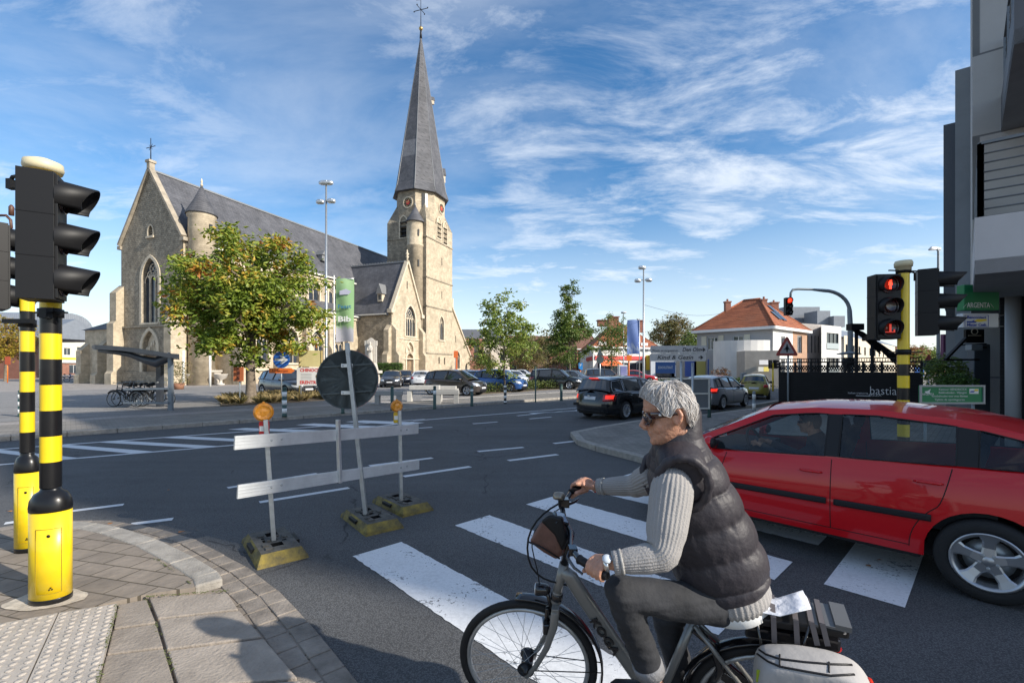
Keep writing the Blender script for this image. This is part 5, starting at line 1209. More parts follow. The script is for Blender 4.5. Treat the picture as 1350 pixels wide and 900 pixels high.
# pole behind it, its head half out of frame
PB2=G(36,725,.075);d2_=PB2.y
t=traffic_pole('second yellow and black traffic light pole standing behind the front one',PB2,.93,.098,.052,zat(398,d2_),2)
signal_head(t,at(-14,351,d2_-.1),V(.55,.83,0),None,.27,.80,.2,.1,.28)
b=MB();z_=zat(424,d2_);b.lathe([(.056,-.05),(.064,-.05),(.064,.02),(.056,.02)],V(PB2.x,PB2.y,z_),20);b.bar(V(PB2.x-.16,PB2.y-.05,z_),V(PB2.x+.1,PB2.y-.05,z_),.05,.04);b.build('bracket',M_BLKM,t)
b=MB();b.path([at(-4,284,d2_),at(8,284,d2_),at(14,290,d2_),at(15,300,d2_),at(8,305,d2_)],.012,8);b.lathe([(.02,0),(.02,.08),(.008,.1)],at(15,284,d2_),8);b.build('arm',mat('brown arm',(.10,.045,.03),.5),t)
b=MB();b.lathe([(.066,0),(.067,.01)],V(0,0,-10),8)
# cement patch at the foot
b=MB();rr=random.Random(4);pts=[]
for i in range(26):
 a=i*2*math.pi/26;r_=.20+.05*noise.noise(V(math.cos(a),math.sin(a),3)*1.7)+rr.uniform(-.008,.008);pts.append(V(PB.x-.03+math.cos(a)*r_*1.35,PB.y+math.sin(a)*r_*.8,.079))
b.poly(pts);tag(b.build('cement_patch',mat('cement',(.47,.41,.33),.9,var=.3,vscale=14,bump=.4,bscale=50)),kind='structure')
# --- works barrier
def foot(lbl,c,rz,grp='recycled plastic base weights of the road works barrier'):
 t=thing('base_weight',lbl,'base weight',c,rz,grp);Lx,Ly,H=.84,.44,.10
 z0=c.z
 b=MB();R2=Matrix.Rotation(rz,3,'Z');cc=Vector(c)
 def P(x,y,z): return cc+R2 @ V(x,y,z)
 # slab with sloping ends and pockets: rings from the bottom up
 hx,hy=Lx/2,Ly/2
 lo=[P(-hx,-hy,0),P(hx,-hy,0),P(hx,hy,0),P(-hx,hy,0)];mi=[P(-hx+.01,-hy+.01,.035),P(hx-.01,-hy+.01,.035),P(hx-.01,hy-.01,.035),P(-hx+.01,hy-.01,.035)]
 hi=[P(-hx+.08,-hy+.05,H),P(hx-.08,-hy+.05,H),P(hx-.08,hy-.05,H),P(-hx+.08,hy-.05,H)]
 for r0,r1 in ((lo,mi),(mi,hi)):
  for i in range(4): b.add([r0[i],r0[(i+1) % 4],r1[(i+1) % 4],r1[i]],[(0,1,2,3)],1)
 holes=[rect(-.20,-.10,-.05,.05),rect(.12,.23,-.07,.04),rect(-.03,.03,-.03,.03),rect(-.03,.04,.075,.10),rect(.06,.10,.07,.1),rect(-.08,-.05,-.1,-.06)]
 outl=rect(-hx+.08,hx-.08,-hy+.05,hy-.05)
 tri=tessellate_polygon([[V(p[0],p[1],0) for p in lp] for lp in [outl]+holes]);fl=[p for lp in [outl]+holes for p in lp]
 vs=[P(p[0],p[1],H) for p in fl];b.add(vs,[tuple(t_) if (vs[t_[1]]-vs[t_[0]]).cross(vs[t_[2]]-vs[t_[0]]).z>0 else tuple(t_[::-1]) for t_ in tri],0)
 for h in holes:
  for i in range(4):
   p,q=h[i],h[(i+1) % 4];b.add([P(*p,H),P(*p,H-.07),P(*q,H-.07),P(*q,H)],[(0,1,2,3)],2)
  b.add([P(*p,H-.07) for p in h],[(0,1,2,3)],2)
 for x,y,w_,d_ in ((-.24,.09,.05,.06),(-.14,.10,.06,.05),(.02,-.1,.07,.04),(.17,.09,.08,.05),(-.02,.05,.05,.03),(.08,-.03,.04,.05)): b.box(P(x,y,H+.006),(w_,d_,.014),R2,0)
 o=b.build('block',[mat('recycled plastic',(.085,.08,.07),.85,var=.4,vscale=12,bump=.5,bscale=40),mat('worn yellow paint',(.05,.045,.03),.75,vscale=8,bump=.4,bscale=30,col2=(.27,.20,.035)),M_BLKM],t)
 for sy in (-1,1):
  b=MB();b.box(P(.02,sy*(hy-.028),.062),(.22,.05,.035),R2);b.build('carry_slot',M_BLKM,o)
 return t
f1=G(361,724);f2=G(530,667);f3=G(489,688)
foot('front yellow edged base weight nearest the corner',f1,2.25);foot('base weight under the right post of the barrier',f2,2.30);foot('base weight under the leaning round sign',f3,2.24)
bar_=thing('barrier','silver aluminium road works barrier with two rails on two posts','barrier',f1)
p1b,p2b=G(361,712,.10),G(529,659,.10)
p1t,p2t=at(350,553,p1b.y),at(526.5,541,p2b.y)
M_RAIL=mat('rail aluminium',(.66,.68,.69),.40,.45,var=.10,vscale=7)
for a,c in ((p1b,p1t),(p2b,p2t)):
 b=MB();b.bar(a,c,.042,.042,up=V(.8,.5,0));b.build('post',M_GALV,bar_,bevel=.004)
dirp=(p2b-p1b);dirp.z=0;dirn=dirp.normalized();nrm=V(dirn.y,-dirn.x,0)
def onb(px,py,side=.04):
 # point on the barrier's own vertical plane
 d=Vector(((px-675)/600,1,(485-py)/600));o=V(0,0,EYE);q=p1b+nrm*side;t_=(q-o).dot(nrm)/d.dot(nrm);return o+d*t_
for (x0,y0,x1,y1) in ((309,583.5,551,565),(313,648,552,612)):
 a,c=onb(x0,y0),onb(x1,y1);up_=(c-a).cross(nrm).normalized()
 up_=up_ if up_.z>0 else-up_
 b=MB();b.bar(a,c,.022,.125,up=V(0,0,1));
 for k in (-.045,-.015,.015,.045): b.bar(a+V(0,0,k)+nrm*.012,c+V(0,0,k)+nrm*.012,.004,.010,up=V(0,0,1))
 r_=b.build('rail',M_RAIL,bar_)
 for p in (p1b,p2b):
  s_=((p-a).dot(dirn))/((c-a).dot(dirn));q=a.lerp(c,s_);b=MB();q.x,q.y=p.x,p.y;b.bar(q-dirn*.055+V(0,0,.0),q+dirn*.055,.075,.02);b.ball(q-dirn*.05+nrm*.05,.012,6);b.ball(q+dirn*.05+nrm*.05,.012,6);b.build('clamp',M_GALV,r_)
b=MB();a,c=onb(445.5,553,.07),onb(448,636,.07);b.bar(a,c,.05,.03,up=dirn);b.build('upright',M_ALU,bar_,bevel=.003)
M_AMB=mat('amber lens',(.72,.27,.01),.25,var=.15,vscale=30,bump=.6,bscale=45,coat=.6)
for i,(px,py,r_,p,fc) in enumerate(((347.5,543,.088,p1t,(.45,-.89,0)),(523,535,.075,p2t,(.5,-.86,0)))):
 c=at(px,py,p.y);fc=Vector(fc).normalized();Mx=Matrix((V(0,0,1).cross(fc),V(0,0,1),fc)).transposed()
 t=thing('warning_lamp',('round amber warning lamp with red housing on the left barrier post','smaller looking amber warning lamp with yellow housing on the right barrier post')[i],'warning lamp',c,0,'amber lamps on the barrier')
 b=MB();b.lathe([(.001,-.035),(r_*.8,-.028),(r_,-.01),(r_,.01),(r_*.8,.028),(r_*.76,.03),(r_*.74,.022),(r_*.35,.034),(.001,.036)],c,28,M=Mx);b.build('lens',M_AMB,t)
 b=MB();b.lathe([(r_*1.03,-.008),(r_*1.03,.008)],c,28,M=Mx);b.ball(c+V(0,0,r_*1.0),.016,8);b.build('lens_rim',mat('amber rim',(.7,.25,.01),.35),t)
 b=MB();hb_=c+V(-.01 if i == 0 else-.005,.03,-r_-.075);b.box(hb_,(.075,.07,.14));b.build('housing',mat(('lamp red','lamp yellow')[i],((.55,.02,.02),(.65,.42,.02))[i],.4),t,bevel=.01)
 b=MB();b.box(hb_+V(.0,-.037,-.0),(.05,.006,.05));b.build('sticker',M_WHT,t)
# --- leaning round sign seen from behind
sb=G(482,678,.10);stp=at(457.5,452,sb.y+.06)
t=thing('road_sign','round road sign seen from behind on a leaning square post','road sign',f3)
b=MB();b.bar(sb,stp,.045,.045,up=V(0,-1,0));b.build('post',M_GALV,t,bevel=.004)
sc_=at(458.5,500,sb.y+.14);sn_=V(.18,-.98,0).normalized();Mx=Matrix((V(0,0,1).cross(sn_),V(0,0,1),sn_)).transposed();rS=.352
b=MB();b.lathe([(.001,-.004),(rS,-.004),(rS,.004),(.001,.004)],sc_,56,M=Mx,m=0,smooth=False);b.lathe([(rS-.012,.004),(rS-.012,.018),(rS,.018),(rS,-.006)],sc_,56,M=Mx,m=0,smooth=False);so_=b.build('sign_plate',M_DSIGN,t)
b=MB();b.lathe([(rS-.05,-.008),(rS+.002,-.008),(rS+.002,-.004)],sc_,56,M=Mx,smooth=False);b.build('red_border',mat('sign red',(.6,.03,.02),.4),so_)
for dz in (.165,-.155):
 q=sc_+V(0,0,dz);b=MB();u_=V(0,0,1).cross(sn_);ww=math.sqrt(rS ** 2-dz ** 2)-.03;b.bar(q-u_*ww+sn_*.012-V(0,0,.02),q+u_*ww+sn_*.012+V(0,0,.02),.02,.018);rb2=b.build('rib',M_DSIGN,so_)
 b=MB();b.box(q+sn_*.055,(.13,.02,.042),Matrix.Rotation(math.atan2(u_.y,u_.x),3,'Z'));b.ball(q+sn_*.07+u_*.045,.011,8);b.ball(q+sn_*.07-u_*.045,.011,8);b.build('clamp',M_ALU,so_)
# --- bollards
def bollard(lbl,base,h=.95,r=.06,bands=(),m=M_GREEN,grp='bollards along the far footway',cap=True):
 t=thing('bollard',lbl,'bollard',base,0,grp);b=MB();b.lathe([(r*1.15,0),(r*1.15,.05),(r,.07),(r,h-.10),(r*.78,h-.09),(r*.78,h-.07),(r,h-.06),(r*.95,h-.02),(r*.5,h),(.001,h+.005)],base,18);b.build('post',m,t)
 for z0,z1 in bands: b=MB();b.lathe([(r+.003,z0*h),(r+.003,z1*h)],base,18);b.build('band',M_WHT,t)
 return t
st3=((.12,.28),(.40,.56),(.68,.84))
bollard('green bollard with white bands left of the traffic light poles',G(28,549,.12),.92,.085,st3);bollard('green bollard with white bands in front of the blue arrow sign',G(375,549,.12),1.02,.075,st3)
bollard('plain green bollard half hidden under the round sign',G(452,545,.12),.9,.06);bollard('green bollard in front of the dark parked saloon',G(517,541,.12),.95,.065)
bollard('green bollard beside the stone benches',G(573,539,.12),.95,.065,((.62,.8),));bollard('green bollard with one pale band in front of the brown people carrier',G(622,535,.12),.9,.065,((.7,.82),))
bollard('black bollard with white bands under the loose young tree',G(666,532,.12),.92,.065,((.0,.14),(.28,.42),(.56,.70),(.82,.94)),M_BLK);bollard('plain green bollard nearest the black estate car',G(740,528,.12),.85,.07)
bollard('thin tall green post behind the bollards',G(706,530,.12),1.75,.035,grp=None)
bollard('green post on the right pavement behind the cyclist',G(935,550,.11),1.0,.055,grp=None);bollard('pale banded bollard behind the grey hatchback',G(994,542,.11),.78,.06,((.1,.4),(.6,.85)),M_GREY,None)
# --- concrete benches
for px,py,l,k,lb in ((560,529,1.5,.62,'pale concrete bench in front of the white parked car'),(590,524,1.0,.3,'low concrete block in front of the brown people carrier')):
 c=G(px,py,.12);t=thing('bench',lb,'bench',c,0,'concrete benches at the parking edge');hh=.45
 b=MB();b.box(c+V(0,0,hh+(.25 if k>.5 else .1)),(l*1.0,.45,.22));b.build('seat',mat('bench concrete',(.46,.44,.40),.85,var=.12,vscale=3),t,bevel=.02)
 for s_ in (-1,1): b=MB();b.box(c+V(s_*l*.5,0,.26),(.22,.4,.52));b.build('leg',mat('bench concrete',(.46,.44,.40),.85),t,bevel=.01)
for px,py,l,lb in ((512,533,1.3,'low concrete rail left of the stone bench'),(590,531.5,1.1,'low concrete rail right of the stone bench')):
 c=G(px,py,.12);t=thing('bench',lb,'bench',c,0,'concrete benches at the parking edge')
 b=MB();b.box(c+V(0,0,.52),(l,.3,.2));b.build('seat',mat('bench concrete dark',(.30,.29,.27),.85),t,bevel=.02)
 for s_ in (-1,1): b=MB();b.box(c+V(s_*l*.38,0,.21),(.2,.26,.42));b.build('leg',mat('bench concrete dark',(.30,.29,.27),.85),t)
# --- tall lamp posts with floodlights
def lamppost(lbl,base,h,heads):
 t=thing('street_lamp',lbl,'street lamp',base,0,'tall floodlight masts');base=Vector(base);b=MB();b.path([base,base+V(0,0,1.2),base+V(0,0,h)],[.11,.09,.05],14);b.build('pole',M_GALV,t)
 for (dx_,dz_,w_) in heads:
  b=MB();c=base+V(dx_,0,h+dz_);b.path([c-V(w_,0,0),c-V(w_*.6,0,0),c+V(w_*.6,0,0),c+V(w_,0,0)],[.09,.15,.15,.09],12);b.lathe([(.14,0),(.16,.05),(.02,.09)],c+V(0,0,.05),12);b.build('floodlight',M_ALU,t)
 if len(heads)>1: b=MB();b.tube(base+V(-.45,0,h+heads[-1][1]),base+V(.45,0,h+heads[-1][1]),.03,n=8);b.build('cross_arm',M_GALV,t)
 return t
q=gpt(430,27.5);lamppost('tall floodlight mast between the large tree and the banner',q,zat(240,27.5)-.115,((0,-.05,.42),(-.35,-1.2,.24),(.32,-1.15,.24)))
q=gpt(848.5,35);lamppost('tall floodlight mast beside the blue banner',q,zat(352,35)-.115,((-.12,-.05,.28),(-.45,-1.05,.24),(.4,-1.0,.24)))
q=gpt(822,62);lamppost('shorter floodlight mast in front of the white corner shop',q,zat(412,62)-.115,((0,0,.35),))
# --- banners on poles
def banner(lbl,px0,px1,y0,y1,pole_px,d,m,pyt,grp='flag banners along the main road',base_px=None):
 base=gpt(pole_px,d);t=thing('banner',lbl,'banner',base,0,grp);b=MB();b.tube(base,V(base.x,base.y,zat(pyt,d)),.045,.03,12);b.build('pole',M_WHT if pole_px<600 else M_ALU,t)
 w=(px1-px0)/600*d;z0,z1=zat(y1,d),zat(y0,d);x0=at(px0,485,d).x;b=MB();nx,nz=10,14;vs=[]
 for k in range(2):
  for i in range(nx+1):
   for j in range(nz+1):
    u,v=i/nx,j/nz;vs.append(V(x0+w*u,d+.07*math.sin(u*5+v*3)*(1-v*.3)+k*.006,z0+(z1-z0)*v+.04*math.sin(u*3)))
 m1_=(nx+1)*(nz+1);fs=[]
 for i in range(nx):
  for j in range(nz): a=i*(nz+1)+j;fs += [(a,a+nz+1,a+nz+2,a+1),(a+m1_+1,a+nz+2+m1_,a+nz+1+m1_,a+m1_)]
 b.add(vs,fs,0,True);fl=b.build('flag',m,t);b=MB();b.tube(V(base.x,d,z1+.03),V(x0+w,d,z1+.03),.02,n=8);b.build('arm',M_ALU,t);return t,fl,x0,w,z0,z1
def flagmat(name,stops,axis_scale=1.0,noise_w=.3):
 m=bpy.data.materials.new(name);m.use_nodes=True;nt=m.node_tree;l=nt.links.new;bs=nt.nodes['Principled BSDF'];bs.inputs['Roughness'].default_value=.7
 tcx_=nd(nt,'ShaderNodeTexCoord');s=nd(nt,'ShaderNodeSeparateXYZ');l(tcx_.outputs['Generated'],s.inputs[0]);n=nd(nt,'ShaderNodeTexNoise');n.inputs['Scale'].default_value=3.5;n.inputs['Detail'].default_value=3;l(tcx_.outputs['Generated'],n.inputs['Vector'])
 a=nd(nt,'ShaderNodeMath',operation='MULTIPLY_ADD');l(n.outputs[0],a.inputs[0]);a.inputs[1].default_value=noise_w;l(s.outputs[2],a.inputs[2]);r=nd(nt,'ShaderNodeValToRGB');r.color_ramp.elements.remove(r.color_ramp.elements[1])
 for i,(p,c) in enumerate(stops):
  e=r.color_ramp.elements[0] if i == 0 else r.color_ramp.elements.new(p);e.position=p;e.color=(*c,1)
 l(a.outputs[0],r.inputs[0]);l(r.outputs[0],bs.inputs['Base Color']);tr=nd(nt,'ShaderNodeBsdfTranslucent');l(r.outputs[0],tr.inputs[0]);ms=nd(nt,'ShaderNodeMixShader');ms.inputs[0].default_value=.3;o=nt.nodes['Material Output'];l(bs.outputs[0],ms.inputs[1]);l(tr.outputs[0],ms.inputs[2]);l(ms.outputs[0],o.inputs[0]);return m
fm=flagmat('green white banner',[(0,(.62,.60,.66)),(.27,(.62,.62,.66)),(.33,(.42,.62,.30)),(.8,(.36,.58,.30)),(1.0,(.45,.66,.36))],noise_w=.12)
t,fl,x0,w,z0,z1=banner('green and white banner in front of the church',442.5,466.5,368,451,440.5,25.5,fm,363)
text('lettering','Feest',.30,(x0+w*.52,25.38,zat(404.5,25.5)),(1,0,.02),(0,0,1),mat('banner blue',(.05,.2,.35),.6),fl,.002,width=.74,bold=.006)
text('lettering','Bib',.42,(x0+w*.52,25.38,zat(421,25.5)),(1,0,.02),(0,0,1),mat('banner white',(.8,.8,.78),.6),fl,.002,width=.72,bold=.012)
b=MB();b.prism([(.25,0),(.75,.02),(.9,.2),(.6,.34),(.25,.22)],(x0,25.40,zat(389,25.5)),(w,0,0),(0,0,1),(0,.004,0));b.build('emblem',mat('banner lilac',(.5,.5,.62),.6),fl)
fm2=flagmat('blue banner',[(0,(.10,.17,.42)),(.4,(.16,.26,.55)),(.5,(.42,.5,.62)),(.58,(.15,.24,.55)),(1.0,(.20,.30,.60))],noise_w=.6)
banner('blue banner beside the tall lamp on the right',827,843,422,467,843,38,fm2,420)
# --- signs
def post(t,base,z1,r=.03,m=M_GALV,name='post'): b=MB();b.tube(base,V(base.x,base.y,z1),r,n=12);return b.build(name,m,t)
# blue arrow sign and orange detour arrow
q=gpt(371,22);t=thing('road_sign','round blue sign with white arrow over an orange detour arrow','road sign',q);post(t,q,zat(465,22));c=at(371,474,21.95)
b=MB();b.lathe([(.001,-.01),(.40,-.01),(.40,.01),(.001,.01)],c,36,M=Matrix((V(1,0,0),V(0,0,1),V(0,-1,0))).transposed(),smooth=False);dsc=b.build('sign_plate',mat('sign blue',(.02,.12,.45),.4),t)
b=MB();b.prism([(-.31,-.055),(.02,-.055),(-.08,-.2),(.05,-.2),(.33,0),(.05,.2),(-.08,.2),(.02,.055),(-.31,.055)],c+V(0,-.014,0),(1,0,-.03),(0,0,1),(0,-.004,0));b.build('arrow',M_WHT,dsc)
b=MB();c=at(371,488.5,21.95);b.prism([(-.6,-.12),(.48,-.12),(.64,0),(.48,.12),(-.6,.12)],c,(1,0,0),(0,0,1),(0,.02,0));oa=b.build('direction_panel',M_ORG,t,fixn=True);text('lettering','Lochtergen',.16,c+V(-.05,-.012,0),(1,0,0),(0,0,1),mat('dark red ink',(.25,.04,.02),.6),oa,.001,width=.75)
b=MB();b.ball(at(372,463,21.9),.1,10);b.build('lamp',M_AMB,t)
# info boards by the church
q=gpt(397,22.5);t=thing('information_board','tall pale yellow board on two posts beside the arrow sign','board',gpt(408,24));dd_=24
for px in (395,424): post(t,gpt(px,dd_),zat(462,dd_),.05,mat('board post',(.35,.26,.1),.6))
b=MB();a,c=at(395,462,dd_),at(424,483,dd_);b.box(((a.x+c.x)/2,dd_,(a.z+c.z)/2),(c.x-a.x,.05,a.z-c.z));b.build('board',mat('pale yellow',(.68,.58,.28),.6,var=.05),t)
t=thing('billboard','white advertising board with red lettering below the yellow board','board',gpt(408,23));dd_=23
for px in (396.5,): post(t,gpt(px,dd_),zat(484,dd_),.04)
a,c=at(392,484.5,dd_),at(427,508,dd_);b=MB();b.box(((a.x+c.x)/2,dd_-.03,(a.z+c.z)/2),(c.x-a.x,.05,a.z-c.z));bd=b.build('board',mat('board white',(.72,.70,.66),.6),t)
RD=mat('board red',(.6,.05,.04),.6);mxp=(a.x+c.x)/2
text('lettering','CHINOCUL',.22,(mxp+.06,dd_-.06,zat(488,dd_)),(1,0,0),(0,0,1),RD,bd,.001,width=1.15,bold=.008);text('lettering','ERENTRUM',.22,(mxp+.06,dd_-.06,zat(504,dd_)),(1,0,0),(0,0,1),RD,bd,.001,width=1.15,bold=.008)
b=MB()
for k in range(5): b.box((mxp-.2,dd_-.058,zat(492.5+k*1.9,dd_)),(.55,.003,.025))
b.build('small_print',mat('print grey',(.35,.34,.33),.7),bd);b=MB();b.lathe([(.001,0),(.14,0),(.1,.004),(.001,.004)],(mxp+.42,dd_-.062,zat(496,dd_)),16,M=Matrix((V(1,0,0),V(0,0,1),V(0,-1,0))).transposed());b.build('emblem',mat('emblem gold',(.75,.45,.05),.6),bd)
q=gpt(316,21.3);t=thing('road_sign','brown orange rectangular board on a thin post left of the tree trunk','road sign',q);post(t,q,zat(484,21.3),.03,M_GREY);b=MB();b.box(at(314.5,493,21.24),(.47,.03,.66));b.build('sign_plate',mat('rust orange',(.42,.12,.04),.6),t);b=MB();b.box(at(314.5,493,21.21),(.12,.02,.5));b.build('rib',mat('rust dark',(.2,.06,.03),.6),t)
q=gpt(10,52);t=thing('road_sign','small orange red board on a post in front of the yellow tree','road sign',q);post(t,q,zat(470,52),.05,M_ORG);b=MB();b.box(at(10,475,51.9),(.6,.04,.9));b.build('sign_plate',mat('brick red board',(.4,.08,.03),.6),t)
q=gpt(75,56);t=thing('road_sign','white and red works sign on an orange post by the far left flats','road sign',q);post(t,q,zat(488,56),.09,M_ORG);b=MB();b.box(at(75,478,55.9),(.7,.04,1.6));b.build('sign_plate',mat('pale red board',(.62,.38,.33),.6),t)
# triangular warning sign
q=G(1039,545,.11);t=thing('road_sign','red bordered warning triangle with priority symbol beside the black fence','road sign',q);post(t,q,zat(446,q.y),.033,M_GREY)
c=at(1037.5,460,q.y-.05)
def tri_(s): return [(-s*.5,-s*.29),(s*.5,-s*.29),(0,s*.577)]
def rtri(s,r):
 o=[];P=tri_(s)
 for i in range(3):
  p=Vector(P[i]);a0=(-150,-30,90)[i];ctr=p*(1-2*r/s/.577*.5)
  for k in range(-3,4): a=R(a0+k*20);o.append((ctr.x+r*math.cos(a),ctr.y+r*math.sin(a)))
 return o
sz=.78
b=MB();b.prism(rtri(sz,.05),c,(1,0,0),(0,0,1),(0,.012,0));tp_=b.build('sign_plate',mat('faded red',(.48,.10,.08),.5),t,fixn=True);b=MB();b.prism(rtri(sz*.66,.02),c+V(0,-.004,-.0),(1,0,0),(0,0,1),(0,.004,0));b.build('sign_face',mat('sign greyed white',(.50,.47,.47),.5),tp_,fixn=True)
b=MB();b.prism([(-.025,-.14),(.025,-.14),(.025,.13),(.0,.17),(-.025,.13)],c+V(0,-.008,.02),(1,0,0),(0,0,1),(0,.003,0));b.bar(c+V(-.12,-.008,-.01),c+V(.12,-.008,-.01),.003,.03);b.prism([(0,.1),(.07,.03),(.04,-.06),(-.04,-.06),(-.07,.03)],c+V(0,-.0075,.02),(1,0,0),(0,0,1),(0,.003,0));b.build('symbol',M_BLKM,tp_)
# direction signs behind the cyclist
dD=12.5;q=gpt(898,dD);t=thing('direction_sign','two white direction signs over a blue street name plate on twin posts','direction sign',q);post(t,gpt(898,dD),zat(456,dD),.035);post(t,gpt(913,dD),zat(478,dD),.035)
M_INK=mat('sign ink',(.03,.03,.035),.5);M_SG=mat('sign cream',(.52,.49,.47),.5,var=.06,vscale=4)
for (x0_,x1_,y0_,y1_,s_,wd,yy,xx) in ((857.5,932,455.5,465.5,'Den Olm',.52,460.8,912),(857,931,465.8,476,'Kind & Gezin',.98,471,890)):
 a,c=at(x0_,y1_,dD-.06),at(x1_,y0_,dD-.06);b=MB();w_,h_=c.x-a.x,c.z-a.z;b.prism([(.03,0),(w_-.03,0),(w_,.04),(w_,h_-.04),(w_-.03,h_),(.03,h_),(0,h_-.04),(0,.04)],a,(1,0,0),(0,0,1),(0,.02,0));pl=b.build('direction_panel',M_SG,t,fixn=True)
 text('lettering',s_,.15,at(xx,yy,dD-.065),(1,0,0),(0,0,1),M_INK,pl,.001,width=wd,shear=.25,bold=.002)
 ar=at(927 if s_ == 'Den Olm' else 924,yy,dD-.065);b=MB();b.prism([(-.07,-.012),(0,-.012),(-.02,-.05),(.01,-.05),(.07,0),(.01,.05),(-.02,.05),(0,.012),(-.07,.012)],ar,(1,0,0),(0,0,1),(0,-.002,0));b.build('arrow',M_INK,pl)
 if s_ == 'Den Olm': text('lettering','Woon- en zorgcentrum',.09,at(877,462,dD-.065),(1,0,0),(0,0,1),M_INK,pl,.001,width=.70)
a,c=at(864,492,dD-.06),at(890,476.8,dD-.06);b=MB();b.box((a+c)/2,(c.x-a.x,.02,c.z-a.z));pl=b.build('street_name_plate',mat('plate blue',(.02,.09,.28),.4),t);text('lettering','SCHOOLSTRAAT',.1,(a+c)/2+V(0,-.012,0),(1,0,0),(0,0,1),M_WHT,pl,.001,width=.40)
# large framed board on the right pavement (behind the head)
dQ=15.2;t=thing('information_board','grey framed board standing on the right pavement behind the cyclist','board',gpt(912,dQ));a,c=at(884,538,dQ),at(934,499,dQ);b=MB();b.box(((a.x+c.x)/2,dQ,(a.z+c.z)/2),(c.x-a.x,.05,c.z-a.z));bd=b.build('board',mat('board grey',(.14,.15,.16),.6),t)
b=MB()
for z in (a.z,(a.z+c.z)/2,c.z): b.box(((a.x+c.x)/2,dQ-.03,z),(c.x-a.x,.05,.05))
for x in (a.x,c.x): b.box((x,dQ-.03,(a.z+c.z)/2),(.05,.052,c.z-a.z+.05))
b.build('frame',M_ALU,bd)
for x in (a.x+.3,c.x-.3): b=MB();b.tube((x,dQ+.05,.11),(x,dQ+.05,c.z),.03);b.build('post',M_GREY,t)
# statue in front of the transept
dS=50;q=gpt(488,dS);t=thing('statue','white stone saint statue under a cross shaped niche on a tall pedestal','statue',q);M_ST=mat('statue stone',(.50,.46,.40),.8,var=.12,vscale=2)
def zz(py): return zat(py,dS)
b=MB();b.box((q.x,q.y,(zz(478)+q.z)/2),(1.9,1.9,zz(478)-q.z),taper=.6);b.box((q.x,q.y,zz(490)),(2.1,2.1,.3));b.build('pedestal',M_ST,t)
b=MB();b.box((q.x,q.y+.3,(zz(448)+zz(478))/2),(.85,.3,zz(448)-zz(478)));b.prism(arch(q.x,.62,zz(478),zz(446)+.1),(0,q.y+.2,0),(1,0,0),(0,0,1),(0,.25,0));b.box((q.x,q.y+.32,zz(452)),(1.35,.28,.55));b.build('niche',M_ST,t)
b=MB();zb=zz(477);b.lathe([(.30,0),(.32,.1),(.26,.9),(.24,1.2),(.28,1.45),(.25,1.7),(.10,1.82),(.09,1.86),(.13,1.95),(.13,2.08),(.08,2.2),(.001,2.22)],(q.x,q.y-.05,zb),14,M=Matrix.Diagonal(V(1,.75,1)));b.path([(q.x-.24,q.y-.1,zb+1.55),(q.x-.22,q.y-.3,zb+1.2),(q.x,q.y-.38,zb+1.35)],[.09,.08,.05],8);b.path([(q.x+.24,q.y-.1,zb+1.55),(q.x+.22,q.y-.3,zb+1.2),(q.x,q.y-.38,zb+1.35)],[.09,.08,.05],8);b.build('figure',M_ST,t)
# monument beside the tree and its two urns
dS=46;q=gpt(274,dS);t=thing('monument','pale stone war monument between urns at the church wall left of the trunk','monument',q);zz=lambda py: zat(py,dS)
b=MB();b.box((q.x,q.y,(zz(490)+q.z)/2),(1.7,1.5,zz(490)-q.z));b.box((q.x,q.y,zz(489)),(1.9,1.7,.2));b.box((q.x,q.y,(zz(466)+zz(489))/2),(1.0,.9,zz(466)-zz(489)),taper=.8);b.build('plinth',M_ST,t)
b=MB();b.lathe([(.3,0),(.25,.6),(.28,1.2),(.1,1.4),(.13,1.6),(.001,1.75)],(q.x,q.y,zz(466)),12);b.build('figure',M_ST,t)
for px,lb in ((253,'stone urn left of the war monument'),(291,'stone urn right of the war monument')):
 q=gpt(px,45);t=thing('urn',lb,'urn',q,0,'stone urns at the monument');b=MB();b.lathe([(.35,0),(.35,.15),(.15,.2),(.14,.5),(.5,.7),(.62,1.05),(.66,1.1),(.55,1.1),(.1,.9)],q,16);b.build('bowl',M_ST,t)
for px,lb in ((242,'white flagpole left of the war monument'),(277,'white flagpole right of the war monument')):
 q=gpt(px,41);t=thing('flagpole',lb,'flagpole',q,0,'white flagpoles at the monument');post(t,q,zat(462,41),.09,M_WHT,'pole')
b=MB();rr=random.Random(8)
t=thing('plant_tub','tub with dried autumn flowers beside the bicycle shelter','plant tub',gpt(236,36));q=gpt(236,36);b.lathe([(.3,0),(.4,.5),(.36,.5),(.3,.1)],q,12);b.build('tub',mat('terracotta',(.25,.12,.07),.8),t);b=MB()
for i in range(500): leaf(b,q+V(rr.gauss(0,.42),rr.gauss(0,.3),.5+rr.random()*1.7),.16,rr)
b.build('plant',LEAF_BR,t)
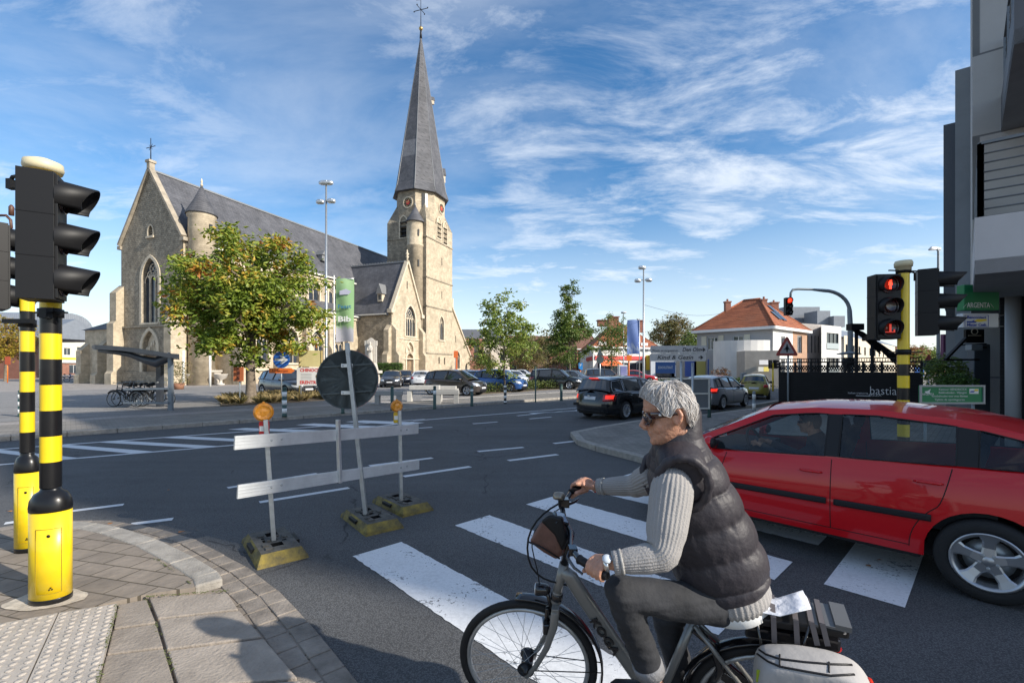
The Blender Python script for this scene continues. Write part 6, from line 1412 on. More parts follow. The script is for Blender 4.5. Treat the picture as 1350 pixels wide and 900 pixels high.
# ================================================================ the right hand corner
# black screen fence of the terrace
fa,fb=at(1028,485,17.2),at(1215,485,14.7);fa.z=fb.z=.11;fd=(fb-fa).normalized();fl_=(fb-fa).length;fnn=V(fd.y,-fd.x,0)
ft=thing('fence','black slatted terrace fence with patterned top panel and white lettering','fence',fa);zt_=zat(477,17.2)
M_FN=mat('fence black',(.009,.009,.011),.55,var=.2,spec=.25)
for k in range(9): b=MB();p=fa+fd*fl_*k/8;b.bar(p,V(p.x,p.y,zt_),.07,.07,up=fd);b.build('fence_post',M_FN,ft)
b=MB();nsl=15;zs_=zt_-.42
for k in range(nsl): z=.16+(zs_-.16)*k/nsl;b.bar(fa+fnn*.03+V(0,0,z),fb+fnn*.03+V(0,0,z),.02,(zs_-.16)/nsl*.86)
b.prism(rect(0,fl_,.05,zs_-.12),fa,fd,(0,0,1),-fnn*.01);b.build('slat_panel',M_FN,ft)
b=MB();b.bar(fa+V(0,0,zt_-.13),fb+V(0,0,zt_-.13),.05,.05);b.bar(fa+V(0,0,zs_-.1),fb+V(0,0,zs_-.1),.05,.06)
n=int(fl_/.07)
for k in range(n):                                                       # pierced ornament: crossed bars and rings
 p=fa+fd*(fl_*(k+.5)/n);zc=(zs_-.1+zt_-.13)/2-.02;h_=.11
 for s_ in (-1,1): b.bar(p-fd*.06+V(0,0,zc-h_*s_),p+fd*.06+V(0,0,zc+h_*s_),.02,.032)
 if k % 2 == 0: b.path([p+fd*.055*math.cos(a)+V(0,0,zc+.055*math.sin(a)) for a in [i*math.pi/4 for i in range(8)]],.012,4,closed=True)
 b.bar(p+fd*.04+V(0,0,zt_-.13),p+fd*.04+V(0,0,zt_-.02),.06,.02,up=fd)
b.build('pierced_panel',M_FN,ft)
b=MB();b.bar(fa+V(0,0,zt_),fb+V(0,0,zt_),.05,.03);b.build('top_rail',M_FN,ft)
def onf(px,py):
 d=Vector(((px-675)/600,1,(485-py)/600));q=fa+fnn*.055;t_=(q-V(0,0,EYE)).dot(fnn)/d.dot(fnn);return V(0,0,EYE)+d*t_
M_LET=mat('fence lettering',(.62,.62,.64),.5)
p0,p1=onf(1147,515.5),onf(1199,515.5)
text('lettering','bastiano',.40,(p0+p1)/2,fd,(0,0,1),M_LET,ft,.002,width=(p1-p0).length,bold=-.004)
text('lettering','PIZZA',.10,onf(1153.5,520.8),fd,(0,0,1),M_LET,ft,.002,width=.33);text('lettering','italian trattoria',.09,onf(1131,518),fd,(0,0,1),M_LET,ft,.002,width=.55)
b=MB();q=onf(1138,521.5);b.prism(rect(-.2,.2,-.012,.012),q,fd,(0,0,1),fnn*.004);b.build('lettering_rule',M_LET,ft)
# patio heater and folded awning frames behind the fence
q=gpt(1119,19.5);t=thing('patio_heater','dark patio heater rising behind the black fence','patio heater',q);b=MB();b.tube(q,V(q.x,q.y,zat(472,19.5)),.06,n=10);b.lathe([(.22,0),(.25,.1),(.22,.35)],V(q.x,q.y,zat(482,19.5)),14);b.build('pole',M_FN,t);b=MB();b.lathe([(.44,0),(.42,.04),(.1,.12),(.001,.14)],V(q.x,q.y,zat(467,19.5)),20);b.build('reflector',mat('heater top',(.12,.13,.14),.4,.5),t)
for px,yy in ((1129,432),(1150,446)):
 q=gpt(px,18);t=thing('awning_frame','folded black awning on a tall post, '+('the taller left one' if px<1140 else 'the lower right one'),'awning',q,0,'folded awnings behind the fence')
 b=MB();b.tube(q,V(q.x,q.y,zat(yy,18)),.06,n=10);b.build('post',M_FN,t)
 b=MB()
 for k in range(5): b.path([V(q.x-.1+.02*k,18+.05*k,zat(yy+2,18)),V(q.x+.25+.04*k,18+.03*k,zat(yy+6+2*k,18)),V(q.x+.95,18,zat(yy+22+3*k,18))],.035,6)
 b.box(V(q.x-.05,18,zat(yy-1,18)),(.5,.3,.25));b.build('folded_arm',M_FN,t)
# pole with the pedestrian and vehicle heads
dp_=6.1;pb_=at(1191,485,dp_);pb_.z=.11
t=thing('traffic_light','yellow and black pole behind the red car with red pedestrian signal and side on head','traffic light',pb_)
zz6=lambda py: zat(py,dp_)
b=MB();ys=[350,480,495,511,527,543,559,575,591,607,623]
for i,(y0,y1_) in enumerate(zip(ys,ys[1:])): b.tube(V(pb_.x,pb_.y,zz6(y1_)),V(pb_.x,pb_.y,zz6(y0)),.066,n=24,m=i % 2 if i else 1,caps=False) if False else b.tube(V(pb_.x,pb_.y,zz6(y1_)),V(pb_.x,pb_.y,zz6(y0)),.066,n=24,m=(0 if i % 2 else 1),caps=False)
b.build('pole',[M_BLK,M_YEL],t)
b=MB();b.lathe([(.085,.0),(.085,.5),(.07,.54)],pb_,24);b.build('base_housing',M_BLK,t)
b=MB();b.lathe([(.085,-.05),(.085,.0),(.098,.0),(.102,.05),(.09,.08),(.001,.09)],V(pb_.x,pb_.y,zz6(352)),24);b.build('cap',M_CAP,t)
for yy in (357,464): b=MB();q=V(pb_.x,pb_.y,zz6(yy));b.lathe([(.072,-.035),(.082,-.035),(.082,.035),(.072,.035)],q,20);b.bar(q+V(-.22,-.03,0),q+V(.28,.03,0),.02,.015);b.build('bracket',M_BLKM,t)
M_LITD=mat('dark signal lens',(.04,.015,.012),.15,coat=.6)
ax_=V(-.12,-.99,0)
# pedestrian head: figures are lit shapes on dark glass
hc_=at(1165,405,dp_+.02);h2=signal_head(t,hc_,ax_,None,.31,.86,.18,.105,.15,[M_LITD]*3);s2=V(0,0,1).cross(ax_)
def figure(c,k):
 b=MB();P=lambda x,z: c+s2*x*k+V(0,0,z*k)
 def pr(pl): b.prism(pl,c,s2*k,(0,0,k),ax_*.006)
 b.lathe([(.001,0),(.16,0),(.16,.02),(.001,.02)],c+V(0,0,.78*k),12,M=Matrix((s2*k,V(0,0,k),ax_)).transposed())
 pr([(-.30,.55),(-.36,-.05),(-.25,-.06),(-.2,.25),(-.19,-.85),(-.05,-.85),(0,-.1),(.05,-.85),(.19,-.85),(.2,.25),(.25,-.06),(.36,-.05),(.30,.55),(.18,.62),(-.18,.62)])
 return b
figure(hc_+V(0,0,.280)+ax_*.125,.066).build('lit_figure',M_REDON,h2)
b=MB();c9=hc_-V(0,0,.287)+ax_*.125;b.prism([(-.012,-.06),(.012,-.06),(.012,.05),(-.012,.05)],c9,s2,(0,0,1),ax_*.006);b.prism([(.04,-.05),(.055,-.05),(.055,-.02),(.04,-.02)],c9,s2,(0,0,1),ax_*.006);b.prism([(-.06,-.06),(.06,-.06),(.06,-.05),(-.06,-.05)],c9-ax_*.0005,s2,(0,0,1),ax_*.004);b.build('lit_figure',mat('dim red signal',(.3,.02,.01),.3,emit=(1,.06,.03),es=.4),h2)
signal_head(t,at(1221,399,dp_+.05),V(.82,-.57,0),None,.25,.88,.20,.10,.30)
b=MB();b.path([at(1174,378,dp_),at(1183,366,dp_),at(1190,358,dp_)],.008,6);b.path([at(1199,357,dp_),at(1206,360,dp_),at(1206,370,dp_)],.014,6);b.build('cable',M_BLKM,t)
# green bank board on two posts
dB=7.6;t=thing('bank_board','green parking board with white lettering in grey frame above the red car','board',gpt(1253,dB));a,c=at(1212,531,dB),at(1295,508.5,dB)
M_BG=mat('bank green',(.01,.20,.07),.45);xm,zm=(a.x+c.x)/2,(a.z+c.z)/2
b=MB();b.box((xm,dB,zm),(c.x-a.x,.03,c.z-a.z));bd=b.build('board',M_BG,t)
b=MB();w9,h9=c.x-a.x,c.z-a.z;ring(b,rect(-w9/2-.015,w9/2+.015,-h9/2-.015,h9/2+.015),rect(-w9/2+.015,w9/2-.015,-h9/2+.015,h9/2-.015),(xm,dB-.016,zm),X,(0,-.02,0));b.build('frame',mat('frame grey',(.30,.32,.34),.4,.4),bd)
for s_,yy,xx,wd in (('Kantoor HENDRICKX',513.2,1256,.46),('Ruisbroekselaan - Wijnegem',517.4,1256,.46),('Voorbehouden voor onze klanten',522,1252,.60),('Tijdens de openingsuren',526.6,1252,.50)): text('lettering',s_,.05,at(xx,yy,dB-.02),(1,0,0),(0,0,1),M_WHT,bd,.001,width=wd)
text('lettering','ARGENTA',.05,at(1223.5,519.5,dB-.02),(1,0,0),(0,0,1),M_WHT,bd,.001,width=.2)
b=MB();b.prism([(-.05,-.01),(.0,.0),(.05,.03),(.03,-.02),(.05,-.05),(-.03,-.04)],at(1223,515,dB-.018),(1,0,0),(0,0,1),(0,-.002,0));b.build('emblem',M_WHT,bd)
b=MB();b.box(at(1284,515.5,dB-.02),(.15,.006,.085));q9=b.build('pay_sticker',M_WHT,bd);b=MB();b.prism([(-.055,-.012),(.01,-.012),(.03,.012),(-.03,.012)],at(1283,516,dB-.025),(1,0,0),(0,0,1),(0,-.002,0));b.build('sticker_mark',mat('mark blue',(.02,.06,.35),.5),q9);b=MB();b.prism([(-.02,-.01),(.05,-.01),(.05,.02),(.0,.02)],at(1285.5,514.5,dB-.025),(1,0,0),(0,0,1),(0,-.002,0));b.build('sticker_mark',mat('mark yellow',(.8,.6,.03),.5),q9)
for s_ in (-1,1): post(t,V(xm+s_*.4,dB+.03,.11),a.z+.05,.022,M_GREY)
# projecting bank signs
dS_=8.0
t=thing('bank_sign','green sign with white bank lettering hanging under the balcony','sign',at(1288,400,dS_));a,c=at(1266,409.5,dS_),at(1312,376,dS_);b=MB();b.box(((a.x+c.x)/2,dS_,(a.z+c.z)/2),(c.x-a.x,.14,c.z-a.z));pn=b.build('panel',M_BG,t,bevel=.01)
text('lettering','ARGENTA',.13,at(1290,402.5,dS_-.075),(1,0,0),(0,0,1),M_WHT,pn,.002,width=.40);b=MB();b.prism([(-.27,-.045),(-.20,.04),(-.225,-.0)],at(1290,402.5,dS_-.075),(1,0,0),(0,0,1),(0,-.002,0));b.prism([(.27,-.045),(.20,.04),(.225,-.0)],at(1290,402.5,dS_-.075),(1,0,0),(0,0,1),(0,-.002,0));b.build('lettering_wing',M_WHT,pn)
b=MB();b.bar(at(1312,385,dS_),at(1330,385,dS_+.2),.04,.04);b.build('arm',M_GREY,t)
t=thing('pay_sign','white payment sign with blue lettering below the green bank sign','sign',at(1288,423,dS_-.1));d9=dS_-.1;a,c=at(1265,432,d9),at(1312,413.5,d9);b=MB();b.box(((a.x+c.x)/2,d9,(a.z+c.z)/2),(c.x-a.x,.12,c.z-a.z));pn=b.build('panel',mat('sign pale',(.62,.64,.66),.4),t,bevel=.01)
BL=mat('mark blue',(.02,.06,.35),.5);b=MB();ring(b,rect(-.205,.205,-.10,.10),rect(-.198,.198,-.093,.093),at(1287.5,423,d9-.062),X,(0,-.003,0));b.build('sign_outline',BL,pn)
text('lettering','Bancontact',.065,at(1287.5,418.3,d9-.064),(1,0,0),(0,0,1),BL,pn,.001,width=.33,bold=.002);text('lettering','Mister Cash',.065,at(1287.5,428,d9-.064),(1,0,0),(0,0,1),BL,pn,.001,width=.33,bold=.002)
b=MB();b.prism([(-.17,-.03),(-.02,-.03),(.03,.015),(-.06,.015),(-.08,0),(-.17,0)],at(1287.5,423.2,d9-.062),(1,0,0),(0,0,1),(0,-.003,0));b.build('sign_mark',BL,pn);b=MB();b.prism([(-.05,-.005),(.05,-.02),(.17,-.0),(.17,.03),(.02,.03)],at(1287.5,422.8,d9-.066),(1,0,0),(0,0,1),(0,-.003,0));b.build('sign_mark',mat('mark yellow',(.8,.6,.03),.5),pn)
b=MB()
for yy in (415.5,430): b.bar(at(1312,yy,d9),at(1322,yy,d9+.2),.02,.02)
b.build('arm',M_ALU,t)
# small hanging sign, lamp and purple shop sign further down
dS_=11.5;t=thing('hanging_sign','small dark sign with pale ring emblem under the payment sign','sign',at(1284,445,dS_));b=MB();b.box(at(1284,443,dS_),(.46,.06,.34));pn=b.build('panel',M_BLKM,t);b=MB();c=at(1285,437,dS_-.04);b.path([c+V(.08*math.cos(a),0,.07*math.sin(a)) for a in [i*math.pi/8 for i in range(16)]],.01,5,closed=True);b.bar(c+V(-.16,0,-.1),c+V(.16,0,-.1),.02,.02);b.build('emblem',mat('pale gold',(.5,.42,.30),.5),pn);b=MB();b.bar(at(1262,455,dS_),at(1300,453,dS_),.03,.03);b.build('arm',M_BLKM,t)
t=thing('shop_sign','purple shop sign on the facade further down the street','sign',at(1255,460,17));b=MB();b.box(at(1255,460,17),(.75,.12,1.1));pn=b.build('panel',mat('dull purple',(.16,.05,.12),.5),t);b=MB();b.box(at(1255,466,16.93),(.6,.01,.10));b.build('lettering_band',M_SG,pn);b=MB();c=at(1254,457,16.93);b.path([c+V(.12*math.cos(a),0,.12*math.sin(a)) for a in [i*math.pi/8 for i in range(16)]],.02,5,closed=True);b.build('emblem',M_SG,pn)
t=thing('wall_lamp','small grey box lamp on a bracket under the hanging sign','lamp',at(1284,458,11.2));b=MB();b.box(at(1284,458,11.2),(.28,.16,.14));b.build('housing',M_GREY,t,bevel=.01);b=MB();b.bar(at(1284,458,11.2),at(1300,458,11.3),.03,.03);b.build('arm',M_BLKM,t)
b=MB();t=thing('awning_frame','black folded awning arm on the bank facade','awning',at(1260,455,10.5));b.bar(at(1246,474,10.4),at(1273,446,10.8),.05,.06);b.bar(at(1246,474,10.4),at(1290,474,11.2),.04,.04);b.build('arm',M_BLKM,t)
# grey column lamp between
q=gpt(1290,11.8);t=thing('advertising_column','slim grey column in front of the bank facade','column',q);b=MB();b.box(q+V(0,0,1.15),(.42,.2,2.3));b.build('post',mat('column blue grey',(.10,.12,.14),.5),t,bevel=.02)
# far street lamp
dl=26;q=gpt(1237,dl);t=thing('street_lamp','slender grey street lamp with flat head rising beside the side on signal','street lamp',q);b=MB();b.path([q,q+V(0,0,4),V(q.x,q.y,zat(331,dl)),V(q.x-.1,q.y,zat(328,dl))],[.10,.08,.055,.05],12);b.build('pole',M_GREY,t);b=MB();b.path([at(1224,329.5,dl),at(1228,327.5,dl),at(1240,328,dl)],[.04,.12,.08],10,squash=.5);b.build('lamp_head',M_ALU,t)
# gantry arm with red signal over the street
dG=24;q=gpt(1121,dG);t=thing('traffic_light','grey arched gantry carrying a small red signal over the street','traffic light',q);pts=[q,at(1121,430,dG),at(1120,410,dG)]
for i in range(1,9): a=math.pi/2*i/8;pts.append(at(1120-34*(1-math.cos(a)),410-27*math.sin(a),dG))
pts += [at(1070,381.5,dG),at(1052,381,dG),at(1045,382,dG),at(1042.5,386,dG),at(1042,394,dG)]
b=MB();b.path(pts,[.14,.12,.11]+[.09]*8+[.06]*5,12);b.build('gantry_arm',M_GREY,t)
hdg=signal_head(t,at(1039,404,dG-.1),V(-.12,-.98,0),None,.34,.92,.25,.12,.2,[M_REDON,None,None])
# small signals at the far crossing
q=gpt(1019,33);t=thing('traffic_light','small pair of far signals on a yellow post above the yellow hatchback','traffic light',q);post(t,q,zat(478,33),.06,M_YEL,'pole')
for px,ax9 in ((1015.5,V(-.5,-.85,0)),(1022,V(.6,-.8,0))): signal_head(t,at(px,480,33),ax9,None,.26,.62,.2,.08,.14)
q=gpt(980,31);t=thing('utility_box','small grey box on a post on the far footway','utility box',q);post(t,q,zat(498,31),.04,M_GREY);b=MB();b.box(at(980,496,31),(.36,.2,.5));b.build('box',M_GREY,t,bevel=.02)
# signs at the far end
for px,d,yy,s_,m_,lb in ((1224.5,17.5,478,.42,M_DSIGN,'small dark backed triangular sign at the fence end'),(1212,40,487,.8,mat('sign blue',(.02,.12,.45),.4),'small blue sign at the end of the street')):
 q=gpt(px,d);t=thing('road_sign',lb,'road sign',q);post(t,q,zat(yy+4,d),.025);b=MB();b.box(at(px,yy+3,d-.05),(s_,.03,s_*.9));pl=b.build('sign_plate',m_,t)
 if px>1220: b=MB();b.prism(rtri(.34,.03),at(px,yy-4.5,d-.05),(1,0,0),(0,0,1),(0,.01,0));b.build('warning_triangle',mat('faded red',(.48,.10,.08),.5),t,fixn=True)
# signs and columns around the parking
q=gpt(829,34);t=thing('road_sign','orange post with orange square sign beside the advertising totem','road sign',q);post(t,q,zat(470,34),.05,M_ORG);b=MB();b.box(at(829.5,472,33.9),(.36,.04,.42));b.build('sign_plate',M_ORG,t)
q=gpt(765,48);t=thing('parking_sign','blue parking sign on orange post right of the taller young tree','road sign',q);post(t,q,zat(484,48),.07,M_ORG);b=MB();b.box(at(765.5,482,47.9),(.42,.04,.62));sp9=b.build('sign_plate',mat('sign blue bright',(.03,.25,.65),.4),t);text('lettering','P',.42,at(765.5,481.5,47.87),(1,0,0),(0,0,1),M_WHT,sp9,.001);b=MB();b.box(at(766.5,486.5,47.88),(.3,.03,.12));b.build('arrow_plate',mat('sign blue bright',(.03,.25,.65),.4),t)
q=gpt(791,29);t=thing('road_sign','back of a pointed and a round sign on one post before the dark green tree','road sign',q);post(t,q,zat(462,29),.04);b=MB();b.lathe([(.001,-.01),(.24,-.01),(.24,.01),(.001,.01)],at(791,474,28.93),28,M=Matrix((V(1,0,0),V(0,0,1),V(0,-1,0))).transposed(),smooth=False);b.build('round_plate',M_DSIGN,t);b=MB();b.prism([(-.2,-.15),(.22,-.15),(-.02,.38)],at(791,466,28.9),(1,0,0),(0,0,1),(0,.02,0));b.build('triangle_plate',M_DSIGN,t,fixn=True)
q=gpt(820,28);t=thing('advertising_totem','white advertising totem with lilac poster behind the black estate car','totem',q);b=MB();a,c=at(815,502,28),at(826,481,28);b.box(((a.x+c.x)/2,28,(.12+c.z)/2),(c.x-a.x,.4,c.z-.12));bd=b.build('housing',mat('totem white',(.66,.66,.66),.4),t,bevel=.02);b=MB();b.box(((a.x+c.x)/2+.04,27.79,(a.z+c.z)/2-.03),((c.x-a.x)*.75,.02,c.z-a.z-.1));b.build('poster',flagmat('poster',[(0,(.35,.18,.08)),(.35,(.55,.4,.3)),(.6,(.42,.42,.7)),(1,(.3,.32,.62))],noise_w=.5),bd)
q=gpt(600.5,66);t=thing('banner','narrow orange vertical banner on the small gable beside the tower','banner',q);b=MB();b.box(at(601.5,475,66),(.35,.05,2.8));b.box(at(601,467,65.97),(.62,.05,1.0));b.build('flag',mat('banner orange',(.65,.14,.03),.6),t)
b=MB();b.tube(q,V(q.x,q.y,zat(463,66)),.05);b.build('pole',M_GREY,t)
# overhead wire
b=MB();a,c=at(850,402,35),at(952,413,52);b.path([a.lerp(c,i/12)-V(0,0,.5*math.sin(math.pi*i/12)) for i in range(13)],.012,4);tag(b.build('overhead_cable',M_BLKM),'thin cable from the tall lamp to the chimney of the orange roofed house','cable')
# bicycle shelter
dC=19.0;q=gpt(225,dC);t=thing('bicycle_shelter','black cantilever bicycle shelter left of the large tree','shelter',q);M_SH=mat('shelter paint',(.03,.035,.045),.35,coat=.3,var=.2,vscale=5)
post_=G(225,541,.12);dC=post_.y
b=MB();b.bar(post_,V(post_.x,dC,zat(470,dC)),.15,.12,up=V(0,1,0));b.build('post',mat('shelter steel',(.16,.19,.22),.4,.3),t)
b=MB();q2_=at(211,520,dC+1.8);b.bar(V(q2_.x,dC+1.8,.12),V(q2_.x,dC+1.8,zat(470,dC+1.8)),.2,.2,up=V(0,1,0));b.build('post',M_SH,t)
for off in (0,.8):
 pts=[(225,466),(220,472),(206,478),(190,474),(170,467),(150,464),(130,462)];b=MB();b.path([at(x,y,dC)+V(-off*.75,off,0) for x,y in pts],[.10,.16,.20,.14,.10,.08,.06],8,squash=.5);b.build('bracket',M_SH,t)
b=MB();rp=[(236,468),(222,467),(206,464),(185,461),(160,458),(127,456)]
top=[at(x,y,dC) for x,y in rp];vs=[]
for p in top: vs += [p+V(.3,-.4,.03),p+V(-2.1,2.9,.03),p+V(-2.1,2.9,-.14),p+V(.3,-.4,-.14)]
fs=[]
for i in range(len(top)-1):
 a=i*4
 for k in range(4): fs.append((a+k,a+(k+1) % 4,a+4+(k+1) % 4,a+4+k))
fs += [(0,3,2,1),(len(vs)-4,len(vs)-3,len(vs)-2,len(vs)-1)];b.add(vs,fs);b.build('roof',M_SH,t,fixn=True)
b=MB();a,c=at(127,458,dC)+V(.3,-.4,0),at(127,458,dC)+V(-2.1,2.9,0);b.tube(a,c,.09,n=12);b.build('gutter',M_SH,t)
b=MB()
for yy in (513,531): b.bar(at(163,yy,dC-.1),at(222,yy-(0 if yy>520 else 1),dC-.1),.05,.07)
b.build('rack_rail',mat('shelter steel',(.16,.19,.22),.4,.3),t)
# ================================================================ parked bicycles
def wheel(root,c,r,ax,m_t,m_r,name='wheel',spokes=28,hub=.022,tw=.018,rimw=.012,fine=True):
 c=Vector(c);ax=Vector(ax).normalized();u=ax.cross(V(0,0,1)).normalized();v=ax.cross(u).normalized();n=48 if fine else 24
 ring_=lambda rr,k: [c+(u*math.cos(2*math.pi*i/k)+v*math.sin(2*math.pi*i/k))*rr for i in range(k)]
 b=MB();b.path(ring_(r-tw,n),tw,10 if fine else 5,closed=True,ref=ax);w=b.build('wheel',m_t,root)
 b=MB();b.path(ring_(r-tw*2.5,n),[(rimw,tw*.75)]*n,8 if fine else 4,closed=True,ref=ring_(1,4)[0]-c);b.build('rim',m_r,w)
 b=MB()
 for i in range(spokes):
  a=2*math.pi*i/spokes;s_=1 if i % 2 else-1;a2=a+(.9 if (i // 2) % 2 else-.9)
  p=c+(u*math.cos(a)+v*math.sin(a))*(r-tw*2.7);q=c+(u*math.cos(a2)+v*math.sin(a2))*hub*1.3+ax*s_*hub*1.3;b.tube(p,q,.0011 if fine else .003,n=4,caps=False)
 b.build('spokes',M_GALV,w)
 b=MB();Mx=Matrix((u,v,ax)).transposed();b.lathe([(.008,-hub*2.4),(.012,-hub*1.9),(hub*1.4,-hub*1.6),(hub,-hub*1.2),(hub,hub*1.2),(hub*1.4,hub*1.6),(.012,hub*1.9),(.008,hub*2.4)],c,20,M=Mx);b.build('hub',M_BLK,w)
 return w
def simple_bike(lbl,base,rz,m,grp='bicycles parked at the shelter',basket=False):
 t=thing('bicycle',lbl,'bicycle',base,rz,grp);M=ROOTM[t.name];P=lambda x,z,y=0: M @ V(x,y,z)
 ax=(M.to_3x3() @ V(0,1,0));wheel(t,P(-.52,.34),.34,ax,M_BLKM,M_GALV,spokes=14,fine=False);wheel(t,P(.54,.34),.34,ax,M_BLKM,M_GALV,spokes=14,fine=False)
 b=MB();b.tube(P(-.52,.34),P(-.14,.80),.012);b.tube(P(-.10,.30),P(-.18,.86),.018);b.tube(P(-.10,.30),P(.38,.76),.02);b.tube(P(-.16,.72),P(.36,.84),.016);b.tube(P(-.52,.34),P(-.10,.30),.012);b.tube(P(.36,.90),P(.40,.70),.02);b.build('frame',m,t)
 b=MB();b.path([P(.39,.74),P(.44,.55),P(.54,.34)],.013);b.build('fork',m,t)
 b=MB();b.path([P(.22,1.04,.29),P(.32,1.06,.24),P(.36,1.02,.08),P(.36,1.02,-.08),P(.32,1.06,-.24),P(.22,1.04,-.29)],.013);b.tube(P(.36,.9),P(.36,1.03),.014);b.build('handlebar',M_GALV,t)
 b=MB();b.path([P(-.30,.92),P(-.2,.93),P(-.02,.92)],[.08,.07,.02],8,squash=.45);b.tube(P(-.18,.85),P(-.19,.91),.014);b.build('saddle',M_BLKM,t)
 b=MB()
 for c,a0,a1 in ((-.52,.3,2.6),(.54,.7,2.7)): b.path([P(c+.37*math.cos(a0+(a1-a0)*i/8),.34+.37*math.sin(a0+(a1-a0)*i/8)) for i in range(9)],[(.028,.006)]*9,6)
 b.build('mudguard',M_BLKM,t)
 b=MB();b.bar(P(-.75,.74),P(-.25,.74),.12,.015);b.tube(P(-.52,.34),P(-.62,.73),.006);b.build('rack',M_BLKM,t)
 b=MB();b.tube(P(-.10,.30,-.06),P(-.10,.30,.06),.03);b.tube(P(-.10,.30,.06),P(.02,.18,.07),.01);b.tube(P(-.10,.30,-.06),P(-.22,.42,-.07),.01);b.box(P(.03,.17,.11),(.09,.08,.02),M.to_3x3());b.build('crank',M_GALV,t)
 if basket: b=MB();b.box(P(.62,.95),(.3,.36,.24),M.to_3x3(),taper=1.15);b.build('basket',mat('wicker',(.10,.07,.05),.8),t)
 return t
bw=[('black bicycle nearest the road under the shelter, its wheel turned out',165,19.7,3.05),('dark bicycle second from the road in the shelter rack',172,20.3,3.12),('dark bicycle in the middle of the shelter rack',180,20.9,3.0),('dark bicycle with basket towards the back of the shelter rack',186,21.5,3.1),('dark bicycle furthest back in the shelter rack',196,22.1,3.16)]
cols=[mat('bike paint %d' % i,c,.3,coat=.4) for i,c in enumerate(((.02,.02,.022),(.03,.03,.05),(.10,.10,.11),(.02,.03,.03),(.015,.015,.02)))]
for i,(lb,px,d,rz) in enumerate(bw): p=at(px,485,d);simple_bike(lb,V(p.x,d,.12),rz,cols[i],basket=(i == 3))
p=at(203,485,19.9);simple_bike('black bicycle at the right end of the shelter next to the steel post',V(p.x,19.9,.12),.1,cols[0])
for i,(px,d,c) in enumerate(((88,54,(.03,.08,.35)),(95,54.6,(.04,.10,.4)),(102,54.2,(.02,.05,.22)))):
 p=gpt(px,d);simple_bike(('left','middle','right')[i]+' one of three blue bicycles before the flats with the lime band',p,.3+i,mat('blue bike %d' % i,c,.4),'blue bicycles at the far left')
# ================================================================ cars
M_TYRE=mat('tyre rubber',(.018,.018,.019),.75,bump=.2,bscale=60,spec=.3);M_RIM=mat('alloy rim',(.42,.43,.45),.32,.8);M_CARG=mat('car glass dark',(.012,.016,.02),.04,spec=.9,coat=1)
M_TRIM=mat('black trim',(.012,.012,.014),.5,spec=.3);M_SEAM=mat('seam',(.004,.004,.004),.8);M_TAIL=mat('tail lamp',(.45,.01,.01),.15,coat=1);M_HEADL=mat('head lamp',(.55,.57,.6),.08,.3,coat=1);M_PLATE=mat('number plate',(.62,.62,.63),.4)
M_BRAKE=mat('brake light',(.8,.03,.02),.2,emit=(1,.04,.02),es=.7)
def paintm(n,c,metal=.3,rough=.32):
 return mat('car paint '+n,c,rough,metal,coat=1.0)
def interp(pts,x):
 if x <= pts[0][0]: return pts[0][1]
 for (a,b_),(c,d) in zip(pts,pts[1:]):
  if x <= c: t=(x-a)/(c-a);return b_+(d-b_)*t
 return pts[-1][1]
def sm(pts,x):                                                          # smoothed profile
 return (interp(pts,x-.06)+2*interp(pts,x)+interp(pts,x+.06))/4
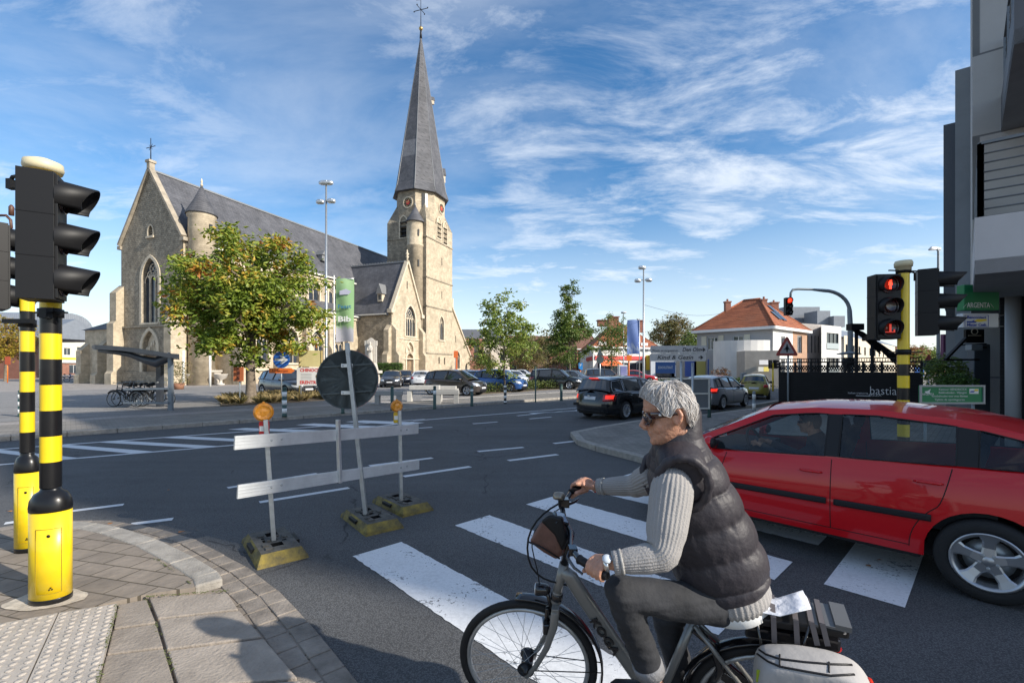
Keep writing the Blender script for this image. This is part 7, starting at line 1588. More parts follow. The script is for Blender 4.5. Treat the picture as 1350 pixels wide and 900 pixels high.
def car(label,cat,loc,rz,P,pm,group=None,fine=False,rims=5,glass=None,name='parked_car',brake=False):
 """x forward. P: L W H wheels R belt roof(A0 A1.. C1 C0) pillars"""
 t=thing(name,label,cat,loc,rz,group);M=ROOTM[t.name];L_,W_=P['L'],P['W'];R_=P['R'];xr,xf=P['xw'];belt=P['belt'];roof=list(P['roof']);roof[-1]=(max(roof[-1][0],-P['L']/2+.20),roof[-1][1]);sill=P.get('sill',.20)
 glass=glass or M_CARG;hl=L_/2;Ra=R_+.055
 def hw(x): s=min(1,abs(x/hl));return W_/2*max(.0,1-s ** 10) ** .30*(1-.055*s ** 3)
 def prof(z,zb): return 1-.085*max(0,(.50-z)/.32) ** 2-.075*max(0,(z-.56)/max(.05,zb-.56)) ** 2.2 if zb>.6 else 1-.08*max(0,(.50-z)/.32) ** 2
 def warp(x,z): s=abs(x/hl);return x-math.copysign(1,x)*s ** 8*(.10*((z-.45)/.45) ** 2)
 def zl(x):
  z=sill+.06*max(0,(abs(x)-hl+.5)/.5)
  for xw in (xr,xf):
   if abs(x-xw)<Ra: z=max(z,R_+math.sqrt(Ra ** 2-(x-xw) ** 2))
  return z
 xs=set()
 n=60 if fine else 34
 for i in range(n+1): xs.add(round(hl*math.sin(math.pi/2*(2*i/n-1))*.5+hl*(2*i/n-1)*.5,3))
 for xw in (xr,xf):
  for k in range(0,17): xs.add(round(xw-Ra*math.cos(math.pi*k/16) ,3))
 for sg in (-1,1):
  for f in (.999,.995,.985,.97,.95): xs.add(round(sg*hl*f,3))
 xs=sorted(x for x in xs if abs(x) <= hl*.9995);nr=9
 A0,C0=roof[0],roof[-1]
 cab0,cab1=C0[0],A0[0]
 def cols(sg):
  out_=[]
  for x in xs:
   zb=sm(belt,x);z0=min(zl(x),zb-.04);w=hw(x)
   out_.append([V(warp(x,z0+(zb-z0)*j/nr),sg*w*prof(z0+(zb-z0)*j/nr,zb),z0+(zb-z0)*j/nr) for j in range(nr+1)])
  return out_
 crown=P.get('crown',.07)
 parts={}
 def part_of(x,z):
  if not fine: return 'body'
  d=P['doors']
  # door outlines: slanted seams, rear one runs round the wheel arch
  if z<sill+.07: return 'body'
  r1=math.hypot(x-xr,z-R_)
  if d[1]<x<d[0]: return 'front_door'
  if d[2]<x <= d[1] and (z>.70 or r1>Ra+.09): return 'rear_door'
  return 'body'
 for sg in (-1,1):
  C=cols(sg)
  for i in range(len(xs)-1):
   for j in range(nr):
    q=[C[i][j],C[i+1][j],C[i+1][j+1],C[i][j+1]];c=sum(q,Vector())/4;k=part_of(c.x,c.z);k=k if k == 'body' else (k,sg)
    parts.setdefault(k,MB()).add(q if sg<0 else q[::-1],[(0,1,2,3)],0,True)
 bb=parts['body'];nc=8;tops=[]
 Ca,Cb=cols(-1),cols(1)
 for e in (0,-1):
  for j in range(nr):
   q=[Ca[e][j],Cb[e][j],Cb[e][j+1],Ca[e][j+1]];bb.add(q if e ==-1 else q[::-1],[(0,1,2,3)],0,True)
 for x in xs:
  zb=sm(belt,x);w=hw(x)*prof(zb,zb);cab=cab0+.02<x<cab1-.02;row=[]
  for k in range(nc+1):
   u=-1+2*k/nc;z=zb+(crown*(1-abs(u) ** 2.6) if not cab else 0);row.append(V(warp(x,zb),u*w,z))
  tops.append((row,cab,x))
 for (r0,c0,x0),(r1,c1,x1) in zip(tops,tops[1:]):
  if c0 and c1 and fine: continue
  for k in range(nc): bb.add([r0[k],r1[k],r1[k+1],r0[k+1]][::-1],[(0,1,2,3)],0,True)
 body=bb.build('body',pm,t,world=False,weld=True)
 doors={}
 for k,mbx in parts.items():
  if k != 'body': doors[k]=mbx.build(k[0],pm,t,world=False,weld=True)
 # underside and wheel wells
 b=MB();b.box((0,0,.30),(L_-.35,W_-.62,.22));b.box(((xr+xf)/2,0,.34),(xf-xr-2*Ra-.06,W_-.22,.26))
 for xw in (xr,xf):
  for sg in (-1,1):
   for i in range(16):
    a0,a1=math.pi*i/16,math.pi*(i+1)/16;p=[V(xw+(Ra-.002)*math.cos(a),0,R_+(Ra-.002)*math.sin(a)) for a in (a0,a1)]
    b.add([V(p[0].x,sg*(W_/2-.09),p[0].z),V(p[1].x,sg*(W_/2-.09),p[1].z),V(p[1].x,sg*(W_/2-.34),p[1].z),V(p[0].x,sg*(W_/2-.34),p[0].z)],[(0,1,2,3)])
   b.add([V(xw+Ra*math.cos(a),sg*(W_/2-.34),R_+Ra*math.sin(a)) for a in [math.pi*i/12 for i in range(13)]]+[V(xw-Ra,sg*(W_/2-.34),.2),V(xw+Ra,sg*(W_/2-.34),.2)],[tuple(range(15))])
   # lip of the arch
 b.build('underbody',M_TRIM,t,world=False)
 # greenhouse
 zmx=max(p[1] for p in roof);yb=lambda x: hw(x)*.925-.004
 tum=P.get('tumble',.17)
 def yside(x,z): zb=sm(belt,x);return (hw(min(max(x,-hl*.86),hl*.8))*.925-.004)-tum*max(0,(z-zb))/.5*(1+.35*max(0,(z-zb))/.5)
 rp=sorted(roof);rtop=lambda x: sm(rp,x) if rp[1][0]<x<rp[-2][0] else interp(rp,x)
 inset=.055
 def wtop(x): return min(interp([(a,z-inset) for a,z in rp[1:-1]],x) if len(rp)>2 else 9,interp([(rp[0][0]+.07,rp[0][1]-.02),(rp[1][0]+.04,rp[1][1]-inset)],x) if x<rp[1][0]+.06 else 9,interp([(rp[-2][0]-.05,rp[-2][1]-inset),(rp[-1][0]-.12,rp[-1][1]-.02)],x) if x>rp[-2][0]-.07 else 9)
 def winpoly(x0,x1,r=.0):
  n_=12;bot=[(x0+(x1-x0)*i/6,sm(belt,x0+(x1-x0)*i/6)+.015) for i in range(7)]
  top_=[(x1+(x0-x1)*i/n_,max(wtop(x1+(x0-x1)*i/n_),sm(belt,x1+(x0-x1)*i/n_)+.02)) for i in range(n_+1)]
  return bot+top_
 wins=[winpoly(a,c) for a,c in P['wins']]
 xs2=[rp[0][0]+(rp[-1][0]-rp[0][0])*i/40 for i in range(41)]
 outer=[(x,sm(belt,x)-.01) for x in xs2]+[(x,max(rtop(x),sm(belt,x))) for x in xs2[::-1]]
 frm=MB();gl=MB();loops=[outer]+wins;fl=[p for lp in loops for p in lp]
 tri=tessellate_polygon([[V(p[0],p[1],0) for p in lp] for lp in loops])
 for sg in (-1,1):
  vs=[V(x,sg*yside(x,z),z) for x,z in fl]
  for tr in tri:
   f=tuple(tr);nn=(vs[f[1]]-vs[f[0]]).cross(vs[f[2]]-vs[f[0]]);f=f if nn.y*sg>0 else f[::-1]
   ct=sum((Vector(fl[i]) for i in tr),Vector((0,0)))/3
   frm.add([vs[i] for i in f],[(0,1,2)],0)
  for w in wins:
   v3=[V(x,sg*(yside(x,z)-.012),z) for x,z in w];t3=tessellate_polygon([[V(p[0],p[1],0) for p in w]])
   gw_=MB();gw_.add(v3,[tuple(q) if ((v3[q[1]]-v3[q[0]]).cross(v3[q[2]]-v3[q[0]])).y*sg>0 else tuple(q[::-1]) for q in t3],0,True);wo=gw_.build('side_window',glass,t,world=False)
   sealm=MB();sealm.path([V(x,sg*(yside(x,z)+.001),z) for x,z in w],.007 if fine else .012,4,closed=True);sealm.build('window_seal',M_TRIM if not P.get('chrome') else M_RIM,wo,world=False)
 for (a0,a1),(c0_,c1_) in zip(P['wins'],P['wins'][1:]):
  for sg in (-1,1):
   b=MB();p4=[(a1-.004,sm(belt,a1)+.015),(c0_+.004,sm(belt,c0_)+.015),(c0_+.004,wtop(c0_)),(a1-.004,wtop(a1))];p4=[V(x,sg*(yside(x,z)+.003),z) for x,z in p4]
   b.add(p4 if sg<0 else p4[::-1],[(0,1,2,3)]);b.build('pillar_trim',M_TRIM,t,world=False)
 # roof skin between the side rails, with crown
 rx=[x for x in xs2 if rp[1][0]-1e-6 <= x <= rp[-2][0]+1e-6];rx=sorted(set([rp[1][0],rp[-2][0]]+rx));rows=[]
 for x in rx:
  z=rtop(x);y=yside(x,z);rows.append([V(x,-y+2*y*k/10,z+.055*(1-abs(-1+k/5) ** 2.2)) for k in range(11)])
 rf=MB()
 for a,c in zip(rows,rows[1:]):
  for k in range(10): rf.add([a[k],c[k],c[k+1],a[k+1]][::-1],[(0,1,2,3)],0,True)
 rfo=rf.build('roof',P.get('roofm',pm),t,world=False,weld=True);frm.build('pillars',pm,t,world=False)
 def screen(p,q,nm,inb):                                           # windscreen or rear glass: p low, q high
  g2=MB();rws=[]
  for i in range(9):
   f=i/8;x=p[0]+(q[0]-p[0])*f;z=p[1]+(q[1]-p[1])*f;y=(hw(min(max(p[0],-hl*.86),hl*.8))*.925-.01)*(1-f)+yside(q[0],q[1])*f
   dx_=(.07 if p[0]>0 else-.06)*(1-f*.3);up_=crown*(1-f)+.055*f
   rws.append([V(x+dx_*(1-abs(-1+k/5) ** 2.2),-y+2*y*k/10,z+up_*(1-abs(-1+k/5) ** 2.4)*(1.0)) for k in range(11)])
  fr2=MB()
  for i,(a,c) in enumerate(zip(rws,rws[1:])):
   for k in range(10):
    tgt=g2 if (1 <= k <= 8 and 0<i<7 or (fine and nm == 'windscreen' and 0<i<7)) else fr2;f=[a[k],c[k],c[k+1],a[k+1]];nn=(f[1]-f[0]).cross(f[2]-f[0]);f=f if nn.x*p[0]>0 else f[::-1]
    tgt.add(f,[(0,1,2,3)],0,True)
  if g2.v: s_=g2.build(nm,glass,t,world=False,weld=True)
  fr2.build(nm+'_frame',pm if not P.get('blackp2') else M_TRIM,t,world=False,weld=True)
  return s_,rws
 wsc,_=screen(roof[0],roof[1],'windscreen',0);rsc,rr_=screen(roof[-1],roof[-2],'rear_window',0)
 # wheels
 for xw in (xr,xf):
  for sg in (-1,1):
   c=V(xw,sg*(W_/2-.115),R_);tw=.205;b=MB()
   pr=[(R_*.60,-tw*.42),(R_*.78,-tw*.5),(R_*.95,-tw*.47),(R_,-tw*.36),(R_,tw*.36),(R_*.95,tw*.47),(R_*.78,tw*.5),(R_*.66,tw*.44),(R_*.655,tw*.30)]
   b.lathe([(r,h*sg) for r,h in pr],c,44 if fine else 24,'Y',caps=False);wh=b.build('wheel',M_TYRE,t,world=False,fixn=True)
   b=MB();rr0=R_*.665;nl=44 if fine else 24
   b.lathe([(rr0+.008,sg*.095),(rr0+.012,sg*.105),(rr0-.004,sg*.105),(rr0-.022,sg*.075),(rr0-.03,sg*.0),(rr0-.03,-sg*.05)],c,nl,'Y',caps=False)
   hub=c+V(0,sg*.055,0);b.lathe([(.001,sg*.022),(.042,sg*.018),(.06,.0),(.062,-sg*.03)],hub,20,'Y')
   for k in range(rims):
    a=2*math.pi*k/rims+.35;d=V(math.cos(a),0,math.sin(a));e=V(-math.sin(a),0,math.cos(a));w0,w1=(.058,.040) if rims == 5 else (.03,.022);mid=.10
    sec=[(.035,w0*.8,.02),(mid,w1*.9,.014),(rr0*.72,w1*1.0,.026),(rr0-.01,w0*1.15,.040)]
    vs=[]
    for r,w,y in sec: vs += [hub+d*r-e*w+V(0,sg*(y-.008),0),hub+d*r-e*w*.7+V(0,sg*y,0),hub+d*r+e*w*.7+V(0,sg*y,0),hub+d*r+e*w+V(0,sg*(y-.008),0),hub+d*r+e*w*.8+V(0,-sg*.03,0),hub+d*r-e*w*.8+V(0,-sg*.03,0)]
    fs=[]
    for i in range(3):
     for k2 in range(6): fs.append((i*6+k2,i*6+(k2+1) % 6,i*6+6+(k2+1) % 6,i*6+6+k2))
    b.add(vs,fs)
   b.build('rim',M_RIM,wh,world=False,fixn=True)
   b=MB();b.lathe([(.001,-sg*.05),(rr0-.03,-sg*.05)],c+V(0,sg*.02,0),24,'Y',m=0,caps=False);b.lathe([(.15,-sg*.03),(.15,-sg*.02),(.06,-sg*.02)],c,24,'Y',m=1,caps=False);b.build('brake_disc',[M_SEAM,M_GALV],wh,world=False)
   if fine and sg:
    b=MB()
    for k in range(5): a=2*math.pi*k/5+.35+.6;b.lathe([(.012,0),(.012,sg*.018),(.009,sg*.022)],hub+V(math.cos(a)*.052,sg*.006,math.sin(a)*.052),8,'Y')
    b.build('wheel_bolt',M_GALV,wh,world=False)
 # fittings projected on to the bodywork
 src=MB()
 for o in [body]+list(doors.values()):
  src.add([v.co for v in o.data.vertices],[tuple(p.vertices) for p in o.data.polygons])
 bvh=BVHTree.FromPolygons([tuple(v) for v in src.v],src.f)
 def patch(nm,corners,d,m,off=.004,par=None,nu=8,nv=5):
  d=Vector(d).normalized();c=[Vector(p) for p in corners];g=[]
  for i in range(nu+1):
   for j in range(nv+1):
    u,v=i/nu,j/nv;p=c[0].lerp(c[1],u).lerp(c[3].lerp(c[2],u),v);h=bvh.ray_cast(p-d*2,d)
    g.append((h[0]-d*off) if h[0] is not None and (h[0]-(p-d*2)).length<3.5 else None)
  k=[i for i,p in enumerate(g) if p is not None]
  if len(k)<4: return
  mp={i: n_ for n_,i in enumerate(k)};b=MB();fs=[]
  for i in range(nu):
   for j in range(nv):
    q=[i*(nv+1)+j,(i+1)*(nv+1)+j,(i+1)*(nv+1)+j+1,i*(nv+1)+j+1]
    if all(x in mp for x in q): fs.append(tuple(mp[x] for x in q))
  b.add([g[i] for i in k],fs,0,True);o=b.build(nm,m,par or body,world=False)
  s_=o.modifiers.new('th','SOLIDIFY');s_.thickness=off*.9;s_.offset=0;return o
 zbf,zbr=sm(belt,hl*.9),sm(belt,-hl*.93);LF,LR=P.get('lf',(.56,.70)),P.get('lr',(.72,.95))
 for sg in (-1,1):
  patch('head_lamp',[(hl,sg*W_*.24,LF[0]),(hl,sg*W_*.43,LF[0]+.03),(hl,sg*W_*.45,LF[1]+.02),(hl,sg*W_*.27,LF[1])],(-1,0,0),M_HEADL)
  patch('head_lamp',[(hl*.86,sg*2,LF[0]+.05),(hl*.985,sg*2,LF[0]+.02),(hl*.985,sg*2,LF[1]),(hl*.80,sg*2,LF[1]+.03)],(0,-sg,0),M_HEADL)
  tl=M_BRAKE if brake else M_TAIL
  patch('tail_lamp',[(-hl,sg*W_*.29,LR[0]),(-hl,sg*W_*.455,LR[0]),(-hl,sg*W_*.455,LR[1]),(-hl,sg*W_*.29,LR[1]-.02)],(1,0,0),M_TAIL,par=body)
  patch('tail_lamp',[(-hl*.88,sg*2,LR[0]+.02),(-hl*.99,sg*2,LR[0]),(-hl*.99,sg*2,LR[1]),(-hl*.86,sg*2,LR[1]+.01)],(0,-sg,0),M_TAIL)
  if brake: patch('brake_light',[(-hl,sg*W_*.33,LR[0]+.08),(-hl,sg*W_*.44,LR[0]+.08),(-hl,sg*W_*.44,LR[1]-.03),(-hl,sg*W_*.33,LR[1]-.03)],(1,0,0),M_BRAKE,.008)
 patch('grille',[(hl,-W_*.25,.26),(hl,W_*.25,.26),(hl,W_*.27,.40),(hl,-W_*.27,.40)],(-1,0,0),M_TRIM);patch('grille',[(hl,-W_*.17,.57),(hl,W_*.17,.57),(hl,W_*.20,.66),(hl,-W_*.20,.66)],(-1,0,0),M_TRIM)
 patch('number_plate',[(hl,-.25,.42),(hl,.25,.42),(hl,.25,.52),(hl,-.25,.52)],(-1,0,0),M_PLATE,.008);pz=P.get('plz',.60);patch('number_plate',[(-hl,-.25,pz),(-hl,.25,pz),(-hl,.25,pz+.11),(-hl,-.25,pz+.11)],(1,0,0),M_PLATE,.008)
 patch('rear_bumper_insert',[(-hl,-W_*.38,.26),(-hl,W_*.38,.26),(-hl,W_*.40,.34),(-hl,-W_*.40,.34)],(1,0,0),M_TRIM)
 b=MB()
 def seam(pts,sg,r=.0035):
  q=[]
  for x,z in pts:
   h=bvh.ray_cast(V(x,sg*3,z),V(0,-sg,0))
   if h[0] is not None: q.append(h[0]+V(0,sg*.001,0))
  if len(q)>1: b.path(q,r,4)
 D=P['doors'];s0=sill+.07
 for sg in (-1,1):
  zt=sm(belt,D[0])-.01;seam([(D[0]-.02+.04*math.sin(i/10*3),s0+(zt-s0)*i/12) for i in range(13)],sg);seam([(D[1]+.0*i,s0+(sm(belt,D[1])-.01-s0)*i/10) for i in range(11)],sg);seam([(D[1]+(D[0]-D[1])*i/10,s0) for i in range(11)],sg)
  if len(D)>2:
   pts=[(D[1]+(xr+Ra+.10-D[1])*i/8,s0) for i in range(9)]+[(xr+(Ra+.09)*math.cos(a),R_+(Ra+.09)*math.sin(a)) for a in [i*.9/8 for i in range(9)]]
   e=pts[-1];zt=sm(belt,D[2])-.01;pts += [(e[0]+(D[2]-e[0])*f ** .7,e[1]+(zt-e[1])*f) for f in [i/8 for i in range(1,9)]];seam(pts,sg)
  if fine: seam([(-hl*.80,.5),(-hl*.9,.5),(-hl*.97,.49)],sg)
  for dxx,key in ((D[1]+.16,'front_door'),(D[2]+.14 if len(D)>2 else None,'rear_door')):
   if dxx is None: continue
   z=sm(belt,dxx)-.13;h=bvh.ray_cast(V(dxx,sg*3,z),V(0,-sg,0))
   if h[0] is None: continue
   c=h[0];hb_=MB();hb_.path([c+V(-.09,sg*.004,0),c+V(-.06,sg*.028,.004),c+V(.06,sg*.028,.004),c+V(.09,sg*.004,0)],[.008,.013,.013,.008],8);hb_.build('door_handle',pm,doors.get((key,sg),body),world=False)
 b.build('panel_seams',M_SEAM,body,world=False)
 for sg in (-1,1):                                                   # mirrors
  x=P['wins'][-1][1]-.10 if P['wins'][-1][1]>P['wins'][0][1] else P['wins'][0][1]-.1;z=sm(belt,x)+.06;y=sg*(yside(x,z)+.10);mb_=MB();mb_.ball((x,y,z+.02),.1,14,sc=(.62,1.0,.74));mb_.box((x+.0,sg*(yside(x,z)+.02),z-.02),(.06,.1,.04));mo=mb_.build('wing_mirror',pm,t,world=False)
  mg=MB();mg.ball((x-.035,y,z+.02),.085,12,sc=(.38,.95,.72));mg.build('mirror_glass',M_TRIM,mo,world=False)
 if P.get('rails'):
  for sg in (-1,1): rb_=MB();rb_.path([V(x,sg*(yside(x,rtop(x))-.03),rtop(x)+.045) for x in (rx[1],rx[3],rx[len(rx) // 2],rx[-6],rx[-5])],.014,6);rb_.build('roof_rail',M_RIM,rfo,world=False)
 return t,body,doors,patch,yside,rtop,M
SUV=dict(L=4.4,W=1.80,R=.34,xw=(-1.32,1.28),belt=[(-2.2,.98),(-1.6,1.02),(0,.97),(.9,.94),(1.0,.97),(1.9,.86),(2.2,.74)],roof=[(1.15,.97),(.45,1.52),(-.3,1.60),(-1.3,1.56),(-1.85,1.50),(-2.12,1.02)],wins=[(-1.80,-1.28),(-1.20,-.22),(-.14,.92)],doors=(.98,-.18,-1.25))
MPV=dict(L=4.07,W=1.72,R=.32,xw=(-1.28,1.30),belt=[(-2.03,.95),(-1.5,1.0),(0,.95),(.9,.91),(1.1,.93),(1.8,.80),(2.03,.62)],roof=[(1.35,.95),(.45,1.50),(-.2,1.56),(-1.2,1.52),(-1.72,1.42),(-1.98,1.0)],wins=[(-1.66,-1.15),(-1.08,-.20),(-.12,1.0)],doors=(1.05,-.16,-1.2),lf=(.58,.78))
HATCH=dict(L=4.15,W=1.76,R=.31,xw=(-1.27,1.30),belt=[(-2.07,.90),(-1.6,.96),(0,.92),(.8,.89),(1.0,.92),(1.85,.78),(2.07,.64)],roof=[(1.1,.92),(.35,1.40),(-.3,1.45),(-1.2,1.42),(-1.70,1.34),(-2.0,.95)],wins=[(-1.62,-1.20),(-1.12,-.24),(-.16,.86)],doors=(.95,-.2,-1.2))
SALOON=dict(L=4.6,W=1.80,R=.32,xw=(-1.38,1.36),belt=[(-2.3,.88),(-1.6,.98),(0,.92),(.8,.88),(1.0,.92),(1.9,.80),(2.3,.64)],roof=[(1.05,.92),(.3,1.38),(-.3,1.44),(-.9,1.40),(-1.2,1.33),(-1.95,.98)],wins=[(-1.3,-1.02),(-.95,-.20),(-.12,.82)],doors=(.92,-.16,-1.05),lr=(.70,.90))
ESTATE=dict(L=4.66,W=1.81,R=.32,xw=(-1.36,1.33),belt=[(-2.33,.93),(-1.8,.99),(0,.93),(.9,.89),(1.05,.92),(1.95,.80),(2.33,.64)],roof=[(1.15,.92),(.35,1.40),(-.3,1.47),(-1.4,1.44),(-1.95,1.38),(-2.27,.98)],wins=[(-1.98,-1.40),(-1.32,-.28),(-.20,.90)],doors=(1.0,-.24,-1.25),lr=(.66,.90),plz=.70,chrome=True,rails=True)
TWINGO=dict(L=3.45,W=1.63,R=.28,xw=(-1.12,1.18),belt=[(-1.72,.90),(-1.3,.92),(0,.88),(.8,.86),(1.0,.90),(1.5,.74),(1.72,.58)],roof=[(1.15,.90),(.35,1.36),(-.2,1.42),(-1.0,1.38),(-1.38,1.32),(-1.66,.95)],wins=[(-1.35,-.55),(-.46,.86)],doors=(.95,-.5),lr=(.70,.86))
C1g='cars parked in front of the church';UA=math.atan2(U.y,U.x)
def put(px,py,z=.123): p=G(px,py,z);return V(p.x,p.y,z)
def pat(px,d,z=.123): p=at(px,485,d);return V(p.x,d,z)
# black estate on the main road, brake lights on
ew=V(.62,.62,0);pr_=at(828,550,15.6);ESTL=4.66
h_=V(math.cos(UA-.04),math.sin(UA-.04),0);n9=V(h_.y,-h_.x,0);rwheel=V(*(G(826,553)[:2]),0);cen_=rwheel+h_*1.36-n9*(1.81/2-.02)
car('black estate car with brake lights on driving away on the main road','car',cen_,UA-.04,ESTATE,paintm('black',(.006,.007,.009),.2,.25),None,False,10,name='estate_car',brake=True)
est=bpy.data.objects['estate_car']
ME=ROOTM['estate_car'];b=MB();b.box((-2.06,0,1.44),(.04,.38,.035));b.build('brake_light',M_BRAKE,est,world=False)
b=MB();b.box((-2.345,0,.83),(.02,.09,.07));b.build('emblem',M_RIM,est,world=False)
for sg in (-1,1): b=MB();b.box((-2.20,sg*.62,.52),(.2,.22,.1));b.build('bumper_corner',M_TRIM,est,world=False)
# grey hatchback and yellow hatchback further along
h2_=V(math.cos(UA+.02),math.sin(UA+.02),0);n9=V(h2_.y,-h2_.x,0);rw=G(956,540);cen_=V(rw.x,rw.y,0)+h2_*1.27-n9*.86
car('silver grey hatchback with brake lights on right of the framed board','car',cen_,UA-.02,HATCH,paintm('grey',(.22,.23,.25),.6,.3),None,False,10,name='hatchback',brake=True)
q=G(1012,527);car('small yellow green hatchback waiting at the far signals','car',V(q.x+.2,q.y+1.7,0),math.atan2(.86,.50),TWINGO,paintm('yellow green',(.26,.21,.03),.4,.35),None,False,7,name='hatchback')
# parked cars in front of the church
car('dark van like car parked behind the grass tufts and the arrow sign','car',pat(380,27.3),-.62,dict(SUV,L=4.6,W=1.85),paintm('anthracite',(.03,.033,.04),.4,.3),C1g)
car('dark grey saloon facing us left of the white parked car','car',pat(517,41),-1.42,SALOON,paintm('dark grey',(.05,.053,.06),.5,.3),C1g)
car('dark saloon parked just behind the dark grey one by the church door','car',pat(534,46.5),-1.5,SALOON,paintm('blue black',(.02,.025,.04),.4,.3),C1g)
car('white saloon seen from behind in front of the tower','car',pat(558,43),1.6,SALOON,paintm('white',(.62,.63,.64),.0,.3),C1g)
car('brown grey people carrier parked side on beside the concrete benches','car',pat(600,28.6),-.42,MPV,paintm('brown',(.075,.062,.055),.5,.3),C1g)
car('bright blue people carrier parked behind the planting bed','car',pat(659,32.8),-.50,MPV,paintm('blue',(.03,.11,.34),.5,.28),C1g)
car('dark blue car half hidden behind the bright blue one','car',pat(637,37.5),-.45,HATCH,paintm('dark blue',(.015,.04,.10),.4,.3),C1g)
car('black car parked furthest back near the orange banner','car',pat(620,52),-.2,HATCH,paintm('black grey',(.02,.02,.025),.4,.3),C1g)
car('white hatchback facing us between the blue car and the young tree','car',pat(676,43.5),-1.1,HATCH,paintm('white',(.62,.63,.64),.0,.3),C1g)
car('small white car in the distance beyond the low hedge','car',pat(690,66),-.3,SALOON,paintm('white',(.62,.63,.64),.0,.3),C1g)
car('black off road car parked side on behind the taller young tree','car',pat(733,36.8),-.35,SUV,paintm('black',(.006,.007,.009),.2,.25),C1g)
car('silver blue car nosing out from behind the black off road car','car',pat(757,43),-.5,SALOON,paintm('silver blue',(.20,.24,.30),.6,.3),C1g)
car('dark grey car behind the roof of the black estate','car',pat(797,45),.05,SUV,paintm('dark grey',(.05,.053,.06),.5,.3),C1g)
car('red car behind the advertising totem','car',pat(838,50),-.15,SALOON,paintm('red far',(.45,.015,.02),.2,.3),C1g)
# ---------------------------------------------------------------- the red hatchback on the crossing
GL=bpy.data.materials.new('clear car glass');GL.use_nodes=True;nt=GL.node_tree;nt.nodes.clear();o_=nd(nt,'ShaderNodeOutputMaterial');tr=nd(nt,'ShaderNodeBsdfTransparent');tr.inputs[0].default_value=(.68,.75,.76,1);gs=nd(nt,'ShaderNodeBsdfGlossy');gs.inputs['Roughness'].default_value=.02;gs.inputs[0].default_value=(.9,.95,1,1);fr=nd(nt,'ShaderNodeFresnel');fr.inputs[0].default_value=1.5;ms=nd(nt,'ShaderNodeMixShader');nt.links.new(fr.outputs[0],ms.inputs[0]);nt.links.new(tr.outputs[0],ms.inputs[1]);nt.links.new(gs.outputs[0],ms.inputs[2]);nt.links.new(ms.outputs[0],o_.inputs[0])
RED=dict(L=3.96,W=1.70,R=.315,xw=(-1.20,1.26),sill=.255,belt=[(-1.98,.92),(-1.6,1.02),(-1.0,1.0),(0,.95),(.8,.90),(1.05,.905),(1.6,.81),(1.98,.64)],
           roof=[(1.38,.88),(.42,1.355),(.0,1.41),(-.5,1.42),(-1.1,1.37),(-1.50,1.27),(-1.78,1.04)],wins=[(-1.55,-1.15),(-1.02,-.24),(-.13,1.02)],doors=(.80,-.19,-1.00),tumble=.16,crown=.06,lr=(.70,.95))
RP=mat('car paint red',(.52,.003,.008),.35,.0,coat=.7,spec=.25);hdr=V(-.68,.733,0).normalized();cR=V(3.43,4.92,0);aR=math.atan2(hdr.y,hdr.x)
t,body,drs,patch,ysd,rtp,MR=car('red hatchback with a driver crossing behind the cyclist','car',cR,aR,RED,RP,None,True,5,GL,'red_car')
for key,xa,xb in (('front_door',-.16,.76),('rear_door',-.88,-.22)):
 for sg in (-1,1): patch('door_moulding',[(xa,sg*2,.545-.012*xa),(xb,sg*2,.545-.012*xb),(xb,sg*2,.60-.012*xb),(xa,sg*2,.60-.012*xa)],(0,-sg,0),M_TRIM,.014,drs.get((key,sg)),16,4)
for sg in (-1,1): patch('door_moulding',[(.80,sg*2,.535),(.90,sg*2,.535),(.90,sg*2,.585),(.80,sg*2,.59)],(0,-sg,0),M_TRIM,.014,body,4,3)
b=MB();b.path([V(-1.60,0,1.33),V(-1.66,0,1.41),V(-1.86,0,1.55)],[.012,.008,.003],6);b.build('aerial',M_TRIM,t,world=False)
b=MB();sp_w=-.0+ysd(-1.5,1.31)-.03
b.add([V(-1.44,-sp_w,1.285),V(-1.44,sp_w,1.295),V(-1.44,0,1.345),V(-1.70,-sp_w*.97,1.25),V(-1.70,sp_w*.97,1.25),V(-1.70,0,1.295),V(-1.68,-sp_w*.95,1.23),V(-1.68,sp_w*.95,1.23)],[(0,2,5,3),(2,1,4,5),(3,5,4,7,6),(0,3,6),(1,7,4),(0,6,7,1)]);b.build('roof_spoiler',RP,t,world=False,fixn=True)
b=MB();b.box((0,0,.62),(2.5,1.44,.3));b.box((.95,0,.82),(.55,1.36,.16));b.build('interior',mat('interior dark',(.02,.022,.025),.8),t,world=False)
FAB=mat('seat fabric',(.03,.033,.04),.9)
for x,y in ((.05,.36),(.05,-.36),(-.95,.36),(-.95,-.36)):
 b=MB();b.path([V(x-.02,y,.65),V(x-.12,y,.9),V(x-.20,y,1.12),V(x-.23,y,1.17)],[(.06,.23),(.08,.24),(.06,.20),(.03,.14)],14,ref=(1,0,0));b.path([V(x-.24,y,1.16),V(x-.25,y,1.24),V(x-.26,y,1.30)],[(.035,.09),(.055,.13),(.03,.10)],12,ref=(1,0,0));b.build('seat',FAB,t,world=False)
b=MB();cst=V(.62,.36,.94);b.path([cst+V(.06*math.sin(a),.19*math.cos(a),.175*math.sin(a)) for a in [i*math.pi/12 for i in range(24)]],.014,8,closed=True);b.tube(cst+V(.02,0,0),cst+V(.25,0,-.1),.03);b.bar(cst+V(0,-.18,0),cst+V(0,.18,0),.03,.03);b.build('steering_wheel',M_TRIM,t,world=False)
b=MB();b.box((.50,0,1.30),(.02,.24,.06));b.build('rear_view_mirror',M_TRIM,t,world=False)
b=MB();b.path([V(-1.75,-.5,1.0),V(-1.75,.5,1.0)],.01);b.build('wiper',M_TRIM,t,world=False)
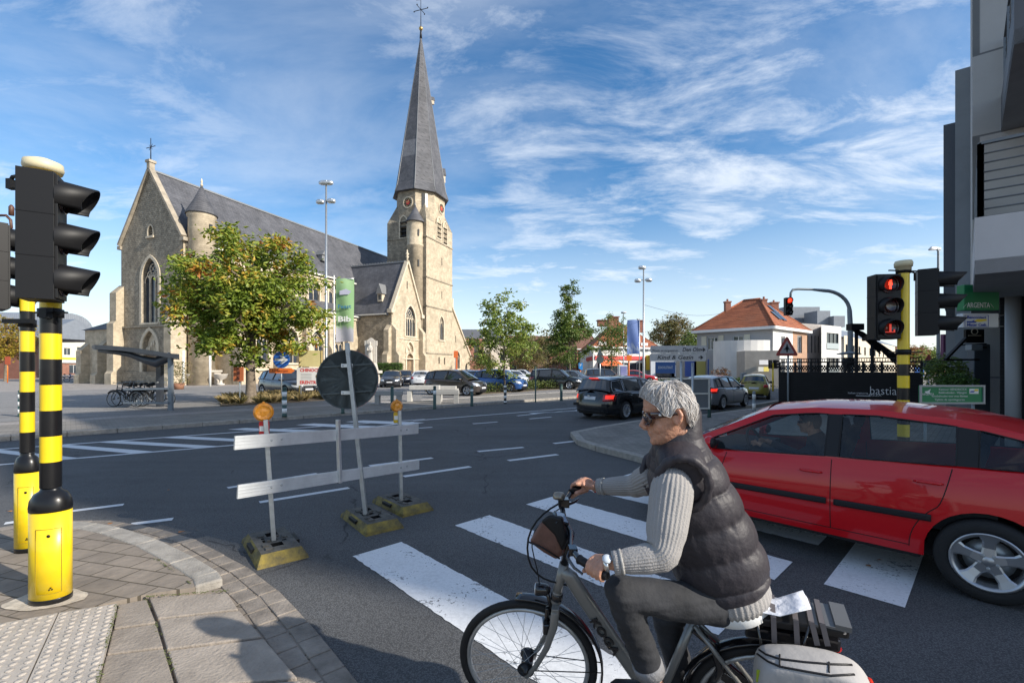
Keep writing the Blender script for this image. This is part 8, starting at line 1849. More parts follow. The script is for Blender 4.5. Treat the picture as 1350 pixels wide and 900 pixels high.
# ================================================================ the cyclist and her bicycle
LEAN=R(11);UP=V(0,0,1);FH=V(.075,2.26,.342);RH=V(1.09,1.89,.342);hB=(FH-RH).normalized();n0=V(hB.y,-hB.x,0);n0=n0 if n0.y<0 else-n0
up_=UP*math.cos(LEAN)+n0*math.sin(LEAN);nB=n0*math.cos(LEAN)-UP*math.sin(LEAN)
def bp(px,py,off=0.0): d=ray(px,py);o=V(0,0,EYE);return o+d*((FH+nB*off-o).dot(nB)/d.dot(nB))
bk=thing('bicycle','grey city bicycle with rear rack battery ridden across the zebra crossing','bicycle',(RH.x,RH.y,0))
M_FR=mat('bike grey',(.20,.20,.19),.35,.35,coat=.5);M_RUB=mat('bike tyre',(.014,.014,.015),.7,spec=.3);M_GL=mat('gloss black',(.008,.008,.010),.18,coat=.6);M_CHR=mat('chrome',(.6,.6,.6),.2,.95)
hF=V(-.985,.17,0).normalized();nF0=V(-hF.y,hF.x,0);nF0=nF0 if nF0.y<0 else-nF0;nF=nF0*math.cos(LEAN)-UP*math.sin(LEAN);upF=UP*math.cos(LEAN)+nF0*math.sin(LEAN)
wheel(bk,FH,.345,nF,M_RUB,M_GALV,spokes=36,hub=.03,tw=.019);wheel(bk,RH,.345,nB,M_RUB,M_GALV,spokes=36,hub=.03,tw=.019)
def arcp(c,h,u,r,a0,a1,n=18): return [c+h*r*math.cos(a0+(a1-a0)*i/n)+u*r*math.sin(a0+(a1-a0)*i/n) for i in range(n+1)]
for c,h,u,a0,a1,nn_ in ((FH,hF,upF,1.45,3.35,nF),(RH,hB,up_,.2,3.0,nB)):
 b=MB();b.path(arcp(c,h,u,.366,a0,a1),[(.030,.007)]*19,8,ref=nn_);m_=b.build('mudguard',M_GL,bk)
 b=MB();e=arcp(c,h,u,.36,a1-.25,a1,1)[0]
 for s in (-1,1): b.tube(c+nn_*.05*s,e+nn_*.03*s,.003,n=6)
 b.build('stay',M_GL,m_)
b=MB();b.path([bp(733,793),bp(735,778)],[.026,.024],14)
for s in (-1,1): b.path([bp(733,797)+nF*.045*s,bp(731,815)+nF*.055*s,bp(722,842)+nF*.055*s,bp(708,866)+nF*.055*s,bp(695,880)+nF*.055*s],[(.020,.013),(.020,.013),(.016,.011),(.013,.010),(.010,.008)],10)
b.bar(bp(733,797)-nF*.055,bp(733,797)+nF*.055,.036,.034,up=hF);b.build('fork',M_FR,bk,bevel=.004)
b=MB();b.path([bp(733,786),bp(738,766),bp(744,742)],[.023,.022,.022],16);b.path([bp(742,752),bp(752,760),bp(770,788),bp(808,843),bp(842,892),bp(868,925)],[(.034,.024),(.036,.026),(.036,.026),(.036,.026),(.036,.026),(.034,.026)],18,ref=nB.cross(hB))
b.path([bp(866,928),bp(890,872),bp(914,816)],.0185,14);b.path([bp(866,926),RH+nB*.05],.012,8);b.path([bp(866,926),RH-nB*.05],.012,8);fr_=b.build('frame',M_FR,bk)
b=MB()
for s in (-1,1): b.path([bp(916,820)+nB*.02*s,bp(945,853)+nB*.045*s,bp(978,893)+nB*.055*s,RH+nB*.055*s],.010,8)
b.build('seat_stay',M_FR,bk)
pL,pR_=bp(780,817,.04),bp(813,864,.04);tx=(pR_-pL).normalized();ty=nB.cross(tx);text('lettering','KOGA',.055,(pL+pR_)/2+nB*-.008,tx,ty,M_GL,fr_,.003,width=(pR_-pL).length,bold=.002)
b=MB();b.lathe([(.024,-.004),(.028,.0),(.028,.03),(.024,.034)],bp(734,786)-(bp(738,766)-bp(734,786)).normalized()*.01,16,M=UP.rotation_difference((bp(738,766)-bp(734,786))).to_matrix());b.build('headset',M_GL,bk)
lc=bp(712,776);b=MB();Ml=V(0,0,1).rotation_difference(hF).to_matrix();b.lathe([(.012,-.05),(.026,-.03),(.030,.01),(.029,.02)],lc,18,M=Ml);b.path([lc-hF*.03,bp(724,790),bp(727,806)],.009,8);lo_=b.build('head_lamp',M_GL,bk);b=MB();b.lathe([(.029,.018),(.026,.024),(.001,.026)],lc,18,M=Ml);b.build('lens',M_HEADL,lo_)
b=MB();b.box(bp(722,823),(.05,.09,.05));b.tube(bp(722,800),bp(720,828),.012);b.build('brake',M_GL,bk,bevel=.006)
# handlebar, stem, display, bell, grips
N1,N0,HC,F0,F1=at(801,759,1.62),at(764,737,1.745),at(752,702,2.0),at(741,668,2.17),at(772,636,2.33)
b=MB();b.path([N1,N0,at(752,722,1.86),HC,at(744,685,2.1),F0,at(752,650,2.26),F1],.0125,12);b.path([bp(744,742),bp(748,722),HC],[.018,.022,.020],12);b.build('handlebar',M_GL,bk)
for a,c,nm in ((N1,N0,'near'),(F1,at(753,649,2.26),'far')): b=MB();b.path([a,a.lerp(c,.06),a.lerp(c,.12),a.lerp(c,.95),c],[.013,.019,.0165,.0165,.019],14);b.build('grip',M_BLKM,bk)
b=MB();b.path([at(752,722,1.84),at(748,735,1.80),at(757,748,1.72),at(768,756,1.68)],[.008,.008,.006,.005],8);b.box(at(755,725,1.83),(.035,.05,.03));b.build('brake_lever',M_GL,bk,bevel=.003)
b=MB();b.path([F0,at(748,665,2.2),at(757,662,2.24),at(763,657,2.28)],[.009,.008,.006,.005],8);b.box(at(743,662,2.18),(.05,.05,.04));b.build('brake_lever',M_GL,bk,bevel=.003)
b=MB();b.lathe([(.028,-.01),(.030,.0),(.024,.016),(.001,.022)],at(737,654,2.16),18);b.build('bell',mat('bell',(.25,.22,.18),.3,.7),bk)
q=[at(731,672,2.02),at(744,676,2.06),at(751,691,2.0),at(735,687,1.95)];nn_=(q[1]-q[0]).cross(q[3]-q[0]).normalized();nn_=nn_ if nn_.z>0 else-nn_;b=MB();b.add(q+[p-nn_*.018 for p in q],[(0,1,2,3),(7,6,5,4),(0,4,5,1),(1,5,6,2),(2,6,7,3),(3,7,4,0)]);dsp=b.build('display',M_GL,bk,fixn=True,bevel=.003)
c=sum(q,Vector())/4;b=MB();b.poly([c+(p-c)*.8+nn_*.002 for p in q]);b.build('screen',mat('display glass',(.25,.32,.42),.08,spec=.9),dsp)
for k,pts in enumerate(([(736,664),(716,676),(699,697),(694,722),(699,748),(716,763),(735,768),(752,772)],[(738,670),(722,680),(703,700),(700,720),(709,752),(711,770)],[(746,678),(733,682),(718,690),(705,712)])):
 b=MB();P=[at(x,y,2.10-.0*k) for x,y in pts];P2=[]
 for i in range(len(P)-1):
  for f in (0,.5): P2.append(P[i].lerp(P[i+1],f))
 P2.append(P[-1]);P3=[P2[0]]+[(P2[i-1]+P2[i]*2+P2[i+1])/4 for i in range(1,len(P2)-1)]+[P2[-1]];b.path(P3,.0045 if k == 0 else .0028,8);b.build('cable',M_BLKM,bk)
# saddle, seat post, crank, chain case, rack
b=MB();b.tube(bp(914,816),bp(930,795),.014);b.build('seat_post',M_GL,bk);b=MB();b.path([bp(905,797),bp(930,797),bp(955,800),bp(975,800)],[(.022,.022),(.022,.04),(.03,.085),(.025,.09)],14,ref=UP);b.build('saddle',M_BLKM,bk)
BB_=bp(866,928);b=MB();b.lathe([(.10,-.006),(.10,.006),(.001,.006)],BB_-nB*.06,30,M=V(0,0,1).rotation_difference(nB).to_matrix());b.tube(BB_-nB*.08,BB_+nB*.08,.022);b.path([BB_+nB*.08,at(845,930,1.85)],.012,8);b.path([BB_-nB*.08,at(885,985,2.1)],.012,8);b.box(at(842,924,1.80),(.10,.09,.022));b.build('crank',M_GL,bk)
b=MB();b.bar(bp(925,858,-.05),bp(1005,925,-.05),.02,.08,up=up_);b.path([bp(915,828,.01),bp(940,850,.01),bp(950,880,.01),bp(935,905,0)],.02,8);b.build('chain_guard',M_GL,bk)
q=[bp(984,812,.075),bp(1121,832,.075),bp(1110,800,-.085),bp(985,786,-.085)];dn=-up_*.035
b=MB();b.add(q+[p+dn for p in q],[(0,1,2,3),(7,6,5,4),(0,4,5,1),(1,5,6,2),(2,6,7,3),(3,7,4,0)]);rk=b.build('rack_battery',M_BLKM,bk,fixn=True,bevel=.008)
b=MB();q2=[bp(982,826,.05),bp(1110,846,.05),bp(1102,818,-.05),bp(984,800,-.05)];b.add(q2+[p-up_*.05 for p in q2],[(0,1,2,3),(7,6,5,4),(0,4,5,1),(1,5,6,2),(2,6,7,3),(3,7,4,0)]);b.build('battery_case',M_GL,rk,fixn=True,bevel=.01)
b=MB()
for f in (.66,.82): a,c=q[0].lerp(q[1],f),q[3].lerp(q[2],f);b.bar(a+up_*.004,c+up_*.004,.03,.008,up=up_)
b.bar(q[1].lerp(q[0],.06)+up_*.006,q[2].lerp(q[3],.06)+up_*.006,.05,.02,up=up_);b.build('rack_slat',mat('rack grey',(.10,.10,.10),.4),rk)
b=MB();b.tube(q[1].lerp(q[0],.05)-up_*.01,q[2].lerp(q[3],.05)-up_*.01,.006,n=8,m=0);b.build('rack_rim',M_CHR,rk)
for f in (.10,.62): b=MB();b.tube(q[0].lerp(q[1],f),RH+nB*.06,.005,n=8);b.build('rack_stay',M_GL,rk)
M_STR=mat('strap',(.10,.09,.095),.7)
for f in (.27,.33+.16,.64,.74): b=MB();a,c=q[0].lerp(q[1],f),q[3].lerp(q[2],f);b.bar(c+up_*.022,a+up_*.016,.018,.003,up=up_);b.bar(a+up_*.018+nB*.004,bp(*(lambda z: (z[0],z[1]))((984+137*f+(6 if f>.6 else 0),845+8*f)),.09),.003,.018,up=nB.cross(up_));b.build('strap',M_STR,rk)
b=MB();b.tube(bp(1095,846,0),bp(1104,856,0),.018);b.build('rear_lamp',M_TAIL,bk)
# folded papers under the straps
pg=thing('folded_paper','white folded paper held by straps on the bicycle rack','paper',bp(1025,800));b=MB()
E0,E1=[bp(984,810,.07),bp(1006,812,.072),bp(1028,815,.072),bp(1048,812,.066),bp(1069,807,.06)],[bp(990,788,-.07),bp(1008,788,-.07),bp(1025,789,-.07),bp(1042,786,-.075),bp(1058,783,-.08)]
lift=[.010,.012,.008,.018,.022];vs=[]
for i in range(5):
 for j in range(5): vs.append(E0[i].lerp(E1[i],j/4)+up_*(lift[i]+.005*math.sin(j*2+i)))
b.add(vs,[(i*5+j,i*5+5+j,i*5+6+j,i*5+1+j) for i in range(4) for j in range(4)],0,True);po=b.build('sheet',mat('paper',(.72,.74,.80),.6,bump=.4,bscale=25),pg);so_=po.modifiers.new('s','SOLIDIFY');so_.thickness=.003
# brown handlebar pouch
hp=thing('handlebar_bag','small brown and black wedge shaped bag hanging from the handlebar','bag',at(718,712,2.05));b=MB()
fr1=[(697,714),(712,689),(724,680),(735,700),(742,728),(734,738),(716,728)]
for s_,mm_,d0,d1,k in ((0,0,1.96,2.10,1.0),):
 near=[at(x,y,d0) for x,y in fr1];far=[at(x+6,y-4,d1) for x,y in fr1];n_=len(fr1);b.add(near+far,[tuple(range(n_)),tuple(range(2*n_-1,n_-1,-1))]+[(i,(i+1) % n_,(i+1) % n_+n_,i+n_) for i in range(n_)])
b.build('pouch',mat('brown leather',(.12,.055,.04),.45,var=.2,vscale=20,bump=.15,bscale=60),hp,fixn=True,bevel=.014,bseg=3)
b=MB();k_=[(712,687),(724,678),(741,682),(748,712),(741,727),(730,705)];a_=[at(x,y,1.955) for x,y in k_];c_=[at(x+5,y-4,2.11) for x,y in k_];n_=6;b.add(a_+c_,[tuple(range(n_)),tuple(range(2*n_-1,n_-1,-1))]+[(i,(i+1) % n_,(i+1) % n_+n_,i+n_) for i in range(n_)]);b.build('flap',M_BLKM,hp,fixn=True,bevel=.012,bseg=3)
b=MB();b.path([at(697,714,1.955),at(716,722,1.95),at(738,736,1.945)],.004,6);b.build('piping',M_TRIM,hp)
# pannier
pn=thing('pannier_bag','off white pannier bag with dark stripes on the near side of the bicycle','bag',bp(1070,880,.1));ol=[(992,850),(1004,842),(1045,843),(1090,850),(1118,860),(1134,874),(1150,905),(1170,985),(1150,1010),(1010,990),(992,930)]
b=MB();A_=[bp(x,y,.10) for x,y in ol];c0=sum(A_,Vector())/len(A_);n_=len(ol);rings=[]
for off,sc in ((0,1),(.03,1.03),(.10,1.03),(.135,.99),(.15,.90)): rings.append([c0+(p-c0)*sc+nB*off for p in A_])
vs=[p for r_ in rings for p in r_];fs=[tuple(range(n_))[::-1],tuple(range(4*n_,5*n_))]
for k in range(4): fs += [(k*n_+i,k*n_+(i+1) % n_,k*n_+n_+(i+1) % n_,k*n_+n_+i) for i in range(n_)]
b.add(vs,fs,0,True);po=b.build('bag_body',mat('pannier canvas',(.36,.345,.335),.75,var=.08,vscale=8,bump=.3,bscale=14),pn,fixn=True);sb_=po.modifiers.new('s','SUBSURF');sb_.levels=2;sb_.render_levels=2;bake(po)
bv=BVHTree.FromPolygons([tuple(ROOTM[pn.name] @ v.co) for v in po.data.vertices],[tuple(p.vertices) for p in po.data.polygons])
def onbag(px,py,lift=.002): d=ray(px,py).normalized();h=bv.ray_cast(V(0,0,EYE),d);return None if h[0] is None else h[0]-d*lift
for pts,r_ in (([(995,852),(1010,862),(1028,868),(1060,872),(1095,875),(1130,876)],.004),([(995,859),(1012,871),(1028,878),(1060,884),(1095,890),(1134,888)],.004),([(1028,862),(1028,880)],.003),([(1093,872),(1093,889)],.003)):
 P=[]
 for (x0,y0),(x1,y1) in zip(pts,pts[1:]): P += [onbag(x0+(x1-x0)*k/5,y0+(y1-y0)*k/5) for k in range(5)]
 P=[p for p in P if p is not None];b=MB();b.path(P,r_,6);b.build('stripe',M_TRIM,pn)
b=MB();b.path([p for p in [onbag(1138+k*2.4,880+k*5,.002) for k in range(7)] if p is not None],.010,6);b.build('reflector',mat('red reflector',(.6,.03,.01),.3),pn)
p=onbag(1000,889,.003);b=MB();b.bar(p-up_*.03,p+up_*.02,.014,.004,up=nB);b.build('label_tab',mat('lime tab',(.30,.38,.02),.6),pn)
# ---------------------------------------------------------------- rider
pe=thing('person','grey haired cyclist in black padded vest and grey sweater wearing sunglasses','person',(RH.x-.12,RH.y,0))
SK=mat('skin',(.47,.24,.155),.5,var=.2,vscale=30,bump=.35,bscale=70);SK.node_tree.nodes['Principled BSDF'].inputs['Subsurface Weight'].default_value=.08
hd_c=at(880,546,1.86);ff=V(-.985,.10,0).normalized();hl_=V(-ff.y,ff.x,0);hl_=hl_ if hl_.y<0 else-hl_
def headm(fwd,tilt): lt=V(-fwd.y,fwd.x,0);return Matrix((fwd,lt,UP)).transposed() @ Matrix.Rotation(tilt,3,'Y')
def head(b,c,Mh,k=1.0):
 T=[(-.122,.046,.004,.02),(-.108,.074,-.014,.034),(-.09,.082,-.04,.047),(-.066,.080,-.062,.057),(-.045,.083,-.076,.064),(-.02,.083,-.086,.070),(-.0,.080,-.092,.073),(.018,.083,-.096,.075),(.045,.090,-.099,.077),(.07,.086,-.097,.075),(.095,.068,-.085,.065),(.113,.036,-.056,.045),(.122,.0,-.02,.016)]
 vs=[];n=24
 for z,f,k_,w in T:
  for j in range(n): a=2*math.pi*j/n;cx_=(f+k_)/2;rx_=(f-k_)/2;ca,sa=math.cos(a),math.sin(a);vs.append(c+Mh @ (V(cx_+rx_*math.copysign(abs(ca) ** .9,ca),w*math.copysign(abs(sa) ** .9,sa),z)*k))
 b.add(vs,[(i*n+j,i*n+(j+1) % n,(i+1)*n+(j+1) % n,(i+1)*n+j) for i in range(len(T)-1) for j in range(n)]+[tuple(range(n))[::-1],tuple(range((len(T)-1)*n,len(T)*n))])
 P=lambda x,y,z: c+Mh @ (V(x,y,z)*k)
 b.path([P(.078,0,.018),P(.094,0,-.008),P(.110,0,-.030),P(.098,0,-.042),P(.078,0,-.044)],[.009*k,.0105*k,.0125*k,.0115*k,.008*k],10);b.ball(P(.098,.012,-.036),.0085*k,8);b.ball(P(.098,-.012,-.036),.0085*k,8)
 b.ball(P(.080,0,-.062),.0125*k,10,sc=(.8,1.9,.6));b.ball(P(.079,0,-.073),.0125*k,10,sc=(.8,1.7,.6));b.ball(P(.070,0,-.10),.018*k,10);b.ball(P(.080,.0,.030),.02*k,10,sc=(.6,2.4,.5))
 for s in (-1,1):
  b.path([P(-.012,s*.074,.022),P(-.026,s*.084,.020),P(-.034,s*.086,.0),P(-.026,s*.083,-.022),P(-.010,s*.076,-.038)],[.008*k,.009*k,.009*k,.009*k,.008*k],8);b.ball(P(-.012,s*.075,-.008),.02*k,10,sc=(.7,.35,1.3));b.ball(P(.048,s*.040,-.035),.027*k,12,sc=(1,.8,1.3))
Mh=headm(ff,R(9));bm_=MB();head(bm_,hd_c,Mh)
nk=at(905,596,1.9);bm_.path([hd_c+Mh @ V(-.03,0,-.05),nk+V(0,0,.02),nk-V(0,0,.10)],[.058,.060,.08],16)
def hand(b,wr,G1,G0,fwd,thumb_in=1):
 """palm on top of the grip G1 (outer) - G0 (inner), four fingers closed round it, the thumb under it on the inner side"""
 ax=(G0-G1).normalized();u=(UP-ax*UP.dot(ax)).normalized();f=ax.cross(u);f=f if f.dot(fwd)>0 else-f;c0=G1+ax*.048;kn=[]
 for i,(o,r_,L_) in enumerate(((-.030,.0082,.88),(-.010,.0092,.97),(.011,.0095,1.0),(.032,.0092,.94))):
  q=c0+ax*o*1.0;R9=.0165+r_;P=[]
  for a in (115,75,35,-5,-50,-95,-130): t=R(a);rr_=R9+(.012 if a>100 else .004 if a>60 else 0);P.append(q-f*math.cos(t)*-rr_+u*math.sin(t)*rr_)
  n_=int(round(len(P)*L_));b.path(P[:n_],[r_*1.12,r_*1.08,r_,r_*.98,r_*.92,r_*.86,r_*.7][:n_],8);b.ball(P[0],r_*1.25,8);kn.append(P[0])
 mid=(kn[0]+kn[3])/2
 for p in kn: b.path([wr.lerp(p,.12),wr.lerp(p,.55)+u*.006,p],[.017,.0155,.0115],10)
 b.path([wr-(mid-wr)*.12,wr.lerp(mid,.5)-u*.006,mid-u*.004],[(.022,.030),(.018,.038),(.013,.036)],14,ref=u)
 th=wr.lerp(G0+ax*.0,.35)-u*.004;b.path([th,c0+ax*.055-f*.024-u*.004,c0+ax*.066+f*.002-u*.026,c0+ax*.056+f*.020-u*.022],[.0145,.013,.0105,.008],9)
sh_n,el_n,wr_n=at(893,640,1.70),at(874,733,1.62),at(806,742,1.64)
sh_f,el_f,wr_f=at(868,625,2.12),at(838,640,2.20),at(785,641,2.30)
hand(bm_,wr_n,N1,N0,ff);hand(bm_,wr_f,F1,at(753,649,2.26),ff)
for s,e,w in ((sh_n,el_n,wr_n),(sh_f,el_f,wr_f)): bm_.path([s,e],[.048,.040],14);bm_.path([e,e.lerp(w,.4),w],[.040,.036,.026],14);bm_.ball(e,.041,12)
pv=at(962,785,1.93);hipn,hipf=pv+V(-.03,-.10,-.01),pv+V(0,.10,0);knn,ann=at(818,779,1.75),at(860,893,1.84);knf,anf=at(878,812,2.06),at(912,945,2.12)
bm_.path([pv,at(945,720,1.92),at(920,640,1.9),nk-V(0,0,.06)],[(.06,.09),(.10,.12),(.11,.15),(.085,.10)],16,ref=ff)
toe_n,toe_f=at(812,906,1.86),at(872,985,2.12)
for h,k,a,toe in ((hipn,knn,ann,toe_n),(hipf,knf,anf,toe_f)): bm_.path([h.lerp(k,.2),k],[.055,.052],14);bm_.path([k,k.lerp(a,.35),a],[.053,.050,.034],14);bm_.ball(k,.057,12);heel=a+V(.03,0,-.06);bm_.path([a,heel],[.034,.034],12);bm_.path([heel,toe],[(.035,.03),(.025,.035)],12,ref=UP)
def remesh(o,v,sm_=6):
 m1=o.modifiers.new('r','REMESH');m1.mode='VOXEL';m1.voxel_size=v;m1.use_smooth_shade=True;m2=o.modifiers.new('s','SMOOTH');m2.factor=.5;m2.iterations=sm_;mts=list(o.data.materials);bake(o)
 if not o.data.materials:
  for m in mts: o.data.materials.append(m)
 return o
bo=remesh(bm_.build('body',SK,pe,fixn=True),.0045,3)
# lips slightly redder, sunglasses
PH=lambda x,y,z: hd_c+Mh @ V(x,y,z)
M_SG2=mat('sunglass frame',(.045,.012,.008),.15,coat=1);M_SL=mat('sunglass lens',(.03,.012,.012),.05,coat=1);b=MB()
for s in (-1,1):
 b.path([PH(.076,s*.060,.010),PH(.03,s*.079,.012),PH(-.018,s*.081,.010),PH(-.036,s*.080,-.004)],[(.005,.014),(.004,.012),(.003,.008),(.002,.005)],8,ref=hl_);b.path([PH(.098-.0+.004*math.cos(a),s*(.034+.032*math.cos(a)),-.004+.025*math.sin(a))-Mh @ V(.014*(1+math.cos(a))/1.6,0,0) for a in [i*math.pi/8 for i in range(16)]],.0035,6,closed=True)
b.path([PH(.094,-.008,.004),PH(.097,0,.006),PH(.094,.008,.004)],.0035,6);sg_o=b.build('sunglasses',M_SG2,pe)
b=MB()
for s in (-1,1): b.lathe([(.001,.004),(.018,.003),(.031,0)],PH(.088,s*.034,-.002),18,M=Mh @ Matrix.Rotation(R(s*22),3,'Z') @ Matrix.Rotation(R(90),3,'Y') @ Matrix.Diagonal(V(.75,1.05,1)))
b.build('lens',M_SL,sg_o)
b=MB();p=PH(.045,.079,.011);b.lathe([(.001,.003),(.006,.002),(.007,0)],p,12,M=V(0,0,1).rotation_difference(hl_).to_matrix());b.build('emblem',M_CHR,sg_o)
# hair: a shell with combed locks
HR=mat('silver hair',(.56,.53,.49),.42,var=.25,vscale=60,spec=.6);rh=random.Random(21)
def hs_(a,e,k=1.0):                                                    # a around (0 = face), e elevation
 x,y,z=math.cos(a)*math.cos(e),math.sin(a)*math.cos(e),math.sin(e);q=.020*math.exp(-(((a+math.pi) % (2*math.pi)-math.pi)/.9) ** 2-((e-.95)/.45) ** 2);return V(-.008+x*(.104+q)*k,y*(.085+q*.5)*k,.018+z*(.117+q*.6)*k)
def low(a): a=abs((a+math.pi) % (2*math.pi)-math.pi);return interp([(0,.62),(.5,.52),(.95,.30),(1.2,-.02),(1.42,-.12),(1.62,.14),(1.95,.12),(2.18,-.5),(2.6,-.78),(3.15,-.82)],a)
vs=[];na,ne=72,26
for j in range(ne+1):
 for i in range(na):
  a=2*math.pi*i/na;e=low(a)+(math.pi/2-low(a))*j/ne;q=hs_(a,e,1.0+.07*noise.noise(V(a*2.2,e*2.5,3))-(.06 if j == 0 else 0));vs.append(hd_c+Mh @ q)
b=MB();b.add(vs,[(j*na+i,j*na+(i+1) % na,(j+1)*na+(i+1) % na,(j+1)*na+i) for j in range(ne) for i in range(na)],0,True);ho=b.build('hair',HR,pe)
b=MB()
for k in range(3600):
 a0=rh.uniform(0,2*math.pi);e0=rh.uniform(low(a0)+.1,1.35);sw=(.55 if math.sin(a0)>0 else-.55)*(1 if math.cos(a0)>-.3 else-.3)+rh.gauss(0,.2);ln=rh.uniform(.3,.85);lf_=rh.uniform(.02,.06)+(.09*rh.random() if rh.random()<.12 else 0);P=[]
 for t_ in range(6):
  f=t_/5;a=a0+sw*f*-.5+.12*math.sin(f*3+k);e=e0-ln*f;lo=low(a)-.10;e=max(e,lo+.06);P.append(hd_c+Mh @ hs_(a,e,1.005+lf_*math.sin(f*math.pi*.9)+.02*noise.noise(V(a0*3,e0*3,1))))
 w=rh.uniform(.0006,.0017);b.path(P,[w*.5,w,w*1.1,w,w*.7,w*.15],4,caps=False)
b.build('locks',leafmat('hair locks',[(0,(.20,.17,.15)),(.25,(.42,.38,.35)),(.6,(.62,.59,.56)),(1,(.74,.72,.70))],.12,9,.25),ho)
# padded vest
VM=mat('vest nylon',(.034,.030,.036),.55,bump=.28,bscale=30,var=.15,vscale=10,spec=.38);lat=V(-.22,-.975,0).normalized();fw=V(-.975,.22,0)
RG=[(774,957,.145,.165),(765,957,.165,.178),(752,952,.178,.188),(738,945,.186,.192),(700,928,.188,.196),(660,914,.172,.198),(635,906,.157,.196),(615,899,.145,.185),(602,896,.125,.15),(592,894,.108,.115),(582,892,.103,.098),(570,893,.098,.092),(563,894,.090,.086)]
def rg(t):
 s_=t*(len(RG)-1);i=min(int(s_),len(RG)-2);f=s_-i;return [RG[i][k]+(RG[i+1][k]-RG[i][k])*f for k in range(4)]
b=MB();nt_,na=150,120;ev=(fw*.93-UP*.30).normalized();vs=[];seams_y=[785,758,720,682,645,608,560]
for i in range(nt_+1):
 t_=i/nt_;y,x,hd2,hw2=rg(t_);c=at(x,y,1.90)
 for a_,c_ in zip(seams_y,seams_y[1:]):
  if a_ >= y >= c_: ph=(a_-y)/(a_-c_)
 puff=math.sin(math.pi*min(1,max(0,ph))) ** .55
 for j in range(na):
  a=2*math.pi*j/na;near=1-puff;ca,sa=math.cos(a),math.sin(a)
  wr_=.035*noise.noise(V(a*9,y*.04,2))*(near*.9+.22)+.022*noise.noise(V(a*24,y*.10,7))*(near+.12);k=.93+.085*puff+wr_
  if y<595: k=1.0+.02*puff+wr_*.4
  vs.append(c+ev*(math.copysign(abs(ca) ** .85,ca)*hd2*k)+lat*(math.copysign(abs(sa) ** .85,sa)*hw2*k)-UP*(.05*max(0,-math.cos(a))*(1 if t_>.93 else 0)*-1))
m9=(nt_+1)*na;b.add(vs,[(i*na+j,i*na+(j+1) % na,(i+1)*na+(j+1) % na,(i+1)*na+j) for i in range(nt_) for j in range(na)],0,True)
vo=b.build('padded_vest',VM,pe,fixn=True);s_=vo.modifiers.new('s','SOLIDIFY');s_.thickness=.012
# armhole rolls, zip
for s_,c,d_ in ((1,sh_n,el_n),(-1,sh_f,el_f)):
 c2=c+lat*(.005*s_)+V(.02,0,.0);n_=(lat*s_*.9-UP*.25+fw*.1).normalized();u1=n_.cross(fw).normalized();u2=n_.cross(u1);b=MB();b.path([c2+u1*.108*math.cos(a)+u2*.090*math.sin(a)-n_*.012 for a in [i*math.pi/18 for i in range(36)]],[.017+.003*math.sin(i*2.1) for i in range(36)],10,closed=True);yk=at(893,597,1.90);tp=c2+UP*.035-n_*.045;b.path([yk+fw*.0,yk.lerp(tp,.5)+UP*.012,yk.lerp(tp,.85),tp+n_*.03],[(.085,.07),(.095,.075),(.092,.068),(.070,.05)],24,ref=fw);b.build('armhole',VM,vo)
# sweater
SW=mat('grey knit',(.30,.285,.275),.9,bump=.3,bscale=150);SWW=mat('white knit',(.62,.60,.57),.9)
def sleeve(s,e,w,r0,r1,r2,nm):
 n_=26;P=[];rr_=[]
 m1=s.lerp(e,.9) ;
 for i in range(n_+1):
  f=i/n_;p=s.lerp(e,f*2) if f<.5 else e.lerp(w,(f-.5)*2);P.append(p);r=interp([(0,r0*.6),(.05,r0*1.05),(.12,r0*1.3),(.25,r0*1.27),(.5,r1),(.8,r2*1.15),(1,r2)],f);rr_.append(r*(1+.05*math.sin(f*40)*(1 if .35<f<.62 or f>.85 else .25)+.02*math.sin(f*17+1)))
 for _ in range(3): P=[P[0]]+[(P[i-1]+P[i]*2+P[i+1])/4 for i in range(1,n_)]+[P[-1]]
 b=MB();b.path(P,rr_,168,rib=lambda a,f: 1+.022*math.cos(a*28)+.02*noise.noise(V(math.cos(a)*2,math.sin(a)*2,f*9)));so_=b.build(nm,SW,pe)
 d=(w-e).normalized()
 for o in (.03,.052) if nm == 'far' else (.035,.035): b=MB();q=w-d*o;b.path([q,q+d*.010],[r2*1.13,r2*1.12],84,rib=lambda a,f: 1+.02*math.cos(a*28));b.build('cuff_band',SWW,so_)
 return so_
s1=sleeve(sh_n+V(.008,.05,.05),el_n,wr_n.lerp(el_n,.03),.060,.058,.039,'sweater_sleeve');s2=sleeve(sh_f,el_f,wr_f.lerp(el_f,.06),.055,.054,.037,'sweater_sleeve')
b=MB();P=[at(965,789,1.90),at(963,781,1.90),at(955,750,1.90)];b.path(P,[(.138,.16),(.152,.170),(.150,.165)],200,ref=ev,rib=lambda a,f: 1+.010*math.cos(a*44));b.build('sweater_hem',SW,pe)
b=MB();P=[at(969,806,1.90),at(968,798,1.90),at(961,778,1.90)];b.path(P,[(.095,.125),(.135,.158),(.145,.163)],40,ref=ev);b.build('shirt_hem',mat('white shirt',(.70,.70,.68),.8,bump=.2,bscale=12),pe)
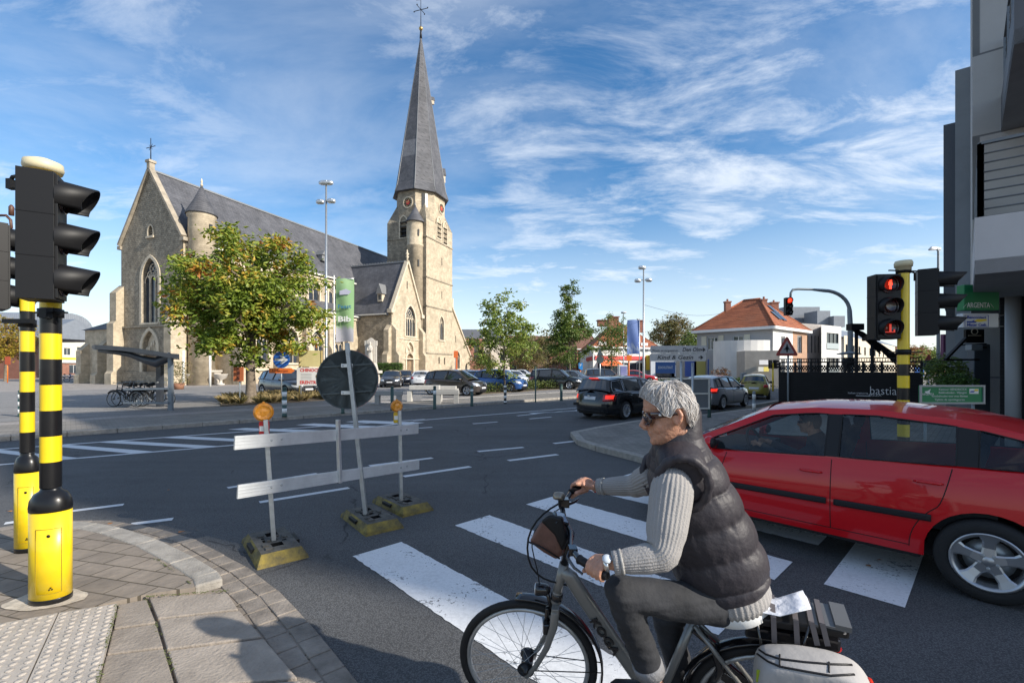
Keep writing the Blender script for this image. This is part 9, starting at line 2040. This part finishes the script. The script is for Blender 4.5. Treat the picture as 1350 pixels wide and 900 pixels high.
# jeans, shoes
b=MB()
for h,k,a in ((hipn,knn,ann),(hipf,knf,anf)):
 kt=k.lerp(a,.88);b.path([h+V(.0,.02,.02),h.lerp(k,.5),k],[.088,.076,.063],18);b.ball(k,.0645,14);b.path([k,k.lerp(a,.25),k.lerp(a,.6),kt],[.062,.063,.058,.056],18)
b.path([pv+V(.02,0,.02),pv+V(-.06,0,.03)],[(.09,.145),(.10,.14)],18,ref=UP);jo=remesh(b.build('jeans',mat('dark jeans',(.022,.023,.027),.85,var=.35,vscale=7,bump=.25,bscale=35),pe,fixn=True),.008,6)
for v in jo.data.vertices: c9=v.co;v.co += v.normal*(.006*noise.noise(c9*14)+.004*noise.noise(V(c9.x*8,c9.y*8,c9.z*40)))
b=MB();c9=knn.lerp(ann,.80);d9=(ann-knn).normalized();b.path([c9,c9+d9*.012,c9+d9*.055],[.0585,.061,.060],28);b.build('turned_cuff',mat('jeans cuff',(.20,.20,.21),.9,bump=.3,bscale=80),jo)
for a,toe in ((ann,toe_n),(anf,toe_f)):
 heel=a+V(.045,0,-.075);d=(toe-heel).normalized();b=MB();b.path([heel,heel.lerp(toe,.3),heel.lerp(toe,.7),toe,toe+d*.02],[(.034,.036),(.046,.040),(.036,.046),(.026,.042),(.012,.025)],16,ref=UP);b.path([heel.lerp(toe,.12) ,a+V(.01,0,-.035)],[.042,.043],14,caps=False);so_=b.build('shoe',M_BLKM,pe)
 b=MB();b.path([heel-UP*.035,heel.lerp(toe,.6)-UP*.035,toe-UP*.026],[(.010,.042),(.010,.048),(.010,.04)],12,ref=UP);b.build('sole',M_TRIM,so_)
# watch, bracelet, ring
b=MB();d=(wr_n-el_n).normalized();q=wr_n+d*.012;b.path([q,q+d*.016],[.0315,.0305],24,rib=lambda a,f: 1+.03*math.cos(a*20));wo=b.build('wrist_watch',M_CHR,pe);b=MB();nn_=(UP*.8-V(0,1,0)*.6).normalized();b.lathe([(.017,0),(.016,.008),(.001,.009)],q+d*.008+nn_*.029,20,M=UP.rotation_difference(nn_).to_matrix());b.build('watch_face',mat('watch face',(.55,.6,.65),.15),wo)
b=MB();d=(wr_f-el_f).normalized();q=wr_f+d*.004;b.path([q,q+d*.005],[.030,.030],20);b.build('bracelet',M_CHR,pe)
b=MB();b.lathe([(.027,0),(.026,.006),(.001,.006)],hd_c,4) if False else None
# ---------------------------------------------------------------- driver of the red car
dv=thing('person','driver with sunglasses and dark hair at the wheel of the red hatchback','person',(MR @ V(.10,.36,.4)));b=MB();fd_=(MR.to_3x3() @ V(1,0,0));T=lambda x,y,z: MR @ V(x,y,z);hc2=T(.10,.36,1.235);M2=headm(fd_,0);head(b,hc2,M2,.94)
b.path([T(.06,.36,1.17),T(.0,.36,1.02),T(-.02,.36,.6)],[(.05,.05),(.10,.17),(.12,.15)],16,ref=fd_)
for s in (-1,1):
 b.path([T(.0,.36+s*.17,1.0),T(.22,.36+s*.20,.84),T(.55,.36+s*.13,.98)],[.05,.042,.026],12)
 for k in range(4): b.path([T(.55,.36+s*.13,.98),T(.60,.36+s*.125,1.00-k*.018),T(.63,.36+s*.115,.985-k*.018),T(.61,.36+s*.10,.98-k*.018)],[.012,.009,.008,.007],7)
 b.path([T(.55,.36+s*.13,.98),T(.585,.36+s*.10,1.0),T(.60,.36+s*.085,1.01)],[.012,.010,.008],7)
remesh(b.build('body',SK,dv,fixn=True),.008,3)
b=MB();b.path([T(.05,.36,1.12),T(.0,.36,1.03),T(-.02,.36,.65)],[(.07,.10),(.12,.19),(.14,.17)],20,ref=fd_)
for s in (-1,1): b.path([T(.0,.36+s*.17,1.0),T(.22,.36+s*.20,.84),T(.50,.36+s*.14,.96)],[.066,.055,.038],12)
b.build('jacket',mat('dark jacket',(.035,.03,.035),.8),dv)
b=MB();vs=[]
for j in range(13):
 for i in range(32): a=2*math.pi*i/32;e=max(-.75,low(a)-.1)+(math.pi/2-low(a)+.1)*j/12;vs.append(hc2+M2 @ (hs_(a,min(e,1.57),1.03))*1.0)
b.add(vs,[(j*32+i,j*32+(i+1) % 32,(j+1)*32+(i+1) % 32,(j+1)*32+i) for j in range(12) for i in range(32)],0,True);b.build('hair',mat('dark hair',(.025,.018,.015),.6,bump=.5,bscale=60),dv)
b=MB();Q=lambda x,y,z: hc2+M2 @ V(x,y,z)
for s in (-1,1): b.path([Q(.08,s*.03,.0),Q(.07,s*.06,.002),Q(-.02,s*.074,.004)],[(.014,.02),(.012,.014),(.002,.004)],8)
b.build('sunglasses',M_SL,dv)
